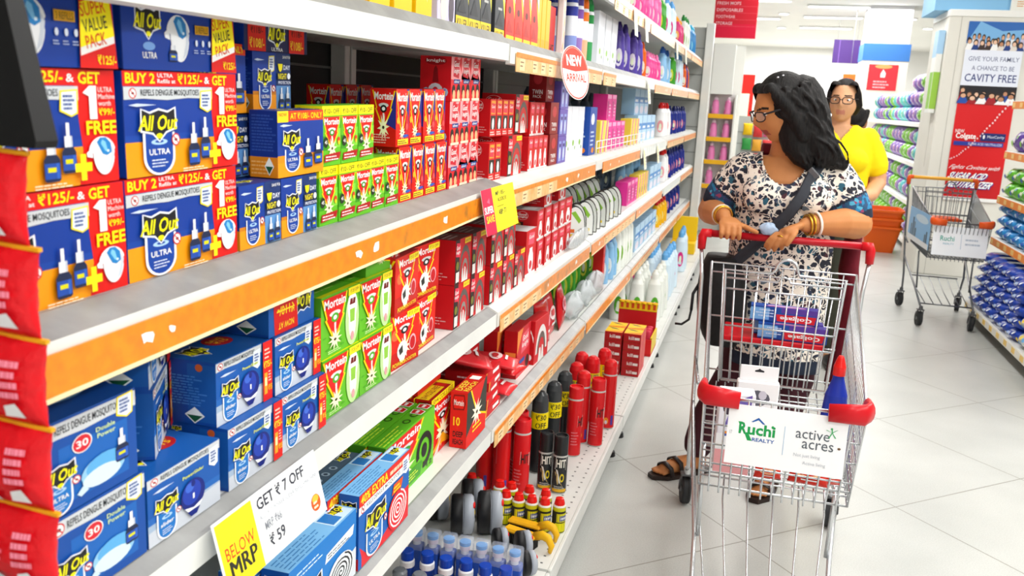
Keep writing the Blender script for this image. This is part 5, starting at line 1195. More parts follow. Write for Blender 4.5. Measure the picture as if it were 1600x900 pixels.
# ---- U level, above eye height
brow(mkb('cream_pack', 'f0ead8', 'f4d060', 'f8c878', .2, .05), 5, -.745, 3.9, LV['U'], .16, 'cream and yellow pack', 'on highest shelf', 'cream packs')
brow(PKS, 5, -.725, 4.70, LV['U'], .11, 'pink bottle', 'on highest shelf', 'pink bottles')
brow(mkb('pink_tall_bottle', 'ee62a4', 'f6a0c8', 'fae0ec', .24, .04), 5, -.735, 5.3, LV['U'], .13, 'tall pink bottle', 'on highest shelf', 'pink bottles')
brow(GRB, 2, -.725, 6.0, LV['U'], .12, 'green bottle', 'on highest shelf', 'green bottles'); brow(BL, 4, -.725, 6.25, LV['U'], .16, 'pale blue bottle', 'on highest shelf', 'blue bottles on top')
brow(mkb('magenta_pack', 'd83a7a', 'f4a020', 'f4b060', .2, .045), 3, -.725, 7.0, LV['U'], .16, 'magenta and orange pack', 'on highest shelf', 'magenta packs'); brow(WL, 3, -.725, 7.6, LV['U'], .16, 'white and green bottle', 'on highest shelf', 'white leaf bottles')
brow(mkb('teal_bottle', '2a80c0', '3ab0d8', '8ad0e8', .26, .045), 3, -.735, 8.2, LV['U'], .2, 'teal and blue bottle', 'at far end of highest shelf', 'teal bottles')
# small white shelf labels hanging from the upper rails
for i, (y, lv) in enumerate(((5.05, 'T'), (4.35, 'U'), (4.75, 'U'), (6.4, 'U'), (7.1, 'U'), (5.1, 'A'), (5.75, 'A'))):
    mb = MB(); mb.box((-.001, -.05, -.12), (.001, .05, 0), 'f2f2ea', .0005); a = face_art(mb, (.001, -.05, -.12), (0, .1, 0), (0, 0, .12)); a.R('f4f0a0', .1, .1, .5, .9); a.lines('9a9a98', .55, .2, .9, .8, 4, .4)
    tag(mb.build('shelf_label', None, (-.6432, y, LV[lv] - .02), (0, -.12, 0)), 'small white and yellow hanging shelf label, %s shelf, number %s' % ({'T': 'top', 'U': 'highest', 'A': 'middle'}[lv], ORD[i]), 'label card', 'hanging shelf labels')
# ------------------------------------------------------------------ price cards, hanging sachets
def card(name, x, y, z, w, h, tiltr, draw, label, rx=0.0):
    o = MB(); o.box((-.0006, 0, -h), (.0006, w, 0), mat('eef2f4', .15), .0004)
    a = face_art(o, (.0007, 0, -h), (0, w, 0), (0, 0, h)); draw(a)
    return tag(o.build(name, None, (x, y, z), (rx, -tiltr, 0)), label, 'price card')
def d_below(a):
    a.R('f6f8fa', 0, 0, 1, 1); a.R('ffe81a', .015, -.0, .33, .96); a.T('e0401a', 'BELOW', .05, .42, .3, .6, .7); [a.T('2a2a22', 'MRP', .06 + d, .16, .29 + d, .4, 0) for d in (0, .004, .008)]
    a.T('3a3c48', 'GET ₹ 7 OFF', .37, .74, .85, .92, 1.4); a.T('b4b8c0', 'ALL OUT POWER SLIDER REFILL+MACHINE', .37, .6, .97, .67, .1); a.T('8a8e98', 'MRP ₹66', .4, .42, .56, .55, .5); a.T('3a3c48', '₹ 59', .41, .16, .56, .34, 1.2)
    a.E('e85a1a', .9, .24, .05, .13, 16); a.E('f8b83a', .9, .3, .035, .06, 12); a.lines('fff0d0', .87, .16, .93, .3, 2, .5)
card('below_mrp_card', -.641, .927, .884, .277, .102, .25, d_below, 'white and yellow BELOW MRP price card in a clear sleeve hanging from the rail')
def d_super(a):
    a.R('fff21e', 0, 0, 1, 1); a.R('d81e4a', 0, 0, .3, 1); a.T('ffffff', 'SUPER', .03, .46, .28, .62, 2); a.T('ffe81e', 'SAVE', .05, .26, .27, .42, 2); a.P('f06a8a', [(.12, .72), (.2, .66), (.2, .8)])
    a.T('4a4a30', 'MP 185/-', .4, .8, .7, .9, .5); a.T('4a4a30', 'ALOOKS RS', .44, .66, .72, .75, .4); a.T('4a4a30', 'ABP: 77', .42, .36, .66, .48, .7); a.lines('b8b020', .4, .54, .66, .6, 1, .5)
card('super_save_card', -.641, 2.035, 1.226, .285, .112, .2, d_super, 'yellow price card with red SUPER SAVE panel at the shelf joint')
# round NEW ARRIVAL disc on a clear arm
w = empty('new_arrival_disc', (-.60, 2.86, 1.536), 'round red and white NEW ARRIVAL disc sticking out of the top shelf', 'sign', None, -.33); w.rotation_euler = (0, -.2, -.33)
mb = MB(); mb.M = Matrix.Rotation(PI / 2, 4, 'Y'); mb.lathe([(.086, -.0008), (.086, .0008)], 'f4f4f2', 40)
mb.M = None
a = Art(mb, lambda u, v, h: (.0009 + h, -.086 + .172 * u, -.086 + .172 * v), 1)
a.E('e0402e', .5, .5, .485, .485, 40); a.E('f6f6f4', .5, .5, .46, .46, 40)
a.P('e0402e', [(.5 + .455 * math.cos(t), .5 + .455 * math.sin(t)) for t in [math.radians(8 + 164 * i / 24) for i in range(25)]] + [(.5, .52)])
a.T('ffffff', 'NEW', .22, .62, .78, .82, 2.6); a.T('d8402e', 'ARRIVAL', .14, .33, .86, .48, 1.6); kid(mb.build('disc'), w)
mb = MB(); mb.tube([(-.002, 0, .02), (-.03, .01, .05), (-.045, .014, .048)], .0025, mat('e8ecec', .1, alpha=.5), 6); kid(mb.build('clear_arm'), w)
# strip of red sachets by the near end, hung from a black display hook
RSM = mat('d8101c', .22, bump=.5, bscale=50, name='red_foil'); 
hook = empty('sachet_hanger', (-.615, .603, 1.39), 'black tapering display hanger above the red sachet strip', 'hanger')
mb = MB(); mb.rings([[(-.09, -.012, 0), (.052, -.012, 0), (.052, .012, 0), (-.09, .012, 0)], [(-.09, -.012, .006), (.054, -.012, .006), (.054, .012, .006), (-.09, .012, .006)], [(-.09, -.008, .175), (.018, -.008, .175), (.018, .008, .175), (-.09, .008, .175)]], mat('0c0c0e', .5), smooth=False); kid(mb.build('hanger_body'), hook)
mb = MB(); mb.tube([(-.035, .0, .17), (-.038, .01, .177), (-.04, .025, .18)], .004, '2a2a2c', 8); kid(mb.build('hook'), hook)
stx = [-.632, -.626, -.624, -.624, -.623]
for i in range(5):
    zt = 1.388 - i * .0795
    W, H = .112, .0785
    mb = MB(); R = []
    for k in range(11):
        v = k / 10; th = .017 * (math.sin(PI * v) ** .55) + .001
        R.append([(W / 2 * math.cos(t) * (1 - .1 * math.sin(PI * v)) * (1 if abs(math.cos(t)) < .9 else 1), th * math.sin(t) * (1 + .18 * math.sin(6 * t + 2 * k + i)), -H * v) for t in [2 * PI * q / 24 for q in range(24)]])
    mb.rings(R, RSM)
    a = Art(mb, lambda u, v, h: (-W * .45 + W * .9 * u, -.017 * (math.sin(PI * max(.02, min(.98, v))) ** .55) * math.sqrt(max(.03, 1 - (1.84 * u - .92) ** 2)) * 1.19 - .001 - h, -H * (1 - v)), 6)
    a.lines('f06a84', .35, .42, .62, .8, 4, .5, i); a.lines('f48aa0', .7, .36, .9, .82, 4, .6, i + 7)
    a.P('cfd2d6', [(.3, .1), (.62, .1), (.42, .34)]); a.P('e8e8ea', [(.72, .12), (.9, .12), (.84, .3), (.74, .26)])
    s_ = tag(mb.build('red_sachet', None, (stx[i], .598, zt), (0, .05, .0)), 'red foil sachet in the hanging strip at the near end, %s from top' % ORD[i], 'sachet', 'red foil sachets')
    st = MB(); st.box((-W / 2, -.0022, -.0018), (W / 2, .0022, .0018), 'f2a818'); st.box((-.03, -.003, -.004), (-.018, .003, .002), '1a1a1a'); kid(st.build('seam'), s_)

# ------------------------------------------------------------------ shopping carts
chrome = mat('cfd2d5', .26, metal=.8, name='chrome_wire'); steel_d = mat('6d7074', .3, metal=.85, name='grey_wire')
rubber = mat('2c2d2f', .6, name='rubber')
def lerp(a, b, t): return Vector(a) * (1 - t) + Vector(b) * t
def make_cart(origin, label, wire, plastic, handle_c, yf, dims, group='shopping carts'):
    """local frame: x across, y towards the handle, z up; yf = front of the basket"""
    hw, rw, fw, yr, yh, zr, zf, zb, ybf, ybr = dims
    C = empty('shopping_cart', origin, label, 'shopping cart', group)
    def add(mb, n, p=None, lab=None):
        o = mb.build(n); kid(o, p or C)
        if lab: o['label'] = lab
        return o
    TL, TR = Vector((-rw, yr, zr)), Vector((rw, yr, zr)); FL, FR = Vector((-fw, yf, zf)), Vector((fw, yf, zf))
    BL, BR = Vector((-rw + .03, ybr, zb + .01)), Vector((rw - .03, ybr, zb + .01)); GL_, GR = Vector((-fw + .004, ybf, zb)), Vector((fw - .004, ybf, zb))
    R = .0026
    mb = MB()
    mb.tube([TL, FL, FR, TR], .0045, wire, 8)                         # rim
    for t in (.0, .16): 
        q = [lerp(TL, BL, 1 - t * .9), lerp(FL, GL_, 1 - t), lerp(FR, GR, 1 - t), lerp(TR, BR, 1 - t * .9)]
        mb.tube(q, .0032, wire, 6)
    for t in (.3, .52, .74):
        mb.tube([lerp(TL, BL, t), lerp(FL, GL_, t), lerp(FR, GR, t), lerp(TR, BR, t)], R, wire, 5)
    for k in range(27):
        t = k / 26
        for a_, b_, c_, d_ in ((TL, BL, FL, GL_), (TR, BR, FR, GR)):
            mb.tube([lerp(a_, c_, t), lerp(b_, d_, t)], R, wire, 5)
    for k in range(1, 14):
        t = k / 14
        mb.tube([lerp(FL, FR, t), lerp(GL_, GR, t), lerp(GL_, GR, t) + Vector((0, -.004, -.016))], R, wire, 5)
        mb.tube([lerp(GL_, GR, t), lerp(BL, BR, t)], R, wire, 5)
    for k in range(1, 15):
        t = k / 15; mb.tube([lerp(GL_, BL, t), lerp(GR, BR, t)], R, wire, 5)
    add(mb, 'basket')
    mb = MB()                                                          # rear gate
    mb.tube([BL, TL, TR, BR], .004, wire, 8)
    for t in (.08, .45, .9): mb.tube([lerp(TL, BL, t), lerp(TR, BR, t)], .003, wire, 6)
    for k in range(1, 12): mb.tube([lerp(TL, TR, k / 12), lerp(BL, BR, k / 12)], R, wire, 5)
    add(mb, 'rear_gate')
    mb = MB()                                                          # child seat back with its loops
    sy = yr - .24; s0 = rw - .055
    a0, a1 = Vector((-s0, sy, zr + .02)), Vector((s0, sy, zr + .02)); b0, b1 = Vector((-s0 + .02, sy - .01, zb + .06)), Vector((s0 - .02, sy - .01, zb + .06))
    hump = [Vector((.005 + .034 * math.cos(t), sy, zr + .035 + .034 * math.sin(t))) for t in [PI - PI * i / 8 for i in range(9)]]
    mb.tube([b0, a0, Vector((-.04, sy, zr + .02))] + hump + [Vector((.046, sy, zr + .02)), a1, b1, b0], .0052, wire, 8)
    for dz, hh in ((.03, 1), (.07, 0), (.21, 0), (.27, 0)):
        p0, p1 = lerp(a0, b0, dz / .42), lerp(a1, b1, dz / .42)
        if hh: mb.tube([p0, Vector((-.02, sy, p0.z)), Vector((-.016, sy, p0.z + .012)), Vector((0, sy, p0.z + .018)), Vector((.016, sy, p0.z + .012)), Vector((.02, sy, p0.z)), p1], .0036, wire, 6)
        else: mb.tube([p0, p1], .0032, wire, 6)
    for k in range(1, 11): mb.tube([lerp(a0, a1, k / 11) - Vector((0, 0, .065)), lerp(b0, b1, k / 11)], R, wire, 5)
    add(mb, 'child_seat_back')
    mb = MB(); zs = zr - .213
    mb.box((-s0 + .012, sy + .012, zs), (s0 - .045, yr - .02, zs + .006), plastic, .002); mb.box((-s0 + .008, sy + .004, zs - .012), (s0 - .04, sy + .016, zs + .01), plastic, .003)
    mb.tube([(s0 - .045, sy + .01, zs), (s0 - .005, sy + .01, zs)], .003, wire, 6)
    add(mb, 'seat_flap', lab='plastic child seat flap')
    mb = MB(); mb.tube([(-hw, yh, .0), (hw, yh, .0)], .0135, handle_c, 14)
    h = add(mb, 'handle'); h.location = (0, 0, 1.0); h['label'] = 'coloured plastic push handle'
    for s in (-1, 1):
        mb = MB(); mb.tube([(s * (hw - .03), yh, .0), (s * hw, yh, 0), (s * (hw + .002), yh, -.014), (s * (hw + .002), yh - .002, -.06)], [.016, .0165, .0165, .014], plastic, 12); e = add(mb, 'handle_end', h)
    for s in (-1, 1):                                                   # one bent tube a side
        mb = MB(); X = s * (hw + .002)
        mb.tube([(X, yh - .002, .945), (X * .96, yh - .02, .84), (X * .93, yh - .06, .6), (X * .9, yh - .14, .40), (X * .88, yh - .2, .27), (s * (hw - .035), yh - .17, .16), (s * (hw - .03), yh - .16, .125)], .0075, wire, 10)
        add(mb, 'side_tube')
        mb = MB(); mb.tube([(X * .9, yh - .14, .40), (s * fw * 1.0, ybf + .24, .235), (s * fw * .92, ybf + .0, .14)], .007, wire, 10); mb.tube([(X * .93, yh - .08, .55), (s * rw, ybr - .05, zb + .01)], .006, wire, 8); mb.tube([(s * fw * .95, ybf + .24, .235), (s * fw, ybf + .3, zb)], .006, wire, 8)
        add(mb, 'chassis_tube')
    mb = MB()
    for k in range(6):
        t = -1 + 2 * k / 5
        mb.tube([(t * (hw - .08), yh - .2, .26), (t * (hw - .09), yh - .5, .2), (t * fw * .75, ybf + .05, .165)], .0032, wire, 6)
    mb.tube([(-hw + .07, yh - .2, .262), (hw - .07, yh - .2, .262)], .005, wire, 8); mb.tube([(-fw * .92, ybf + .05, .16), (fw * .92, ybf + .05, .16)], .005, wire, 8)
    add(mb, 'bottom_rack')
    for (x, y, rz) in ((-hw + .03, yh - .16, .2), (hw - .03, yh - .16, -.25), (-fw * .92, ybf, .1), (fw * .92, ybf, -.1)):
        mb = MB(); r = .055; mb.M = Matrix.Translation((x, y + .02, r + .001)) @ Matrix.Rotation(rz, 4, 'Z') @ Matrix.Rotation(PI / 2, 4, 'Y')
        mb.lathe([(r - .014, -.014), (r - .004, -.016), (r, -.010), (r - .003, -.004), (r - .003, .004), (r, .010), (r - .004, .016), (r - .014, .014)], rubber, 24); mb.lathe([(.012, -.019), (.012, .019)], '8a8c8e', 12)
        w_ = add(mb, 'wheel')
        mb = MB(); mb.M = Matrix.Translation((x, y + .02, 0)) @ Matrix.Rotation(rz, 4, 'Z')
        for s in (-1, 1): mb.tube([(s * .023, 0, .055), (s * .023, -.008, .09), (s * .018, -.02, .122)], .007, mat('58595b', .4, metal=.3), 8, flat=.5)
        mb.box((-.024, -.036, .118), (.024, .002, .126), '58595b', .002); mb.lathe([(.014, .126), (.012, .15)], wire, 12, (0, -.02, 0))
        add(mb, 'caster_fork')
    for s, P in ((-1, FL), (1, FR)):
        mb = MB(); q = [P + Vector((s * .004, .05, .008)), P + Vector((s * .006, .012, .006)), P + Vector((-s * .006, -.008, .004)), P + Vector((-s * .085, -.010, .0))]
        mb.tube(q, [.0105, .0125, .0125, .0105], plastic, 12, flat=2.1, up=(0, 0, 1)); o = add(mb, 'corner_bumper'); o['label'] = 'coloured plastic corner bumper'
    return C, add
cart, cadd = make_cart((.112, 0, 0), 'chrome shopping cart with red handle pushed by the woman in printed dress', chrome, mat('cc1420', .3), mat('b01020', .28), 2.11, (.288, .243, .186, 3.2, 3.3, .912, .768, .5, 2.2, 3.08))
def board(w, h, draw): 
    mb = MB(); mb.box((-w / 2, 0, 0), (w / 2, .004, h), 'f6f6f8', .001); draw(face_art(mb, (-w / 2, 0, 0), (w, 0, 0), (0, 0, h))); return mb
def d_ruchi(a):
    a.R('f4f5f8', 0, 0, 1, 1)
    a.T('1a9a4e', 'R', .1, .52, .17, .72, 3); a.P('1a9a4e', [(.09, .72), (.1, .68), (.12, .68), (.12, .72)]); a.P('1a9a4e', [(.15, .54), (.18, .42), (.22, .42), (.18, .56)]); a.T('1a9a4e', 'uchi', .175, .52, .41, .71, 2.4); a.E('1a9a4e', .385, .69, .012, .025, 8)
    a.P('1c5aa8', [(.2, .74), (.26, .82), (.32, .72), (.3, .72), (.26, .78), (.215, .735)]); a.T('1c5aa8', 'REALTY', .22, .42, .41, .48, 1.4)
    a.R('8ab4d8', .485, .26, .489, .74)
    a.T('5a6068', 'active', .58, .58, .86, .74, .1); a.T('5a6068', 'acres', .64, .42, .9, .54, .1)
    for dx, dy, k in ((-.045, .03, 1), (.045, .05, 1), (-.02, -.1, 0), (.035, -.09, 0), (.0, .055, 1)): a.P('3aa860', [(.872, .74), (.868 + dx, .74 + dy), (.878 + dx, .745 + dy), (.88, .735)])
    a.E('3aa860', .87, .80, .01, .018, 8); a.E('6a4a2a', .945, .49, .014, .02, 8)
    a.T('b8bcc4', 'Not just living', .58, .26, .8, .33, .1); a.T('b8bcc4', 'Active living', .66, .14, .85, .21, .1); a.T('9a9ea4', '17', .025, .5, .045, .56, .3)
b = cadd(board(.272, .145, d_ruchi), 'sign_board', lab='white advertising board with green and grey lettering'); b.location = (.012, 2.088, .613); b.rotation_euler = (-.13, 0, 0)

# the shopping
CZ = .5
def f_tooth(a):
    b = Art(a.mb, lambda u, v, h: a.mp(1 - u, 1 - v, h), a.seg); b.n = a.n
    b.R('1c4a9e', 0, 0, 1, 1); b.R('5a3a9a', 0, 0, .55, .35); b.R('7ab0e6', .72, .1, 1, .9); b.P('d8202c', [(.04, .42), (.62, .46), (.6, .92), (.06, .94)]); b.T('ffffff', 'Colgate', .1, .5, .56, .84, 1.8); b.lines('c8d8f4', .66, .2, .95, .8, 3, .4)
def f_tooth2(a):
    b = Art(a.mb, lambda u, v, h: a.mp(1 - u, 1 - v, h), a.seg); b.n = a.n
    b.R('3a2f8c', 0, 0, 1, 1); b.E('b8a8d8', .5, .5, .3, .3, 14); b.R('1c4a9e', .75, 0, 1, 1); b.P('d83a5a', [(.2, .5), (.8, .7), (.8, .8), (.2, .62)])
tb = MB(); tb.box((-.11, -.024, 0), (.11, .024, .05), '1c4a9e', .001); f_tooth(face_art(tb, (-.11, -.024, 0), (.22, 0, 0), (0, 0, .05))); f_tooth2(face_art(tb, (-.11, -.024, .05), (.22, 0, 0), (0, .048, 0)))
TBM = tb.mesh('toothpaste_box')
for i, (y, z, rz, rx) in enumerate(((3.008, .7085, -.02, .0), (3.064, .7085, .02, .0), (3.036, .7605, -.02, .0))):
    o = bpy.data.objects.new('toothpaste_box', TBM); COL.objects.link(o); o.location = (.158 + (.0, -.012, -.03)[i], y, z); o.rotation_euler = (rx, 0, rz)
    tag(o, 'blue toothpaste box upside down on the red cart flap, %s' % ('front bottom', 'rear bottom', 'on top')[i], 'box', 'toothpaste boxes')
sb = MB(); sb.lathe([(.03, 0), (.034, .01), (.036, .12), (.03, .19), (.016, .235), (.014, .25)], gl('1a2f9a'), 20, sy=.7)
a = Art(sb, lambda u, v, h: (.0362 * math.cos(-2.4 + 1.6 * u), .7 * .0362 * math.sin(-2.4 + 1.6 * u) - h, .03 + .09 * v), 6); a.R('d8283a', 0, .1, .5, .9)
sc = MB(); sc.lathe([(.0165, .246), (.0165, .27), (.009, .295), (.006, .30), (0, .30)], gl('d8201c'), 16)
stand(Bott('squeeze_bottle', 'bottle', sb, sc), .262, 2.46, CZ + .0135, 'blue squeeze bottle with red cap standing in the chrome cart', None, rz=.2)
wp = MB(); wp.box((-.055, -.016, 0), (.055, .016, .22), 'eeeef0', .003); wp.box((-.05, -.002, .22), (.05, .002, .262), 'f0f0f2', .001)
a = face_art(wp, (-.055, -.016, 0), (.11, 0, 0), (0, 0, .22)); a.E('5a5a66', .5, .8, .3, .1, 12); a.E('c8c4d0', .62, .84, .1, .06, 10); a.lines('8a9ab0', .1, .4, .9, .6, 4, .3)
a = face_art(wp, (-.05, -.002, .22), (.1, 0, 0), (0, 0, .042)); a.P('26262a', [(.38, .6), (.62, .6), (.62, .7), (.54, .76), (.5, .84), (.46, .76), (.38, .7)])
tag(wp.build('white_hang_pack', None, (.055, 2.40, CZ + .0135), (0, 0, .08)), 'white pack with a hang hole standing in the chrome cart', 'pack')
pp = MB(); pp.box((-.045, -.03, 0), (.045, .03, .22), 'e8e6ee', .003); a = face_art(pp, (-.045, -.03, 0), (.09, 0, 0), (0, 0, .22))
a.R('f0a8ac', 0, 0, 1, .3); a.R('f4f4f6', 0, .3, 1, .5); a.R('4a62b0', .2, .47, .8, .52); a.R('e08a2a', .2, .5, .7, .53); a.P('6a5aa8', [(.2, .6), (.9, .7), (.9, 1), (.4, .9)]); a.E('3a2a3a', .3, .85, .2, .12, 10); a.E('c8a0c8', .7, .78, .16, .1, 10)
tag(pp.build('pink_white_pack', None, (.003, 2.29, CZ + .0135), (0, 0, .1)), 'pink, white and purple pack in the front left cart corner', 'pack')
for i, (x, y, w, d, h, c, rz) in enumerate(((.10, 2.27, .035, .022, .028, 'e02c14', .1), (.20, 2.27, .05, .025, .04, 'd8240f', -.1), (.255, 2.29, .03, .03, .06, 'e0300f', .25))):
    mb = pouch(2 * w, h * 1.6, d * .7, gl(c, .25), 'f4c090'); o = mb.build('red_packet', None, (x, y, CZ + .0135), (0, 0, PI / 2 * -1 + rz)); tag(o, 'orange red packet on the chrome cart floor, %s from left' % ORD[i], 'packet', 'red packets in the cart')
mb = MB(); mb.box((-.09, -.06, 0), (.09, .06, .05), 'f0f0f0', .004); a = face_art(mb, (-.09, -.06, .0), (.18, 0, 0), (0, 0, .05)); a.R('d0d4dc', .1, .2, .9, .8); tag(mb.build('white_flat_pack', None, (.2, 2.62, CZ + .0135), (0, 0, .15)), 'flat white pack lying mid-floor of the chrome cart', 'pack')

# second cart, grey with orange fittings, parked down the aisle
cart2, cadd2 = make_cart((1.365, 4.42, 0), 'grey shopping cart with orange fittings parked by the right shelf', steel_d, mat('e0561c', .35), mat('eeb040', .35), 2.2, (.24, .215, .185, 3.05, 3.12, .93, .76, .5, 2.28, 2.98))
b = cadd2(board(.345, .2, lambda a: (a.R('f0f4fa', 0, 0, 1, 1), a.T('4aa89a', 'Ruchi', .14, .5, .4, .68, 1.4), a.T('7ab0c8', 'REALTY', .2, .38, .4, .44, .8), a.R('b0c4d8', .52, .25, .53, .75), a.lines('b8c4d4', .6, .4, .9, .7, 2, .4))), 'sign_board', lab='white front advertising board'); b.location = (0, 2.19, .535); b.rotation_euler = (-.2, 0, 0)
mb = MB(); mb.box((0, 0, 0), (.7, .004, .24), '9ac8ec', .001); a = face_art(mb, (0, -.0002, 0), (.7, 0, 0), (0, 0, .24)); a.R('8fc4f0', 0, 0, 1, 1); a.E('cfe6f8', .6, .78, .3, .12, 16); a.R('f0f4f8', 0, 0, 1, .16)
for u, h_, c_ in ((.12, .5, '5a6a7a'), (.2, .72, '3a4a5c'), (.27, .6, '6a7a8c'), (.34, .42, '4a5a6a'), (.8, .4, '5a6a78'), (.87, .5, '46566a')): a.R(c_, u, .16, u + .05, h_)
b = cadd2(mb, 'side_board', lab='blue side board with a city skyline'); b.location = (-.222, 2.95, .55); b.rotation_euler = (.0, 0, -PI / 2 + .045)
# ------------------------------------------------------------------ people
def solidify_union(mb, voxel, smooth=4, fac=.5):
    """join overlapping closed shapes into one continuous surface"""
    o = bpy.data.objects.new('tmp', mb.mesh('tmp')); COL.objects.link(o)
    m = o.modifiers.new('r', 'REMESH'); m.mode = 'VOXEL'; m.voxel_size = voxel; m.use_smooth_shade = True
    if smooth:
        s = o.modifiers.new('s', 'SMOOTH'); s.factor = fac; s.iterations = smooth
    dg = bpy.context.evaluated_depsgraph_get()
    me = bpy.data.meshes.new_from_object(o.evaluated_get(dg), depsgraph=dg)
    old = o.data; bpy.data.objects.remove(o); bpy.data.meshes.remove(old)
    me.materials.clear()
    return me
def paint(me, mats, fn):
    for m in mats: me.materials.append(m)
    for p in me.polygons: p.material_index = fn(p.center); p.use_smooth = True
    return me
def cut(me, fn):
    """drop faces, used for necklines"""
    import bmesh
    bm = bmesh.new(); bm.from_mesh(me)
    bmesh.ops.delete(bm, geom=[f for f in bm.faces if fn(f.calc_center_median())], context='FACES')
    bm.to_mesh(me); bm.free(); return me
def limb(mb, pts, m='ffffff', n=14):
    """tapered limb with round ends; pts = [(point, radius), ...]"""
    P = [Vector(p) for p, r in pts]; R = [r for p, r in pts]
    a = (P[0] - P[1]).normalized(); b = (P[-1] - P[-2]).normalized()
    path = [P[0] + a * R[0] * .9, P[0] + a * R[0] * .6] + P + [P[-1] + b * R[-1] * .6, P[-1] + b * R[-1] * .9]
    rad = [R[0] * .4, R[0] * .8] + R + [R[-1] * .8, R[-1] * .4]
    mb.tube(path, rad, m, n)
def torso(mb, rows, m='ffffff', n=32):
    mb.rings([[(cx + rx * math.cos(t), cy + ry * math.sin(t), z) for t in [2 * PI * k / n for k in range(n)]] for z, cx, cy, rx, ry in rows], m)
def gau(x, s): return math.exp(-(x / s) ** 2)
def head_rings(M, s=1.0, n=64, m=46, age=0):
    R = []
    for i in range(1, m):
        th = PI * i / m; row = []
        for k in range(n):
            ph = 2 * PI * k / n
            x = .094 * math.sin(th) * math.cos(ph); y = .073 * math.sin(th) * math.sin(ph); z = -.115 * math.cos(th)
            if z < 0:
                t = min(1, -z / .115); y *= 1 - .16 * t * t; x = x * (1 - .12 * t) + .014 * t * t
            f = math.cos(ph)
            if f > 0:
                fr = f ** 1.5
                x += fr * (.026 * gau(y, .0125) * (max(0, 1 - abs(z + .022) / .034) if z < -.022 else max(0, 1 - (z + .022) / .052)))     # nose
                x += fr * .006 * gau(z - .024, .012) * gau(abs(y) - .026, .02)                                          # brows
                x -= fr * .011 * gau(z - .006, .011) * gau(abs(y) - .031, .014)                                         # eye sockets
                x += fr * .0075 * gau(z + .056, .006) * gau(y, .022) + fr * .007 * gau(z + .069, .0065) * gau(y, .019)     # lips
                x -= fr * .004 * gau(z + .0625, .0025) * gau(y, .022)
                x += fr * .010 * gau(z + .098, .014) * gau(y, .022)                                                      # chin
                x += fr * .007 * gau(z + .034, .024) * gau(abs(y) - .04, .02)                                           # cheeks
            row.append(M @ Vector((x * s, y * s, z * s)))
        R.append(row)
    return R
def ear_shape(mb, M, s=1.0):
    for sg in (-1, 1):
        mb.rings([[M @ (Vector((-.012, sg * .071, -.004)) * s + Vector((.017 * math.cos(t) * c * s, sg * w * s, .031 * math.sin(t) * c * s))) for t in [2 * PI * k / 14 for k in range(14)]] for c, w in ((.55, -.006), (.95, .004), (1, .010), (.7, .013))], 'ffffff')
def hand_fingers(mb, palm, kn, tips, thumb):
    """palm: list of (p, r); kn: per finger [(p, r)...]; each finger its own tapering chain"""
    for f in tips: limb(mb, f, n=10)
    limb(mb, thumb, n=10)
    R = []
    mb.rings(palm, 'ffffff')
def palm_block(c, ax, ay, az, hx, hy, hz, n=16):
    c, ax, ay, az = Vector(c), Vector(ax).normalized(), Vector(ay).normalized(), Vector(az).normalized()
    R = []
    for t, k in ((-1, .62), (-.8, .86), (-.2, 1), (.5, 1.04), (.9, .95), (1.05, .6)):
        R.append([c + ax * hx * t + ay * hy * k * math.copysign(abs(math.cos(a)) ** .7, math.cos(a)) + az * hz * k * math.copysign(abs(math.sin(a)) ** .8, math.sin(a)) for a in [2 * PI * q / n for q in range(n)]])
    return R
def skin_mat(hexc, name, sss=.0):
    m = mat(hexc, .55, var=.12, vscale=7, bump=.04, bscale=220, name=name); return m

# ---------- woman in the printed dress
W = empty('person', (.11, 3.5, 0), 'woman with long black hair and glasses in a printed dress, leaning on the cart', 'person')
WO = Vector((.11, 3.5, 0))
def wadd(me_or_mb, name, label=None, parent=None):
    o = bpy.data.objects.new(name, me_or_mb) if isinstance(me_or_mb, bpy.types.Mesh) else bpy.data.objects.new(name, me_or_mb.mesh(name))
    COL.objects.link(o)
    if parent is None: kid(o, W); o.location = -WO
    else: kid(o, parent)
    if label: o['label'] = label
    return o
skin = skin_mat('c4824e', 'warm_skin'); lipm = mat('96483e', .45); browm = mat('1c1412', .6)
HC = Vector((.050, 3.415, 1.455))
yaw = math.radians(180 + 24)
HM = Matrix.Translation(HC) @ Matrix.Rotation(yaw, 4, 'Z') @ Matrix.Rotation(math.radians(19), 4, 'Y')
HI = HM.inverted()
wrist_r, wrist_l = Vector((-.112, 3.352, 1.062)), Vector((.178, 3.318, 1.056))
FEET = ((.0, -.125, 3.47, -.75), (.21, .165, 3.46, -.15))
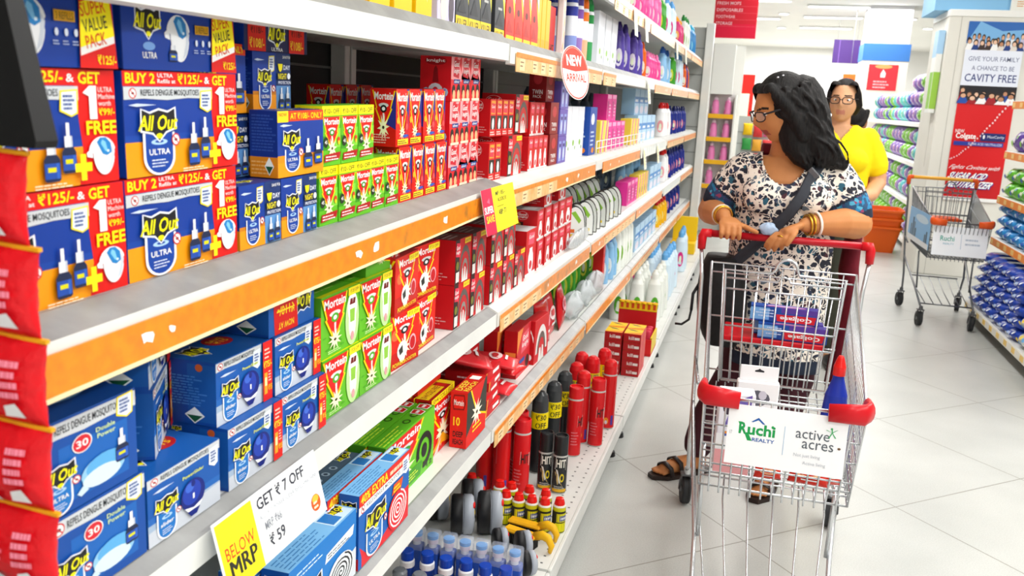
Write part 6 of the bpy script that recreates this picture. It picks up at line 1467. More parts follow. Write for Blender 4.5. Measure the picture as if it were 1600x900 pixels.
def woman_skin():
    mb = MB()
    mb.rings(head_rings(HM), 'ffffff'); ear_shape(mb, HM)
    limb(mb, [((.078, 3.45, 1.38), .05), ((.085, 3.47, 1.33), .056), ((.095, 3.49, 1.27), .075)], n=20)
    torso(mb, [(.95, .115, 3.54, .16, .12), (1.05, .11, 3.53, .17, .13), (1.14, .105, 3.515, .178, .135), (1.20, .10, 3.50, .182, .112), (1.245, .10, 3.495, .16, .088), (1.285, .095, 3.48, .10, .06)])
    # arms, taper and bend at elbow and wrist
    limb(mb, [((-.07, 3.50, 1.225), .060), ((-.12, 3.525, 1.14), .060), ((-.168, 3.545, 1.055), .053)])
    limb(mb, [((-.168, 3.545, 1.055), .053), ((-.15, 3.47, 1.058), .05), ((-.125, 3.39, 1.064), .037), (wrist_r, .027)])
    limb(mb, [((.275, 3.50, 1.225), .064), ((.325, 3.49, 1.14), .066), ((.358, 3.455, 1.06), .058)])
    limb(mb, [((.358, 3.455, 1.06), .058), ((.30, 3.39, 1.066), .053), ((.225, 3.34, 1.062), .040), (wrist_l, .028)])
    # her right hand closed over the handle
    mb.rings(palm_block((-.086, 3.312, 1.044), (.35, -1, -.25), (1, .35, .0), (.1, -.25, 1), .036, .038, .014), 'ffffff')
    for i, (x, l) in enumerate(((-.117, .8), (-.096, .95), (-.075, 1.0), (-.054, .92))):
        limb(mb, [((x, 3.296, 1.042), .0098), ((x + .004, 3.274, 1.030), .0095), ((x + .006, 3.2655, 1.008), .0088), ((x + .006, 3.272, .992 + .006 * (1 - l)), .008)], n=10)
    limb(mb, [((-.060, 3.322, 1.038), .012), ((-.034, 3.302, 1.034), .0108), ((-.008, 3.288, 1.026), .0095), ((.012, 3.281, 1.020), .0082)], n=10)
    # her left hand resting over it, fingers hanging down in front
    mb.rings(palm_block((.128, 3.293, 1.040), (-1, -.5, -.45), (.35, -.9, .25), (-.2, .1, 1), .040, .037, .015), 'ffffff')
    for i, (bx, by, bz, dx, l) in enumerate(((.116, 3.262, 1.026, -.012, .92), (.103, 3.266, 1.022, -.020, 1.0), (.090, 3.272, 1.020, -.028, .95), (.080, 3.280, 1.02, -.034, .8))):
        b = Vector((bx, by, bz))
        limb(mb, [(b, .0100), (b + Vector((dx * .6, -.014, -.018)) * l, .0096), (b + Vector((dx * 1.05, -.013, -.040)) * l, .0088), (b + Vector((dx * 1.25, -.005, -.058)) * l, .0078)], n=10)
    limb(mb, [((.142, 3.266, 1.036), .012), ((.134, 3.247, 1.022), .011), ((.124, 3.240, 1.004), .0098), ((.117, 3.240, .990), .0084)], n=10)
    # legs and feet
    for s, (kx, fx, fy, ft) in ((-1, FEET[0]), (1, FEET[1])):
        limb(mb, [((.115 + .075 * s, 3.56, .80), .088), ((kx, 3.55, .46), .06), ((fx + .2 * (kx - fx), fy + .03, .22), .045), ((fx, fy, .09), .034), ((fx, fy, .05), .036)])
        mb.M = Matrix.Translation((fx, fy, 0)) @ Matrix.Rotation(ft, 4, 'Z') @ Matrix.Translation((-fx, -fy - .05, 0))
        limb(mb, [((fx, fy + .06, .045), .032), ((fx - .015, fy - .03, .04), .034), ((fx - .02, fy - .10, .033), .026)])
        for k in range(5): limb(mb, [((fx - .044 + k * .013, fy - .11, .03), .009), ((fx - .047 + k * .0135, fy - .145 + abs(k - 1.2) * .006, .026), .0078)], n=8)
        mb.M = None
    return solidify_union(mb, .0042, 3)
def skin_region(c):
    p = HI @ c
    if p.length < .16:
        if p.x > .06 and abs(p.y) < .024 and -.0735 < p.z < -.0505: return 1
        if p.x > .045 and abs(abs(p.y) - .031) < .019 and abs(p.z - .0275 + abs(abs(p.y) - .031) * .18) < .0038: return 2
    return 0
me = paint(woman_skin(), [skin, lipm, browm], skin_region); wadd(me, 'body')
# eyes, glasses
for sg in (-1, 1):
    mb = MB(); c = Vector((.0715, sg * .0315, .0055)); mb.M = HM @ Matrix.Translation(c); mb.ell((0, 0, 0), (.011, .0125, .0085), 'f0ece6', nu=16, nv=10); mb.ell((.0085, 0, -.002), (.0035, .005, .005), '2a1810', nu=12, nv=8); wadd(mb, 'eye')
mb = MB(); mb.M = HM
for sg in (-1, 1):
    c = Vector((.102, sg * .034, .002)); q = [c + Vector((-.012 * (abs(math.cos(t)) if math.cos(t) * sg > 0 else 0), .028 * math.copysign(abs(math.cos(t)) ** .7, math.cos(t)), .0175 * math.copysign(abs(math.sin(t)) ** .7, math.sin(t)))) for t in [2 * PI * k / 24 for k in range(24)]]
    mb.tube(q, .0021, '1a1a1e', 6, closed=True)
    mb.tube([(.094, sg * .060, .010), (.08, sg * .076, .012), (.03, sg * .083, .013), (-.012, sg * .082, .012), (-.03, sg * .080, -.004)], [.0028, .0036, .0034, .003, .002], '1c1c22', 6)
mb.tube([(.103, -.008, .006), (.107, 0, .0085), (.103, .008, .006)], .002, '1a1a1e', 6)
g = wadd(mb, 'glasses', 'dark framed glasses')
lens = mat('dfe8ee', .05, alpha=.25, name='lens_glass')
for sg in (-1, 1):
    mb = MB(); mb.M = HM; mb.add([Vector((.1015 - .012 * (abs(math.cos(t)) if math.cos(t) * sg > 0 else 0), sg * .034 + .027 * math.copysign(abs(math.cos(t)) ** .7, math.cos(t)), .002 + .0168 * math.copysign(abs(math.sin(t)) ** .7, math.sin(t)))) for t in [2 * PI * k / 24 for k in range(24)]], [list(range(24))], lens); wadd(mb, 'lens', None, g)
# hair: crown, long fall over the far shoulder and strands
def hair_mat(name='black_hair', c0='060506', c1='1d1817'):
    m = bpy.data.materials.new(name); m.use_nodes = True; nt = m.node_tree; b = nt.nodes['Principled BSDF']; N = nt.nodes.new; L = nt.links.new
    tc = N('ShaderNodeTexCoord'); mp = N('ShaderNodeMapping'); mp.inputs['Scale'].default_value = (60, 60, 9); L(tc.outputs['Object'], mp.inputs['Vector'])
    n = N('ShaderNodeTexNoise'); n.inputs['Scale'].default_value = 2.5; n.inputs['Detail'].default_value = 4; L(mp.outputs[0], n.inputs['Vector'])
    r = N('ShaderNodeValToRGB'); r.color_ramp.elements[0].position = .4; r.color_ramp.elements[1].position = .75; r.color_ramp.elements[0].color = lin(c0); r.color_ramp.elements[1].color = lin(c1); L(n.outputs['Fac'], r.inputs['Fac']); L(r.outputs['Color'], b.inputs['Base Color'])
    bp = N('ShaderNodeBump'); bp.inputs['Strength'].default_value = .5; bp.inputs['Distance'].default_value = .006; L(n.outputs['Fac'], bp.inputs['Height']); L(bp.outputs['Normal'], b.inputs['Normal'])
    b.inputs['Roughness'].default_value = .6; b.inputs['Specular IOR Level'].default_value = .25
    return m
hairm = hair_mat()
def woman_hair():
    mb = MB(); rd = random.Random(5)
    def H(x, y, z): return HM @ Vector((x, y, z))
    mb.M = HM; mb.ell((-.016, 0, .022), (.102, .087, .112), 'ffffff', nu=28, nv=18); mb.M = None
    # hairline sweeping back over the temple and cheek on the near side (local +y)
    for sg in (-1, 1):
        limb(mb, [(H(.045, sg * .048, .085), .026), (H(.03, sg * .074, .05), .026), (H(.005, sg * .084, .0), .024), (H(-.01, sg * .086, -.05), .026), (H(-.02, sg * .085, -.10), .026)])
    limb(mb, [(H(.050, -.025, .092), .014), (H(.050, .02, .092), .014), (H(.042, .052, .072), .018)])
    # the long mass
    limb(mb, [((.11, 3.43, 1.50), .085), ((.14, 3.43, 1.43), .085), ((.165, 3.43, 1.37), .078), ((.20, 3.425, 1.325), .066), ((.245, 3.425, 1.292), .045), ((.285, 3.43, 1.27), .02)], n=20)
    limb(mb, [((.09, 3.40, 1.44), .06), ((.10, 3.395, 1.38), .058), ((.115, 3.395, 1.33), .05), ((.145, 3.395, 1.285), .038), ((.165, 3.395, 1.255), .015)], n=16)
    limb(mb, [((.12, 3.50, 1.45), .06), ((.15, 3.55, 1.36), .06), ((.17, 3.58, 1.27), .05), ((.18, 3.60, 1.18), .02)], n=16)
    for k in range(80):                                   # wavy locks
        t = rd.random(); side = rd.uniform(-1, 1)
        p0 = HM @ Vector((rd.uniform(-.09, .035), .088 * (1 if rd.random() < .8 else -1) * rd.uniform(.7, 1.02), rd.uniform(.0, .085)))
        e = Vector((.13, 3.385, 1.27)) * (1 - t) + Vector((.285, 3.42, 1.272)) * t + Vector((rd.uniform(-.02, .02), rd.uniform(-.02, .02), rd.uniform(-.02, .025)))
        mid = (p0 + e) / 2 + Vector((.01, -.028, .03)) * rd.uniform(.5, 1.1); ph = rd.uniform(0, 6); path = []
        for j in range(11):
            u = j / 10; q = p0 * (1 - u) ** 2 + mid * 2 * u * (1 - u) + e * u * u
            path.append(q + Vector((.011 * math.sin(ph + 11 * u) * (.3 + u), -.009 * math.cos(ph + 10 * u) * (.3 + u), .008 * math.sin(ph + 12 * u))))
        mb.tube(path, [.0085 * (1 - .7 * j / 10) + .001 for j in range(11)], 'ffffff', 6)
    return solidify_union(mb, .0038, 1)
me = paint(woman_hair(), [hairm], lambda c: 0)
cut(me, lambda c: (lambda p: p.x > .052 and p.z < .078 and abs(p.y) < .074)(HI @ c))
wadd(me, 'hair', 'long wavy black hair')
mb = MB(); mb.M = HM
for dy in (-.02, .02): mb.ell((.0 + dy * .6, .05 + dy * .2, .12), (.004, .004, .003), 'e8e8f0', nu=8, nv=6)
wadd(mb, 'hair_clip')

# the dress: white ground, dark leaves, teal accents
def print_mat():
    m = bpy.data.materials.new('leaf_print_cotton'); m.use_nodes = True; nt = m.node_tree; b = nt.nodes['Principled BSDF']; N = nt.nodes.new; L = nt.links.new
    tc = N('ShaderNodeTexCoord')
    nz = N('ShaderNodeTexNoise'); nz.inputs['Scale'].default_value = 28; L(tc.outputs['Object'], nz.inputs['Vector'])
    ad = N('ShaderNodeMixRGB'); ad.blend_type = 'ADD'; ad.inputs[0].default_value = .035; L(tc.outputs['Object'], ad.inputs[1]); L(nz.outputs['Color'], ad.inputs[2])
    v = N('ShaderNodeTexVoronoi'); v.inputs['Scale'].default_value = 52; L(ad.outputs[0], v.inputs['Vector'])
    lt = N('ShaderNodeMath'); lt.operation = 'LESS_THAN'; lt.inputs[1].default_value = .58; L(v.outputs['Distance'], lt.inputs[0])
    sp = N('ShaderNodeSeparateColor'); L(v.outputs['Color'], sp.inputs[0])
    cr = N('ShaderNodeValToRGB'); cr.color_ramp.interpolation = 'CONSTANT'; e = cr.color_ramp.elements
    e[0].position = 0; e[0].color = lin('1c1d2c'); e[1].position = .42; e[1].color = lin('26304a')
    for p, c in ((.62, '23586e'), (.74, '4a2630'), (.84, '5d6a78'), (.92, '1c1d2c')):
        x = e.new(p); x.color = lin(c)
    L(sp.outputs[0], cr.inputs['Fac'])
    v2 = N('ShaderNodeTexVoronoi'); v2.feature = 'DISTANCE_TO_EDGE'; v2.inputs['Scale'].default_value = 30; L(ad.outputs[0], v2.inputs['Vector'])
    lt2 = N('ShaderNodeMath'); lt2.operation = 'LESS_THAN'; lt2.inputs[1].default_value = .045; L(v2.outputs['Distance'], lt2.inputs[0])
    m1 = N('ShaderNodeMixRGB'); m1.inputs[1].default_value = lin('efe6da'); L(lt.outputs[0], m1.inputs[0]); L(cr.outputs['Color'], m1.inputs[2])
    m2 = N('ShaderNodeMixRGB'); m2.inputs[2].default_value = lin('efe6da'); L(lt2.outputs[0], m2.inputs[0]); L(m1.outputs[0], m2.inputs[1])
    L(m2.outputs[0], b.inputs['Base Color']); b.inputs['Roughness'].default_value = .8
    return m
def border_mat():
    m = bpy.data.materials.new('teal_border'); m.use_nodes = True; nt = m.node_tree; b = nt.nodes['Principled BSDF']; N = nt.nodes.new; L = nt.links.new
    tc = N('ShaderNodeTexCoord'); n = N('ShaderNodeTexVoronoi'); n.inputs['Scale'].default_value = 75; L(tc.outputs['Object'], n.inputs['Vector']); sp = N('ShaderNodeSeparateColor'); L(n.outputs['Color'], sp.inputs[0])
    cr = N('ShaderNodeValToRGB'); cr.color_ramp.interpolation = 'CONSTANT'; e = cr.color_ramp.elements
    e[0].position = 0; e[0].color = lin('17496e'); e[1].position = .45; e[1].color = lin('1c7aa8')
    for p, c in ((.68, '2f3f6e'), (.82, '8a3a5e'), (.92, '4aa0c0')): x = e.new(p); x.color = lin(c)
    L(sp.outputs[0], cr.inputs['Fac']); L(cr.outputs['Color'], b.inputs['Base Color']); b.inputs['Roughness'].default_value = .8
    return m
prm, bdm, navm = print_mat(), border_mat(), mat('232c3e', .85, var=.2, vscale=40)
DR = [(.475, .15, 3.55, .198, .165), (.60, .145, 3.55, .203, .165), (.76, .135, 3.55, .207, .168), (.88, .125, 3.545, .212, .172), (.98, .118, 3.535, .207, .165), (1.06, .112, 3.525, .204, .16), (1.14, .107, 3.51, .208, .155), (1.20, .102, 3.497, .205, .13), (1.25, .10, 3.49, .18, .10), (1.285, .097, 3.482, .118, .072), (1.305, .095, 3.478, .09, .055)]
def dress():
    mb = MB(); rd = random.Random(2)
    n = 48; R = []
    for z, cx, cy, rx, ry in DR:
        k = max(0, (1.0 - z)) * .085
        R.append([(cx + rx * (1 + k * math.sin(9 * t + 2 * z) * .5) * math.cos(t), cy + ry * (1 + k * math.sin(9 * t + 2 * z) * .5) * math.sin(t), z) for t in [2 * PI * q / n for q in range(n)]])
    mb.rings(R, 'ffffff')
    for s in (-1, 1): mb.ell((.107 + .085 * s, 3.40, 1.145), (.08, .062, .075), 'ffffff')
    limb(mb, [((-.055, 3.495, 1.225), .070), ((-.10, 3.515, 1.165), .071), ((-.138, 3.532, 1.105), .067)], n=22)
    limb(mb, [((.26, 3.495, 1.225), .074), ((.305, 3.49, 1.165), .076), ((.345, 3.472, 1.095), .071)], n=22)
    return solidify_union(mb, .0062, 4)
EL, ER = Vector((.345, 3.472, 1.095)), Vector((-.138, 3.532, 1.105)); DL = (EL - Vector((.26, 3.495, 1.225))).normalized(); DRr = (ER - Vector((-.055, 3.495, 1.225))).normalized()
def dress_region(c):
    for E_, D_, S_ in ((EL, DL, 1), (ER, DRr, -1)):
        d = (c - E_).dot(D_); rad = ((c - E_) - D_ * d).length
        if rad < .12 and d > -.055 and ((S_ > 0 and c.x > .25) or (S_ < 0 and c.x < -.075)):
            return 2 if (d > .012 or (-.055 < d < -.045) or S_ < 0 and d > -.01) else 1
    if c.z < .53: return 2
    return 0
me = dress()
cut(me, lambda c: (c.y < 3.47 and abs(c.x - .085) < .085 * math.sqrt(max(0, 1 - ((1.315 - c.z) / .125) ** 2)) and c.z > 1.19) or c.z > 1.297
    or (c - EL).dot(DL) > .043 and c.x > .29 or (c - ER).dot(DRr) > .043 and c.x < -.10)
wadd(paint(me, [prm, bdm, navm], dress_region), 'dress', 'white dress with dark leaf print and teal sleeve borders')
# trousers below the dress
mb = MB()
for s, (kx, fx, fy, ft) in ((-1, FEET[0]), (1, FEET[1])):
    limb(mb, [((.115 + .075 * s, 3.56, .62), .095), ((kx, 3.55, .42), .082), ((fx + .2 * (kx - fx), fy + .03, .22), .066), ((fx, fy, .12), .06)], n=18)
me = solidify_union(mb, .008, 3); wadd(paint(me, [mat('3c1420', .8, var=.15, vscale=20)], lambda c: 0), 'trousers')
for s, (kx, fx, fy, ft) in ((-1, FEET[0]), (1, FEET[1])):
    mb = MB(); mb.M = Matrix.Translation((fx, fy, 0)) @ Matrix.Rotation(ft, 4, 'Z') @ Matrix.Translation((-fx, -fy - .05, 0)); o_ = [(fx - .045, fy + .09), (fx - .05, fy - .02), (fx - .065, fy - .11), (fx - .045, fy - .165), (fx - .01, fy - .17), (fx + .025, fy - .12), (fx + .035, fy - .02), (fx + .035, fy + .09), (fx, fy + .115)]
    mb.rings([[(x, y, z) for x, y in o_] for z in (.001, .018)], '2a1d18', smooth=False)
    for yy, zz in ((-.10, .058), (-.05, .072)): mb.tube([(fx - .06, fy + yy, .016), (fx - .05, fy + yy - .005, zz - .012), (fx - .015, fy + yy - .01, zz + .006), (fx + .022, fy + yy - .005, zz - .01), (fx + .03, fy + yy, .016)], .011, '201614', 8, flat=.35)
    wadd(mb, 'sandal', 'dark strapped sandal')
# shawl: maroon edge over her left shoulder, hanging down her far side
shm = mat('6e1626', .8, var=.2, vscale=25, bump=.15, bscale=60)
mb = MB()
mb.tube([(.085, 3.405, 1.296), (.10, 3.41, 1.298), (.12, 3.42, 1.30), (.18, 3.44, 1.305), (.245, 3.47, 1.30), (.305, 3.50, 1.262), (.355, 3.53, 1.19), (.375, 3.56, 1.10), (.365, 3.56, .98), (.36, 3.53, .88), (.375, 3.50, .74), (.365, 3.50, .56), (.35, 3.5, .42)], [.012, .018, .024, .024, .022, .022, .024, .034, .045, .05, .05, .05, .04], shm, 12, flat=.5)
mb.tube([(.0, 3.53, 1.30), (.08, 3.55, 1.30), (.17, 3.54, 1.31), (.25, 3.51, 1.295)], .028, shm, 10)
wadd(mb, 'shawl', 'maroon shawl')
# bag with its strap
mb = MB(); pth = [(.235, 3.52, 1.295), (.215, 3.425, 1.285), (.185, 3.385, 1.235), (.155, 3.330, 1.16), (.115, 3.328, 1.09), (.06, 3.348, 1.02), (.0, 3.362, .95), (-.06, 3.39, .88), (-.085, 3.42, .82)]
mb.tube(pth, .021, mat('33363e', .7, var=.1, vscale=60), 8, flat=.16, up=(.12, -1, .2))
s_ = wadd(mb, 'bag_strap', 'dark grey shoulder strap')
mb = MB(); mb.box((-.02, -.004, -.014), (.02, .004, .014), '6a6c70', .002); mb.M = None
o = wadd(mb, 'buckle', None, s_); o.location = (.184, 3.378, 1.236); o.rotation_euler = (.3, .75, -.3)
mb = MB(); R = []
for k in range(11):
    v = k / 10; q = math.sin(PI * (.08 + .84 * v)) ** .35
    R.append([(-.105 + .03 * (1 - v) + .095 * q * math.copysign(abs(math.cos(t)) ** .6, math.cos(t)), 3.44 + .12 * q * math.copysign(abs(math.sin(t)) ** .6, math.sin(t)), .56 + .34 * v) for t in [2 * PI * j / 20 for j in range(20)]])
mb.rings(R, mat('141416', .6, var=.2, vscale=30, bump=.4, bscale=25)); mb.tube([(-.175, 3.38, .80), (-.195, 3.34, .76), (-.195, 3.32, .70)], .006, '18181a', 8); mb.tube([(-.195, 3.32, .70), (-.20, 3.315, .665), (-.225, 3.31, .645), (-.25, 3.31, .645)], .0045, '18181a', 8)
wadd(mb, 'handbag', 'black handbag')
# bangles and rings
def ring_at(c, d, r, t, m, name, flat=1.0):
    d = Vector(d).normalized(); u = d.orthogonal().normalized(); w = d.cross(u); mb = MB()
    mb.tube([Vector(c) + (u * math.cos(a) + w * math.sin(a)) * r for a in [2 * PI * k / 28 for k in range(28)]], t, m, 8, closed=True); wadd(mb, name)
gold = mat('d8a63a', .25, metal=.9); dr_ = wrist_r - Vector((-.125, 3.39, 1.064)); dl_ = wrist_l - Vector((.225, 3.34, 1.062))
ring_at(wrist_r - dr_ * .30, dr_, .034, .0028, gold, 'bangle'); ring_at(wrist_r - dr_ * .55, dr_, .036, .003, 'efe6d6', 'bangle'); ring_at(wrist_r - dr_ * .05, dr_, .0325, .0025, gold, 'bangle')
ring_at(wrist_l - dl_ * .1, dl_, .036, .004, gold, 'bangle'); ring_at(wrist_l - dl_ * .35, dl_, .037, .004, gold, 'bangle'); ring_at(wrist_l - dl_ * .75, dl_, .041, .0048, 'f2eade', 'bangle')
ring_at((-.094, 3.285, 1.037), (.1, -.85, -.5), .0108, .0022, gold, 'finger_ring'); ring_at((.094, 3.258, 1.012), (-.4, -.55, -.7), .011, .0024, gold, 'finger_ring')
# crumpled blue wrapper she holds on the handle
lump('plastic_wrapper', 'crumpled pale blue plastic wrapper under her left hand on the handle', .05, 3.288, 1.012, (.03, .018, .022), mat('bcd4f0', .15, alpha=.7, bump=.5, bscale=60), 'wrapper', 9)

# ---------- other shoppers
def shopper(origin, label, yaw_deg, top_c, leg_c, skin_c, glasses=False, pony=True, scale=1.0, hair_c=('0d0b0c', '241c1a')):
    P = empty('person', origin, label, 'person', None, math.radians(yaw_deg)); P.scale = (scale,) * 3
    def add(m_, n, lab=None):
        o = bpy.data.objects.new(n, m_ if isinstance(m_, bpy.types.Mesh) else m_.mesh(n)); COL.objects.link(o); kid(o, P)
        if lab: o['label'] = lab
        return o
    # local: faces -y ; x to the viewer's right
    M = Matrix.Translation((0, -.015, 1.52)) @ Matrix.Rotation(-PI / 2 - .28, 4, 'Z'); I = M.inverted()
    mb = MB(); mb.rings(head_rings(M), 'ffffff'); ear_shape(mb, M)
    limb(mb, [((0, .01, 1.45), .052), ((0, .02, 1.37), .055)], n=18)
    torso(mb, [(.86, 0, .02, .16, .11), (1.0, 0, .02, .15, .105), (1.2, 0, .02, .165, .11), (1.32, 0, .02, .165, .085), (1.385, 0, .02, .09, .06)])
    A = [((-.175, .02, 1.31), .052), ((-.225, .03, 1.18), .047), ((-.245, .03, 1.06), .042), ((-.19, -.08, 1.00), .036), ((-.11, -.17, 1.00), .027)]
    B = [((.175, .02, 1.31), .056), ((.225, .03, 1.20), .052), ((.245, .03, 1.08), .045), ((.19, -.10, 1.02), .04), ((.10, -.18, 1.0), .028)]
    limb(mb, A); limb(mb, B)
    for s, w in ((-1, Vector((-.11, -.17, 1.0))), (1, Vector((.10, -.18, 1.0)))):
        c = w + Vector((-s * .035, -.035, -.005)); mb.rings(palm_block(c, (-s * .7, -.7, -.1), (s * .6, -.6, .5), (0, .1, 1), .035, .034, .013), 'ffffff')
        for k in range(4):
            b = c + Vector((-s * .024, -.026, 0)) + Vector((s * .6, -.6, .5)).normalized() * (-.024 + .016 * k)
            limb(mb, [(b, .0092), (b + Vector((-s * .02, -.018, -.008)) * (1 - .06 * abs(k - 1.5)), .0088), (b + Vector((-s * .022, -.024, -.03)), .0078)], n=8)
        limb(mb, [(c + Vector((s * .01, -.02, .012)), .011), (c + Vector((-s * .01, -.045, .014)), .0095), (c + Vector((-s * .025, -.055, .004)), .008)], n=8)
    for s in (-1, 1):
        limb(mb, [((.085 * s, .02, .84), .09), ((.095 * s, .01, .48), .058), ((.10 * s, .04, .1), .038), ((.10 * s, .03, .05), .036)]); limb(mb, [((.10 * s, .05, .04), .032), ((.105 * s, -.10, .032), .028), ((.105 * s, -.14, .028), .022)])
    me = solidify_union(mb, .006, 3)
    def reg(c):
        p = I @ c
        if p.length < .16:
            if p.x > .06 and abs(p.y) < .024 and -.074 < p.z < -.05: return 1
            if p.x > .045 and abs(abs(p.y) - .031) < .019 and abs(p.z - .0275) < .0036: return 2
        return 0
    add(paint(me, [skin_mat(skin_c, 'skin_' + skin_c), mat('c27e6c', .45), browm], reg), 'body')
    for sg in (-1, 1):
        mb = MB(); mb.M = M @ Matrix.Translation((.0715, sg * .0315, .0055)); mb.ell((0, 0, 0), (.0112, .0125, .0085), 'f0ece6', nu=14, nv=8); mb.ell((.0085, 0, -.0015), (.0035, .0052, .0052), '20140e', nu=10, nv=6); add(mb, 'eye')
    if glasses:
        mb = MB(); mb.M = M
        for sg in (-1, 1):
            mb.tube([Vector((.104 - .01 * (abs(math.cos(t)) if math.cos(t) * sg > 0 else 0), sg * .033 + .026 * math.copysign(abs(math.cos(t)) ** .7, math.cos(t)), .002 + .018 * math.copysign(abs(math.sin(t)) ** .7, math.sin(t)))) for t in [2 * PI * k / 20 for k in range(20)]], .0026, '221a1c', 6, closed=True)
            mb.tube([(.095, sg * .058, .01), (.06, sg * .078, .012), (-.02, sg * .08, .01)], .0025, '221a1c', 6)
        mb.tube([(.105, -.008, .006), (.105, .008, .006)], .0022, '221a1c', 6); add(mb, 'glasses', 'dark rimmed glasses')
    mb = MB(); mb.M = M; mb.ell((-.016, 0, .022), (.1, .083, .105), 'ffffff', nu=24, nv=16); mb.M = None
    for sg in (-1, 1): limb(mb, [(M @ Vector((.05, sg * .05, .085)), .024), (M @ Vector((.02, sg * .072, .04)), .02), (M @ Vector((-.02, sg * .078, -.02)), .022), (M @ Vector((-.06, sg * .05, -.05)), .03)])
    if pony: limb(mb, [(M @ Vector((-.09, 0, .0)), .035), (M @ Vector((-.12, .0, -.08)), .04), (M @ Vector((-.125, .0, -.2)), .02)])
    me = solidify_union(mb, .006, 2); cut(me, lambda c: (lambda p: p.x > .05 and p.z < .084 and abs(p.y) < .072)(I @ c))
    add(paint(me, [hair_mat('hair_' + hair_c[0], *hair_c)], lambda c: 0), 'hair', 'black hair tied back')
    mb = MB(); torso(mb, [(.84, 0, .02, .19, .14), (.95, 0, .015, .19, .145), (1.08, 0, .01, .185, .14), (1.2, 0, .01, .19, .14), (1.3, 0, .02, .195, .11), (1.36, 0, .02, .15, .085), (1.40, 0, .02, .085, .06)])
    for s in (-1, 1): mb.ell((.08 * s, -.09, 1.2), (.08, .06, .07), 'ffffff'); limb(mb, [((.155 * s, .02, 1.32), .066), ((.205 * s, .028, 1.22), .068), ((.225 * s, .03, 1.17), .066)], n=18)
    me = solidify_union(mb, .008, 4); cut(me, lambda c: (c.y < .0 and abs(c.x) < (c.z - 1.31) * .8 and c.z > 1.31) or c.z > 1.392)
    add(paint(me, [mat(top_c, .8, var=.08, vscale=12, bump=.15, bscale=14)], lambda c: 0), 'shirt')
    mb = MB()
    for s in (-1, 1): limb(mb, [((.08 * s, .02, .86), .105), ((.095 * s, .01, .48), .075), ((.10 * s, .04, .12), .06)], n=16)
    add(paint(solidify_union(mb, .01, 3), [mat(leg_c, .85, var=.15, vscale=15)], lambda c: 0), 'trousers')
    for s in (-1, 1):
        mb = MB(); mb.ell((.105 * s, -.04, .036), (.042, .125, .034), '2a2a2c', nu=16, nv=10); mb.box((.105 * s - .04, -.15, .0012), (.105 * s + .04, .08, .02), '3a3a3c', .006); add(mb, 'shoe')
    return P
shopper((.405, 5.36, 0), 'woman in a yellow top and glasses standing behind the leaning woman', 4, 'f6dc0a', '3c3e34', 'd9a37c', glasses=True, pony=False)
# ------------------------------------------------------------------ the right side and the far hall
post_m = mat('e3e1d8', .55, var=.04, vscale=3)
# near pillar casing with the banner
t = empty('pillar_casing', (1.9, 9.5, 0), 'pale boxed pillar carrying the red and white banner', 'pillar')
mb = MB(); mb.box((-.40, -.42, 0), (.75, .42, 2.36), post_m, .006); mb.box((-.405, -.425, 2.36), (.76, .43, 2.42), 'f4f4f0', .004)
mb.box((-.30, -.4215, 0), (-.296, -.42, 2.36), 'b0aea6'); mb.box((-.4015, -.2, 1.0), (-.40, -.19, 2.3), 'c4c2ba')
kid(mb.build('casing'), t)
mb = MB(); mb.box((-.52, -.30, 2.42), (.9, .42, CEIL - .002), mat('8cc4ec', .6, var=.05, vscale=2)); mb.box((.28, -.302, 2.45), (.48, -.30, CEIL - .01), '4a80c4'); kid(mb.build('blue_top'), t)
mb = MB(); mb.box((.1, -.34, 2.42), (.26, -.31, 2.56), 'f4f2ea', .006); a = face_art(mb, (.1, -.34, 2.42), (.16, 0, 0), (0, 0, .14)); a.lines('e0a060', .3, .3, .75, .7, 3, .5); kid(mb.build('small_sign'), t)
mb = MB(); mb.box((-.46, -.36, 1.5), (-.404, -.16, 2.24), 'f0f2ee', .004); a = face_art(mb, (-.46, -.16, 1.5), (0, -.2, 0), (0, 0, .74)); a.R('a8d0f0', .0, .68, 1, 1); a.R('8ac83a', .1, .05, .9, .5); a = face_art(mb, (-.46, -.36, 1.5), (.056, 0, 0), (0, 0, .74)); a.R('9acb4a', 0, .05, 1, .5); a.R('a8d0f0', 0, .72, 1, 1); kid(mb.build('side_leaflet'), t)
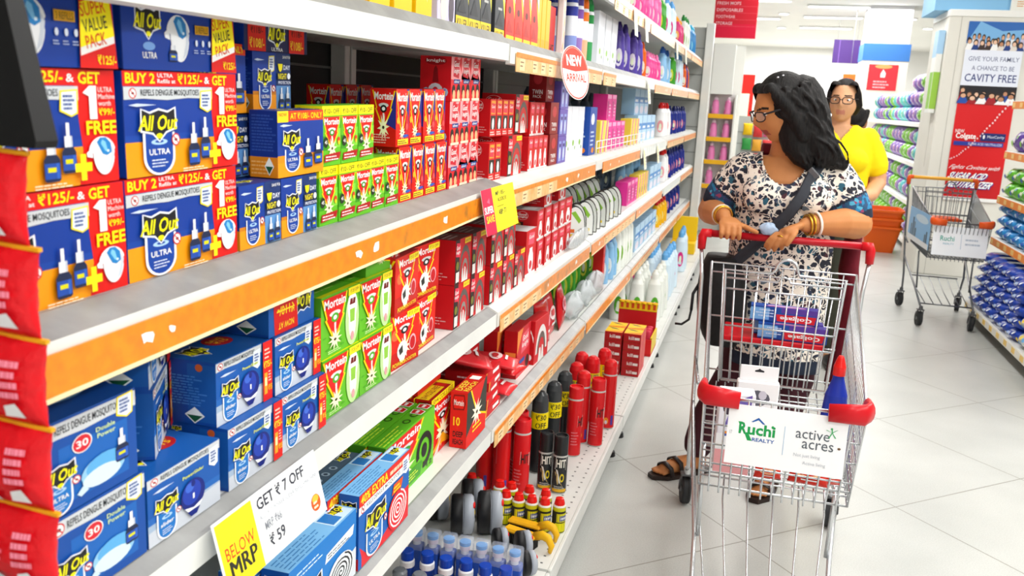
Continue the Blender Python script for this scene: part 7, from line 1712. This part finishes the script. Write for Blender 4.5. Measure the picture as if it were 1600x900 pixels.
def d_banner(a):
    a.R('d8161c', 0, 0, 1, .55); a.P('c8141c', [(0, 0), (1, 0), (1, .2), (0, .12)]); a.R('2a66b4', 0, .88, 1, 1); a.P('7ab4e4', [(.2, 1), (.6, .95), (1, .96), (1, .9), (0, .88)])
    rd = random.Random(8)
    def crowd(y0, y1, n, cols_):
        for i in range(n):
            x = (i + .5) / n; yy = y0 + (y1 - y0) * rd.uniform(.35, .75)
            a.P(rd.choice(cols_), [(x - .5 / n * 1.3, y0), (x + .5 / n * 1.3, y0), (x + .3 / n, yy), (x - .3 / n, yy)]); a.E(rd.choice(('2a1a16', '3a2a22', '1a1414')), x, yy + .012, .36 / n * 1.1, .017, 10); a.E(rd.choice(('d8a888', 'c08a68', 'e8c0a4')), x, yy + .008, .26 / n * 1.1, .012, 10)
    crowd(.845, .94, 12, ('f0f0f4', '2a4a8a', 'e8e4e0', '5a3a2a', 'c8c0d8', '2a2a34')); crowd(.845, .90, 9, ('f4f4f4', '1c3a80', 'e0d8d0', '3a2a26'))
    a.R('e6ebf8', 0, .65, 1, .845); a.T('5a648c', 'GIVE YOUR FAMILY', .08, .785, .96, .81, .2); a.T('5a648c', 'A CHANCE TO BE', .16, .735, .9, .76, .2); a.T('2a3a7a', 'CAVITY FREE', .06, .672, .96, .715, .8)
    a.R('1c1a20', 0, .55, 1, .65); crowd(.55, .64, 8, ('f0f0f2', '1c4aa0', 'b0202a', '2a2a34', 'e8e8ec')); crowd(.55, .61, 6, ('f4f4f4', '2450a8', 'a01c24'))
    a.T('f4e4e4', 'NEW', .04, .385, .2, .405, 1); a.T('ffffff', 'Colgate', .06, .345, .42, .385, 1.6); a.R('20286a', .5, .345, .94, .39); a.T('d8dcf0', 'MaxCavity', .62, .358, .92, .378, .6); a.E('f0f0f4', .56, .368, .02, .012, 10); a.R('2a3a9a', .04, .315, .92, .338); a.T('e0e4f4', 'SUGAR ACID NEUTRALIZER', .3, .32, .9, .333, .2)
    for k in range(26):
        u = .02 + .036 * k; v = .235 + .35 * (k / 26) ** 1.35; a.E('f4d0d4', u + .008 * math.sin(5 * k), v, .012 + .006 * (k / 26), .004 + .003 * (k / 26), 8)
    a.T('f8eef0', 'Fights Cavities with', .04, .175, .92, .205, .5, .1)
    for c_, d_ in (('2a3a9a', .012), ('ffffff', 0)):
        a.T(c_, 'SUGAR ACID', .05 + d_, .125 - d_ * .4, .72 + d_, .163 - d_ * .4, 2.2, .12); a.T(c_, 'NEUTRALIZER', .03 + d_, .075 - d_ * .4, .84 + d_, .115 - d_ * .4, 2.2, .12)
    a.R('f2f0ee', 0, 0, 1, .02)
bn = MB(); bn.box((0, -.004, 0), (.47, 0, 1.60), 'f0eeec', .001); d_banner(face_art(bn, (0, -.004, 0), (.47, 0, 0), (0, 0, 1.60)))
tag(bn.build('banner', None, (1.665, 9.076, .72)), 'tall banner reading CAVITY FREE above a red panel, on the pale pillar', 'banner')

# right-hand gondola with blue packs
zr_ = (.14, .63, .93, 1.25, 1.6)
t = empty('shelving_unit', (1.63, 6.2, 0), 'white shelving on the right with blue and green packs and orange label strips', 'shelving')
mb = MB(); mb.box((.45, -1.5, 0), (.48, .98, 1.95), panel_g); kid(mb.build('back_panel'), t)
for k, z in enumerate(zr_):
    mb = MB(); x0 = (-.05, .05, .05, .05, .05)[k]; mb.box((x0, -1.5, z - .035), (.45, .98, z), metal_w, .003); s_ = kid(mb.build('shelf'), t)
    mb = MB(); mb.box((x0 - .006, -1.48, z - .055), (x0 - .001, .96, z - .004), 'f08a2a' if k else 'f4f0e4', .001)
    yy = -1.4
    while yy < .9: mb.box((x0 - .0075, yy, z - .045), (x0 - .006, yy + .07, z - .012), 'f8c878' if k else 'f6d070'); yy += .19
    kid(mb.build('label_strip'), s_)
for y in (-1.48, .96):
    mb = MB(); mb.box((-.02, y - .015, 0), (.45, y + .015, .10), 'dcdcd8', .003); kid(mb.build('foot'), t)
def softpack(w, h, d, base, spots, name):
    mb = MB(); R = []
    for k in range(9):
        v = k / 8; q = (math.sin(PI * (.1 + .8 * v)) ** .4)
        R.append([(d / 2 * q * math.copysign(abs(math.cos(t)) ** .5, math.cos(t)) * (1 + .05 * math.sin(4 * t + k)), w / 2 * (.9 + .1 * q) * math.copysign(abs(math.sin(t)) ** .5, math.sin(t)), h * v) for t in [2 * PI * j / 20 for j in range(20)]])
    mb.rings(R, mat(base, .25, bump=.35, bscale=18))
    a = Art(mb, lambda u, v, hh: (-d / 2 * (math.sin(PI * (.1 + .8 * v)) ** .4) * 1.05 - .002 - hh, w * .8 * (.5 - u), h * v), 4)
    rd = random.Random(len(base) + int(w * 1000))
    for c in spots:
        for _ in range(2): a.E(c, rd.uniform(.15, .85), rd.uniform(.25, .75), rd.uniform(.06, .16), rd.uniform(.08, .18), 10)
    return mb.mesh(name)
SPB = softpack(.2, .075, .3, '2448b4', ('e8f0fa', '8ab0f0', 'e8f0fa'), 'blue_soft_pack'); SPW = softpack(.22, .10, .3, 'f0f2ee', ('f4d84a', '6ab0e8'), 'white_soft_pack'); SPG = softpack(.2, .1, .22, '6cc838', ('2a58c0', 'e8f4d8'), 'green_soft_pack'); SPL = softpack(.2, .085, .22, '3a9ae0', ('c8e8fa', '2464c0'), 'light_blue_soft_pack'); SPP = softpack(.2, .14, .2, '6a4aa8', ('8ad048', 'f0e8f8'), 'purple_soft_pack')
def soft(me_, x, y, z, label, group, rz=0.0, rx=0.0):
    o = bpy.data.objects.new(me_.name.split('.')[0], me_); COL.objects.link(o); o.location = (x, y, z + .001); o.rotation_euler = (rx, 0, rz); return tag(o, label, 'pack', group)
rb2 = random.Random(6); ORDX = ORD + ['seventeenth', 'eighteenth']
for c in range(6):
    for k in range(5):
        soft(SPB, 1.735 + (k * .008 if c < 5 else 0), 7.02 - c * .215, zr_[0] + k * .0765, 'glossy blue soft pack on right base shelf, %s stack from far end, %s up' % (ORD[c], ORD[k]), 'blue soft packs', rb2.uniform(-.05, .05))
for c in range(2):
    for k in range(2): soft(SPW, 1.74, 5.72 - c * .235, zr_[0] + k * .102, 'white yellow soft pack on right base shelf, %s stack, %s up' % (ORD[c], ORD[k]), 'white soft packs')
for c in range(6):
    for k in range(3): soft(SPL, 1.80, 7.03 - c * .215, zr_[1] + k * .0865, 'light blue soft pack on the right, %s stack from far end, %s up' % (ORD[c], ORD[k]), 'light blue soft packs')
    for k in range(2): soft(SPG, 1.80, 7.03 - c * .215, zr_[2] + k * .102, 'green soft pack on right shelving, %s stack from far end, %s up' % (ORD[c], ORD[k]), 'green soft packs')
    soft(SPP, 1.80, 7.03 - c * .215, zr_[3], 'purple and green soft pack on the right shelving, %s from the far end' % ORD[c], 'purple soft packs')

# far gondola on the right, with purple and green packs
t = empty('shelving_unit', (1.62, 11.4, 0), 'shelving beyond the pale pillar holding purple and green packs', 'shelving')
mb = MB(); mb.box((.45, -1.45, 0), (.48, 4.4, 1.75), panel_g); kid(mb.build('back_panel'), t)
FZ = (.12, .54, .965, 1.40)
for z in FZ:
    mb = MB(); mb.box((.0, -1.45, z - .04), (.45, 4.4, z), metal_w, .003); s_ = kid(mb.build('shelf'), t); mb = MB(); mb.box((-.006, -1.43, z - .05), (-.001, 4.38, z - .004), 'f0f0ea', .001); kid(mb.build('label_strip'), s_)
FP = softpack(.28, .178, .3, '7cc630', ('f0f8e0', '4a8a20'), 'green_diaper_pack'); FV = softpack(.28, .178, .3, '8a68b8', ('f0e8f8', 'c84a8a'), 'purple_diaper_pack'); FT = softpack(.28, .178, .3, '5cc4c8', ('e8f8f8', '7cc630'), 'teal_diaper_pack'); FBk = softpack(.3, .178, .3, '2a3a9c', ('f0f0f8', '8ab0f0'), 'blue_diaper_pack')
for zi, z in enumerate(FZ):
    for c in range(18):
        me_ = (FP, FV, FV, FV, FP, FP, FV, FT, FV, FP)[(c + zi * 2) % 10] if zi != 3 else (FT, FP, FBk, FP, FV, FV, FBk, FT, FT, FV)[c % 10]
        if zi == 0: me_ = (FP, FP, FP, FV, FP, FP, FP, FV, FP, FP)[c % 10]
        for k in range(3 if zi == 3 and c < 6 else 2):
            soft(me_, 1.79, 10.12 + c * .31, z + k * .182, '%s soft pack behind the pale pillar, %s shelf, %s column, %s' % (me_.name.split('_')[0], ('bottom', 'second', 'third', 'top')[zi], ORDX[c], ('lower', 'upper', 'topmost')[k]), 'soft packs on the far right shelving')
# orange hand baskets stacked on the floor
def basket_mesh():
    mb = MB(); m = mat('f0661c', .4)
    O = [sq_ring(.145, .18, 0), sq_ring(.195, .23, .26), sq_ring(.21, .25, .262), sq_ring(.21, .25, .285), sq_ring(.194, .229, .285), sq_ring(.142, .177, .006)]
    mb.rings(O, m, smooth=False)
    for s in (-1, 1): mb.tube([(s * .2, -.13, .284), (s * .2, -.12, .29), (s * .2, .12, .29), (s * .2, .13, .284)], .005, 'c84a10', 8)
    return mb.mesh('hand_basket')
BM = basket_mesh()
for i in range(3):
    o = bpy.data.objects.new('hand_basket', BM); COL.objects.link(o); o.location = (1.33, 10.45, .001 + i * .09); tag(o, 'orange plastic hand basket in the floor stack, %s' % ('bottom', 'middle', 'top')[i], 'basket', 'orange hand baskets')
mb = pouch(.17, .16, .04, gl('f6d85a', .3), 'f06aa0'); tag(mb.build('yellow_packet', None, (1.33, 10.45, .195), (0, 0, -PI / 2)), 'yellow and pink packet in the top orange basket', 'packet')

# end display with pink bottles past the grey panel
t = empty('end_display', (-.50, 10.7, 0), 'narrow white end display with pink bottles and yellow price strips', 'display')
mb = MB(); mb.box((-.14, .1, 0), (.20, .13, 2.15), 'f4f3ee', .002); kid(mb.build('back_board'), t)
mb = MB(); mb.box((-.16, -.13, 0), (-.14, .13, 2.15), 'f0efe9', .002); mb.box((.14, -.13, 0), (.16, .13, 1.6), 'f0efe9', .002); kid(mb.build('side_board'), t)
mb = MB(); mb.box((-.14, -.14, 1.6), (.10, .1, 2.15), 'f6f5f0', .003); kid(mb.build('header_box'), t)
EZ = (.32, .58, .86, 1.12, 1.38)
for z in EZ:
    mb = MB(); mb.box((-.139, -.13, z - .02), (.139, .099, z), 'f4f2ec', .002); s_ = kid(mb.build('shelf'), t); mb = MB(); mb.box((-.139, -.136, z - .05), (.139, -.131, z), 'f6b81e', .001); kid(mb.build('price_strip'), s_)
PKW = mkb('pink_wash_bottle', 'f58cc4', 'fadcec', 'fbe4f0', .19, .07)
for zi, z in enumerate(EZ):
    for k in range(2): stand(PKW, -.57 + k * .14, 10.67, z, 'pink bottle on the narrow end display, %s shelf, %s from left' % (('bottom', 'second', 'third', 'fourth', 'top')[zi], ORD[k]), 'pink end-display bottles', rz=-1.5)
# flower and clutter rack past the end display
t = empty('peg_rack', (-.12, 12.2, 0), 'grey slatted rack behind the pink end display with small bright goods', 'rack')
mb = MB(); mb.box((-.25, 0, 0), (.18, .03, 1.36), mat('c4c8c4', .5))
for k in range(8): mb.box((-.25, -.003, .1 + k * .15), (.18, 0, .11 + k * .15), '8e9490')
kid(mb.build('slatted_board'), t)
for i, (x, z, c, n_) in enumerate(((-.19, 1.22, 'f8c81a', 'yellow'), (-.06, 1.2, 'd83a3a', 'red'), (.07, 1.21, 'f06aa0', 'pink'), (-.19, 1.03, '3a9a4a', 'green'), (-.06, 1.02, 'e8a83a', 'orange'), (.07, 1.02, 'e04040', 'small red'), (-.19, .84, '48b0d8', 'blue'), (-.06, .84, 'd02a2a', 'dark red'), (.07, .84, '3a6ac8', 'deep blue'))):
    mb = pouch(.12, .15, .02, gl(c, .3), 'f4f4f0', 'hanging_pouch'); mb.tube([(0.0, 0, .15), (0, 0, .165), (.045, 0, .17)], .003, '9a9c9a', 6)
    tag(mb.build('hanging_pouch', None, (-.12 + x + .1, 12.153, z - .1), (0, 0, PI / 2)), '%s packet hanging on the grey rack behind the end display' % n_, 'packet', 'packets on the grey rack')

# hanging red department sign
sg = MB(); sg.box((0, -.01, 0), (.53, .01, .86), 'd41c30', .002); a = face_art(sg, (0, -.01, 0), (.53, 0, 0), (0, 0, .86)); a.P('e0123c', [(0, 0), (1, 0), (1, .2), (0, .2)]); a.T('f8e8ea', 'Everyday', .3, .68, .95, .78, .8)
for k, s_ in enumerate(('CLEANING AIDS', 'FRESH MOPS', 'DISPOSABLES', 'FOOTWEAR', 'STORAGE')):
    a.R('e86a78', .03, .545 - k * .095, 1, .548 - k * .095); a.T('f6c8ce', s_, .05, .565 - k * .095, .05 + .055 * len(s_), .61 - k * .095, .6)
s_ = tag(sg.build('hanging_sign', None, (-.765, 12.0, 2.32)), 'red hanging department sign with white lettering over the end display', 'sign')
for x in (.06, .47):
    mb = MB(); mb.tube([(x, 0, .86), (x, 0, CEIL - 2.32 - .001)], .003, '9a9a9a', 6); kid(mb.build('wire'), s_)

# far pillar with blue band and red poster
t = empty('pillar', (1.78, 16.4, 0), 'pale far pillar with a blue band above a red poster', 'pillar')
mb = MB(); mb.box((-.33, -.36, 0), (.33, .36, CEIL - .002), mat('d6d5d6', .7, var=.04, vscale=2)); kid(mb.build('shaft'), t)
mb = MB(); mb.box((-.36, -.39, 2.33), (.36, .39, 2.60), mat('3f78c0', .6, var=.05, vscale=2)); kid(mb.build('blue_band'), t)
mb = MB(); mb.box((-.35, -.38, 0), (.35, .38, 2.33), mat('f0e6da', .7)); kid(mb.build('cladding'), t)
mb = MB(); mb.box((-.24, -.392, 1.86), (.21, -.381, 2.27), 'e0303a', .002); a = face_art(mb, (-.24, -.392, 1.86), (.45, 0, 0), (0, 0, .41)); a.E('f4a060', .5, .92, .3, .08, 12); a.P('f8e8ea', [(.42, .5), (.58, .5), (.6, .66), (.5, .82), (.42, .64)]); a.lines('f4b0b4', .2, .08, .8, .42, 3, .5); kid(mb.build('red_poster'), t)
# purple sign, red wall panels, orange tag, back wall strip
sg = MB(); sg.box((0, -.015, 0), (.46, .015, .42), '3f2266', .003); a = face_art(sg, (0, -.015, 0), (.46, 0, 0), (0, 0, .42)); a.R('7a5aa4', .22, 0, .24, 1)
s_ = tag(sg.build('hanging_sign', None, (1.07, 18.0, 2.37)), 'purple hanging sign left of the far pillar', 'sign')
for x in (.06, .4):
    mb = MB(); mb.tube([(x, 0, .42), (x, 0, CEIL - 2.37 - .001)], .003, '9a9a9a', 6); kid(mb.build('wire'), s_)
sg = MB(); sg.box((0, -.015, 0), (.2, .015, .14), 'f0641e', .003); s_ = tag(sg.build('orange_tag', None, (1.20, 16.6, 1.98)), 'small orange tag hanging left of the far pillar', 'sign')
mb = MB(); mb.tube([(.1, 0, .14), (.1, 0, CEIL - 1.98 - .001)], .003, '9a9a9a', 6); kid(mb.build('wire'), s_)
t = empty('red_portal', (-.3, 17.0, 0), 'red wall panel with a cream board behind the long aisle', 'panelled stand')
mb = MB(); mb.box((-.37, 0, 0), (.04, .1, 2.06), mat('d02018', .6)); kid(mb.build('red_board'), t)
mb = MB(); mb.box((-.3, -.03, 0), (-.03, 0, 1.72), 'ece8d0', .003); kid(mb.build('cream_board'), t)
mb = MB(); mb.ell((-.3, -.06, 1.75), (.12, .05, .16), 'f8c418', nu=12, nv=8); kid(mb.build('yellow_balloon'), t)
mb = MB(); mb.box((.2, 26.0, 0), (3.2, 26.1, 2.2), mat('fdfdfb', .7), .01); mb.box((.2, 25.98, 1.0), (3.2, 26.0, 1.05), 'd83a34'); tag(mb.build('white_counter_wall', None), 'bright white partition with a thin red stripe at the hall\'s end', 'partition')
# two more shoppers, mostly hidden behind the women
shopper((.475, 9.6, 0), 'dark-haired shopper far behind, head between the two women', -30, 'e8e0d4', '3a3a44', 'c08a64', pony=False, scale=.94)
shopper((.69, 7.6, 0), 'dark-haired shopper with an orange top behind the woman in yellow', 150, 'd8501c', '2a2a34', 'b07a50', pony=False, scale=.92)
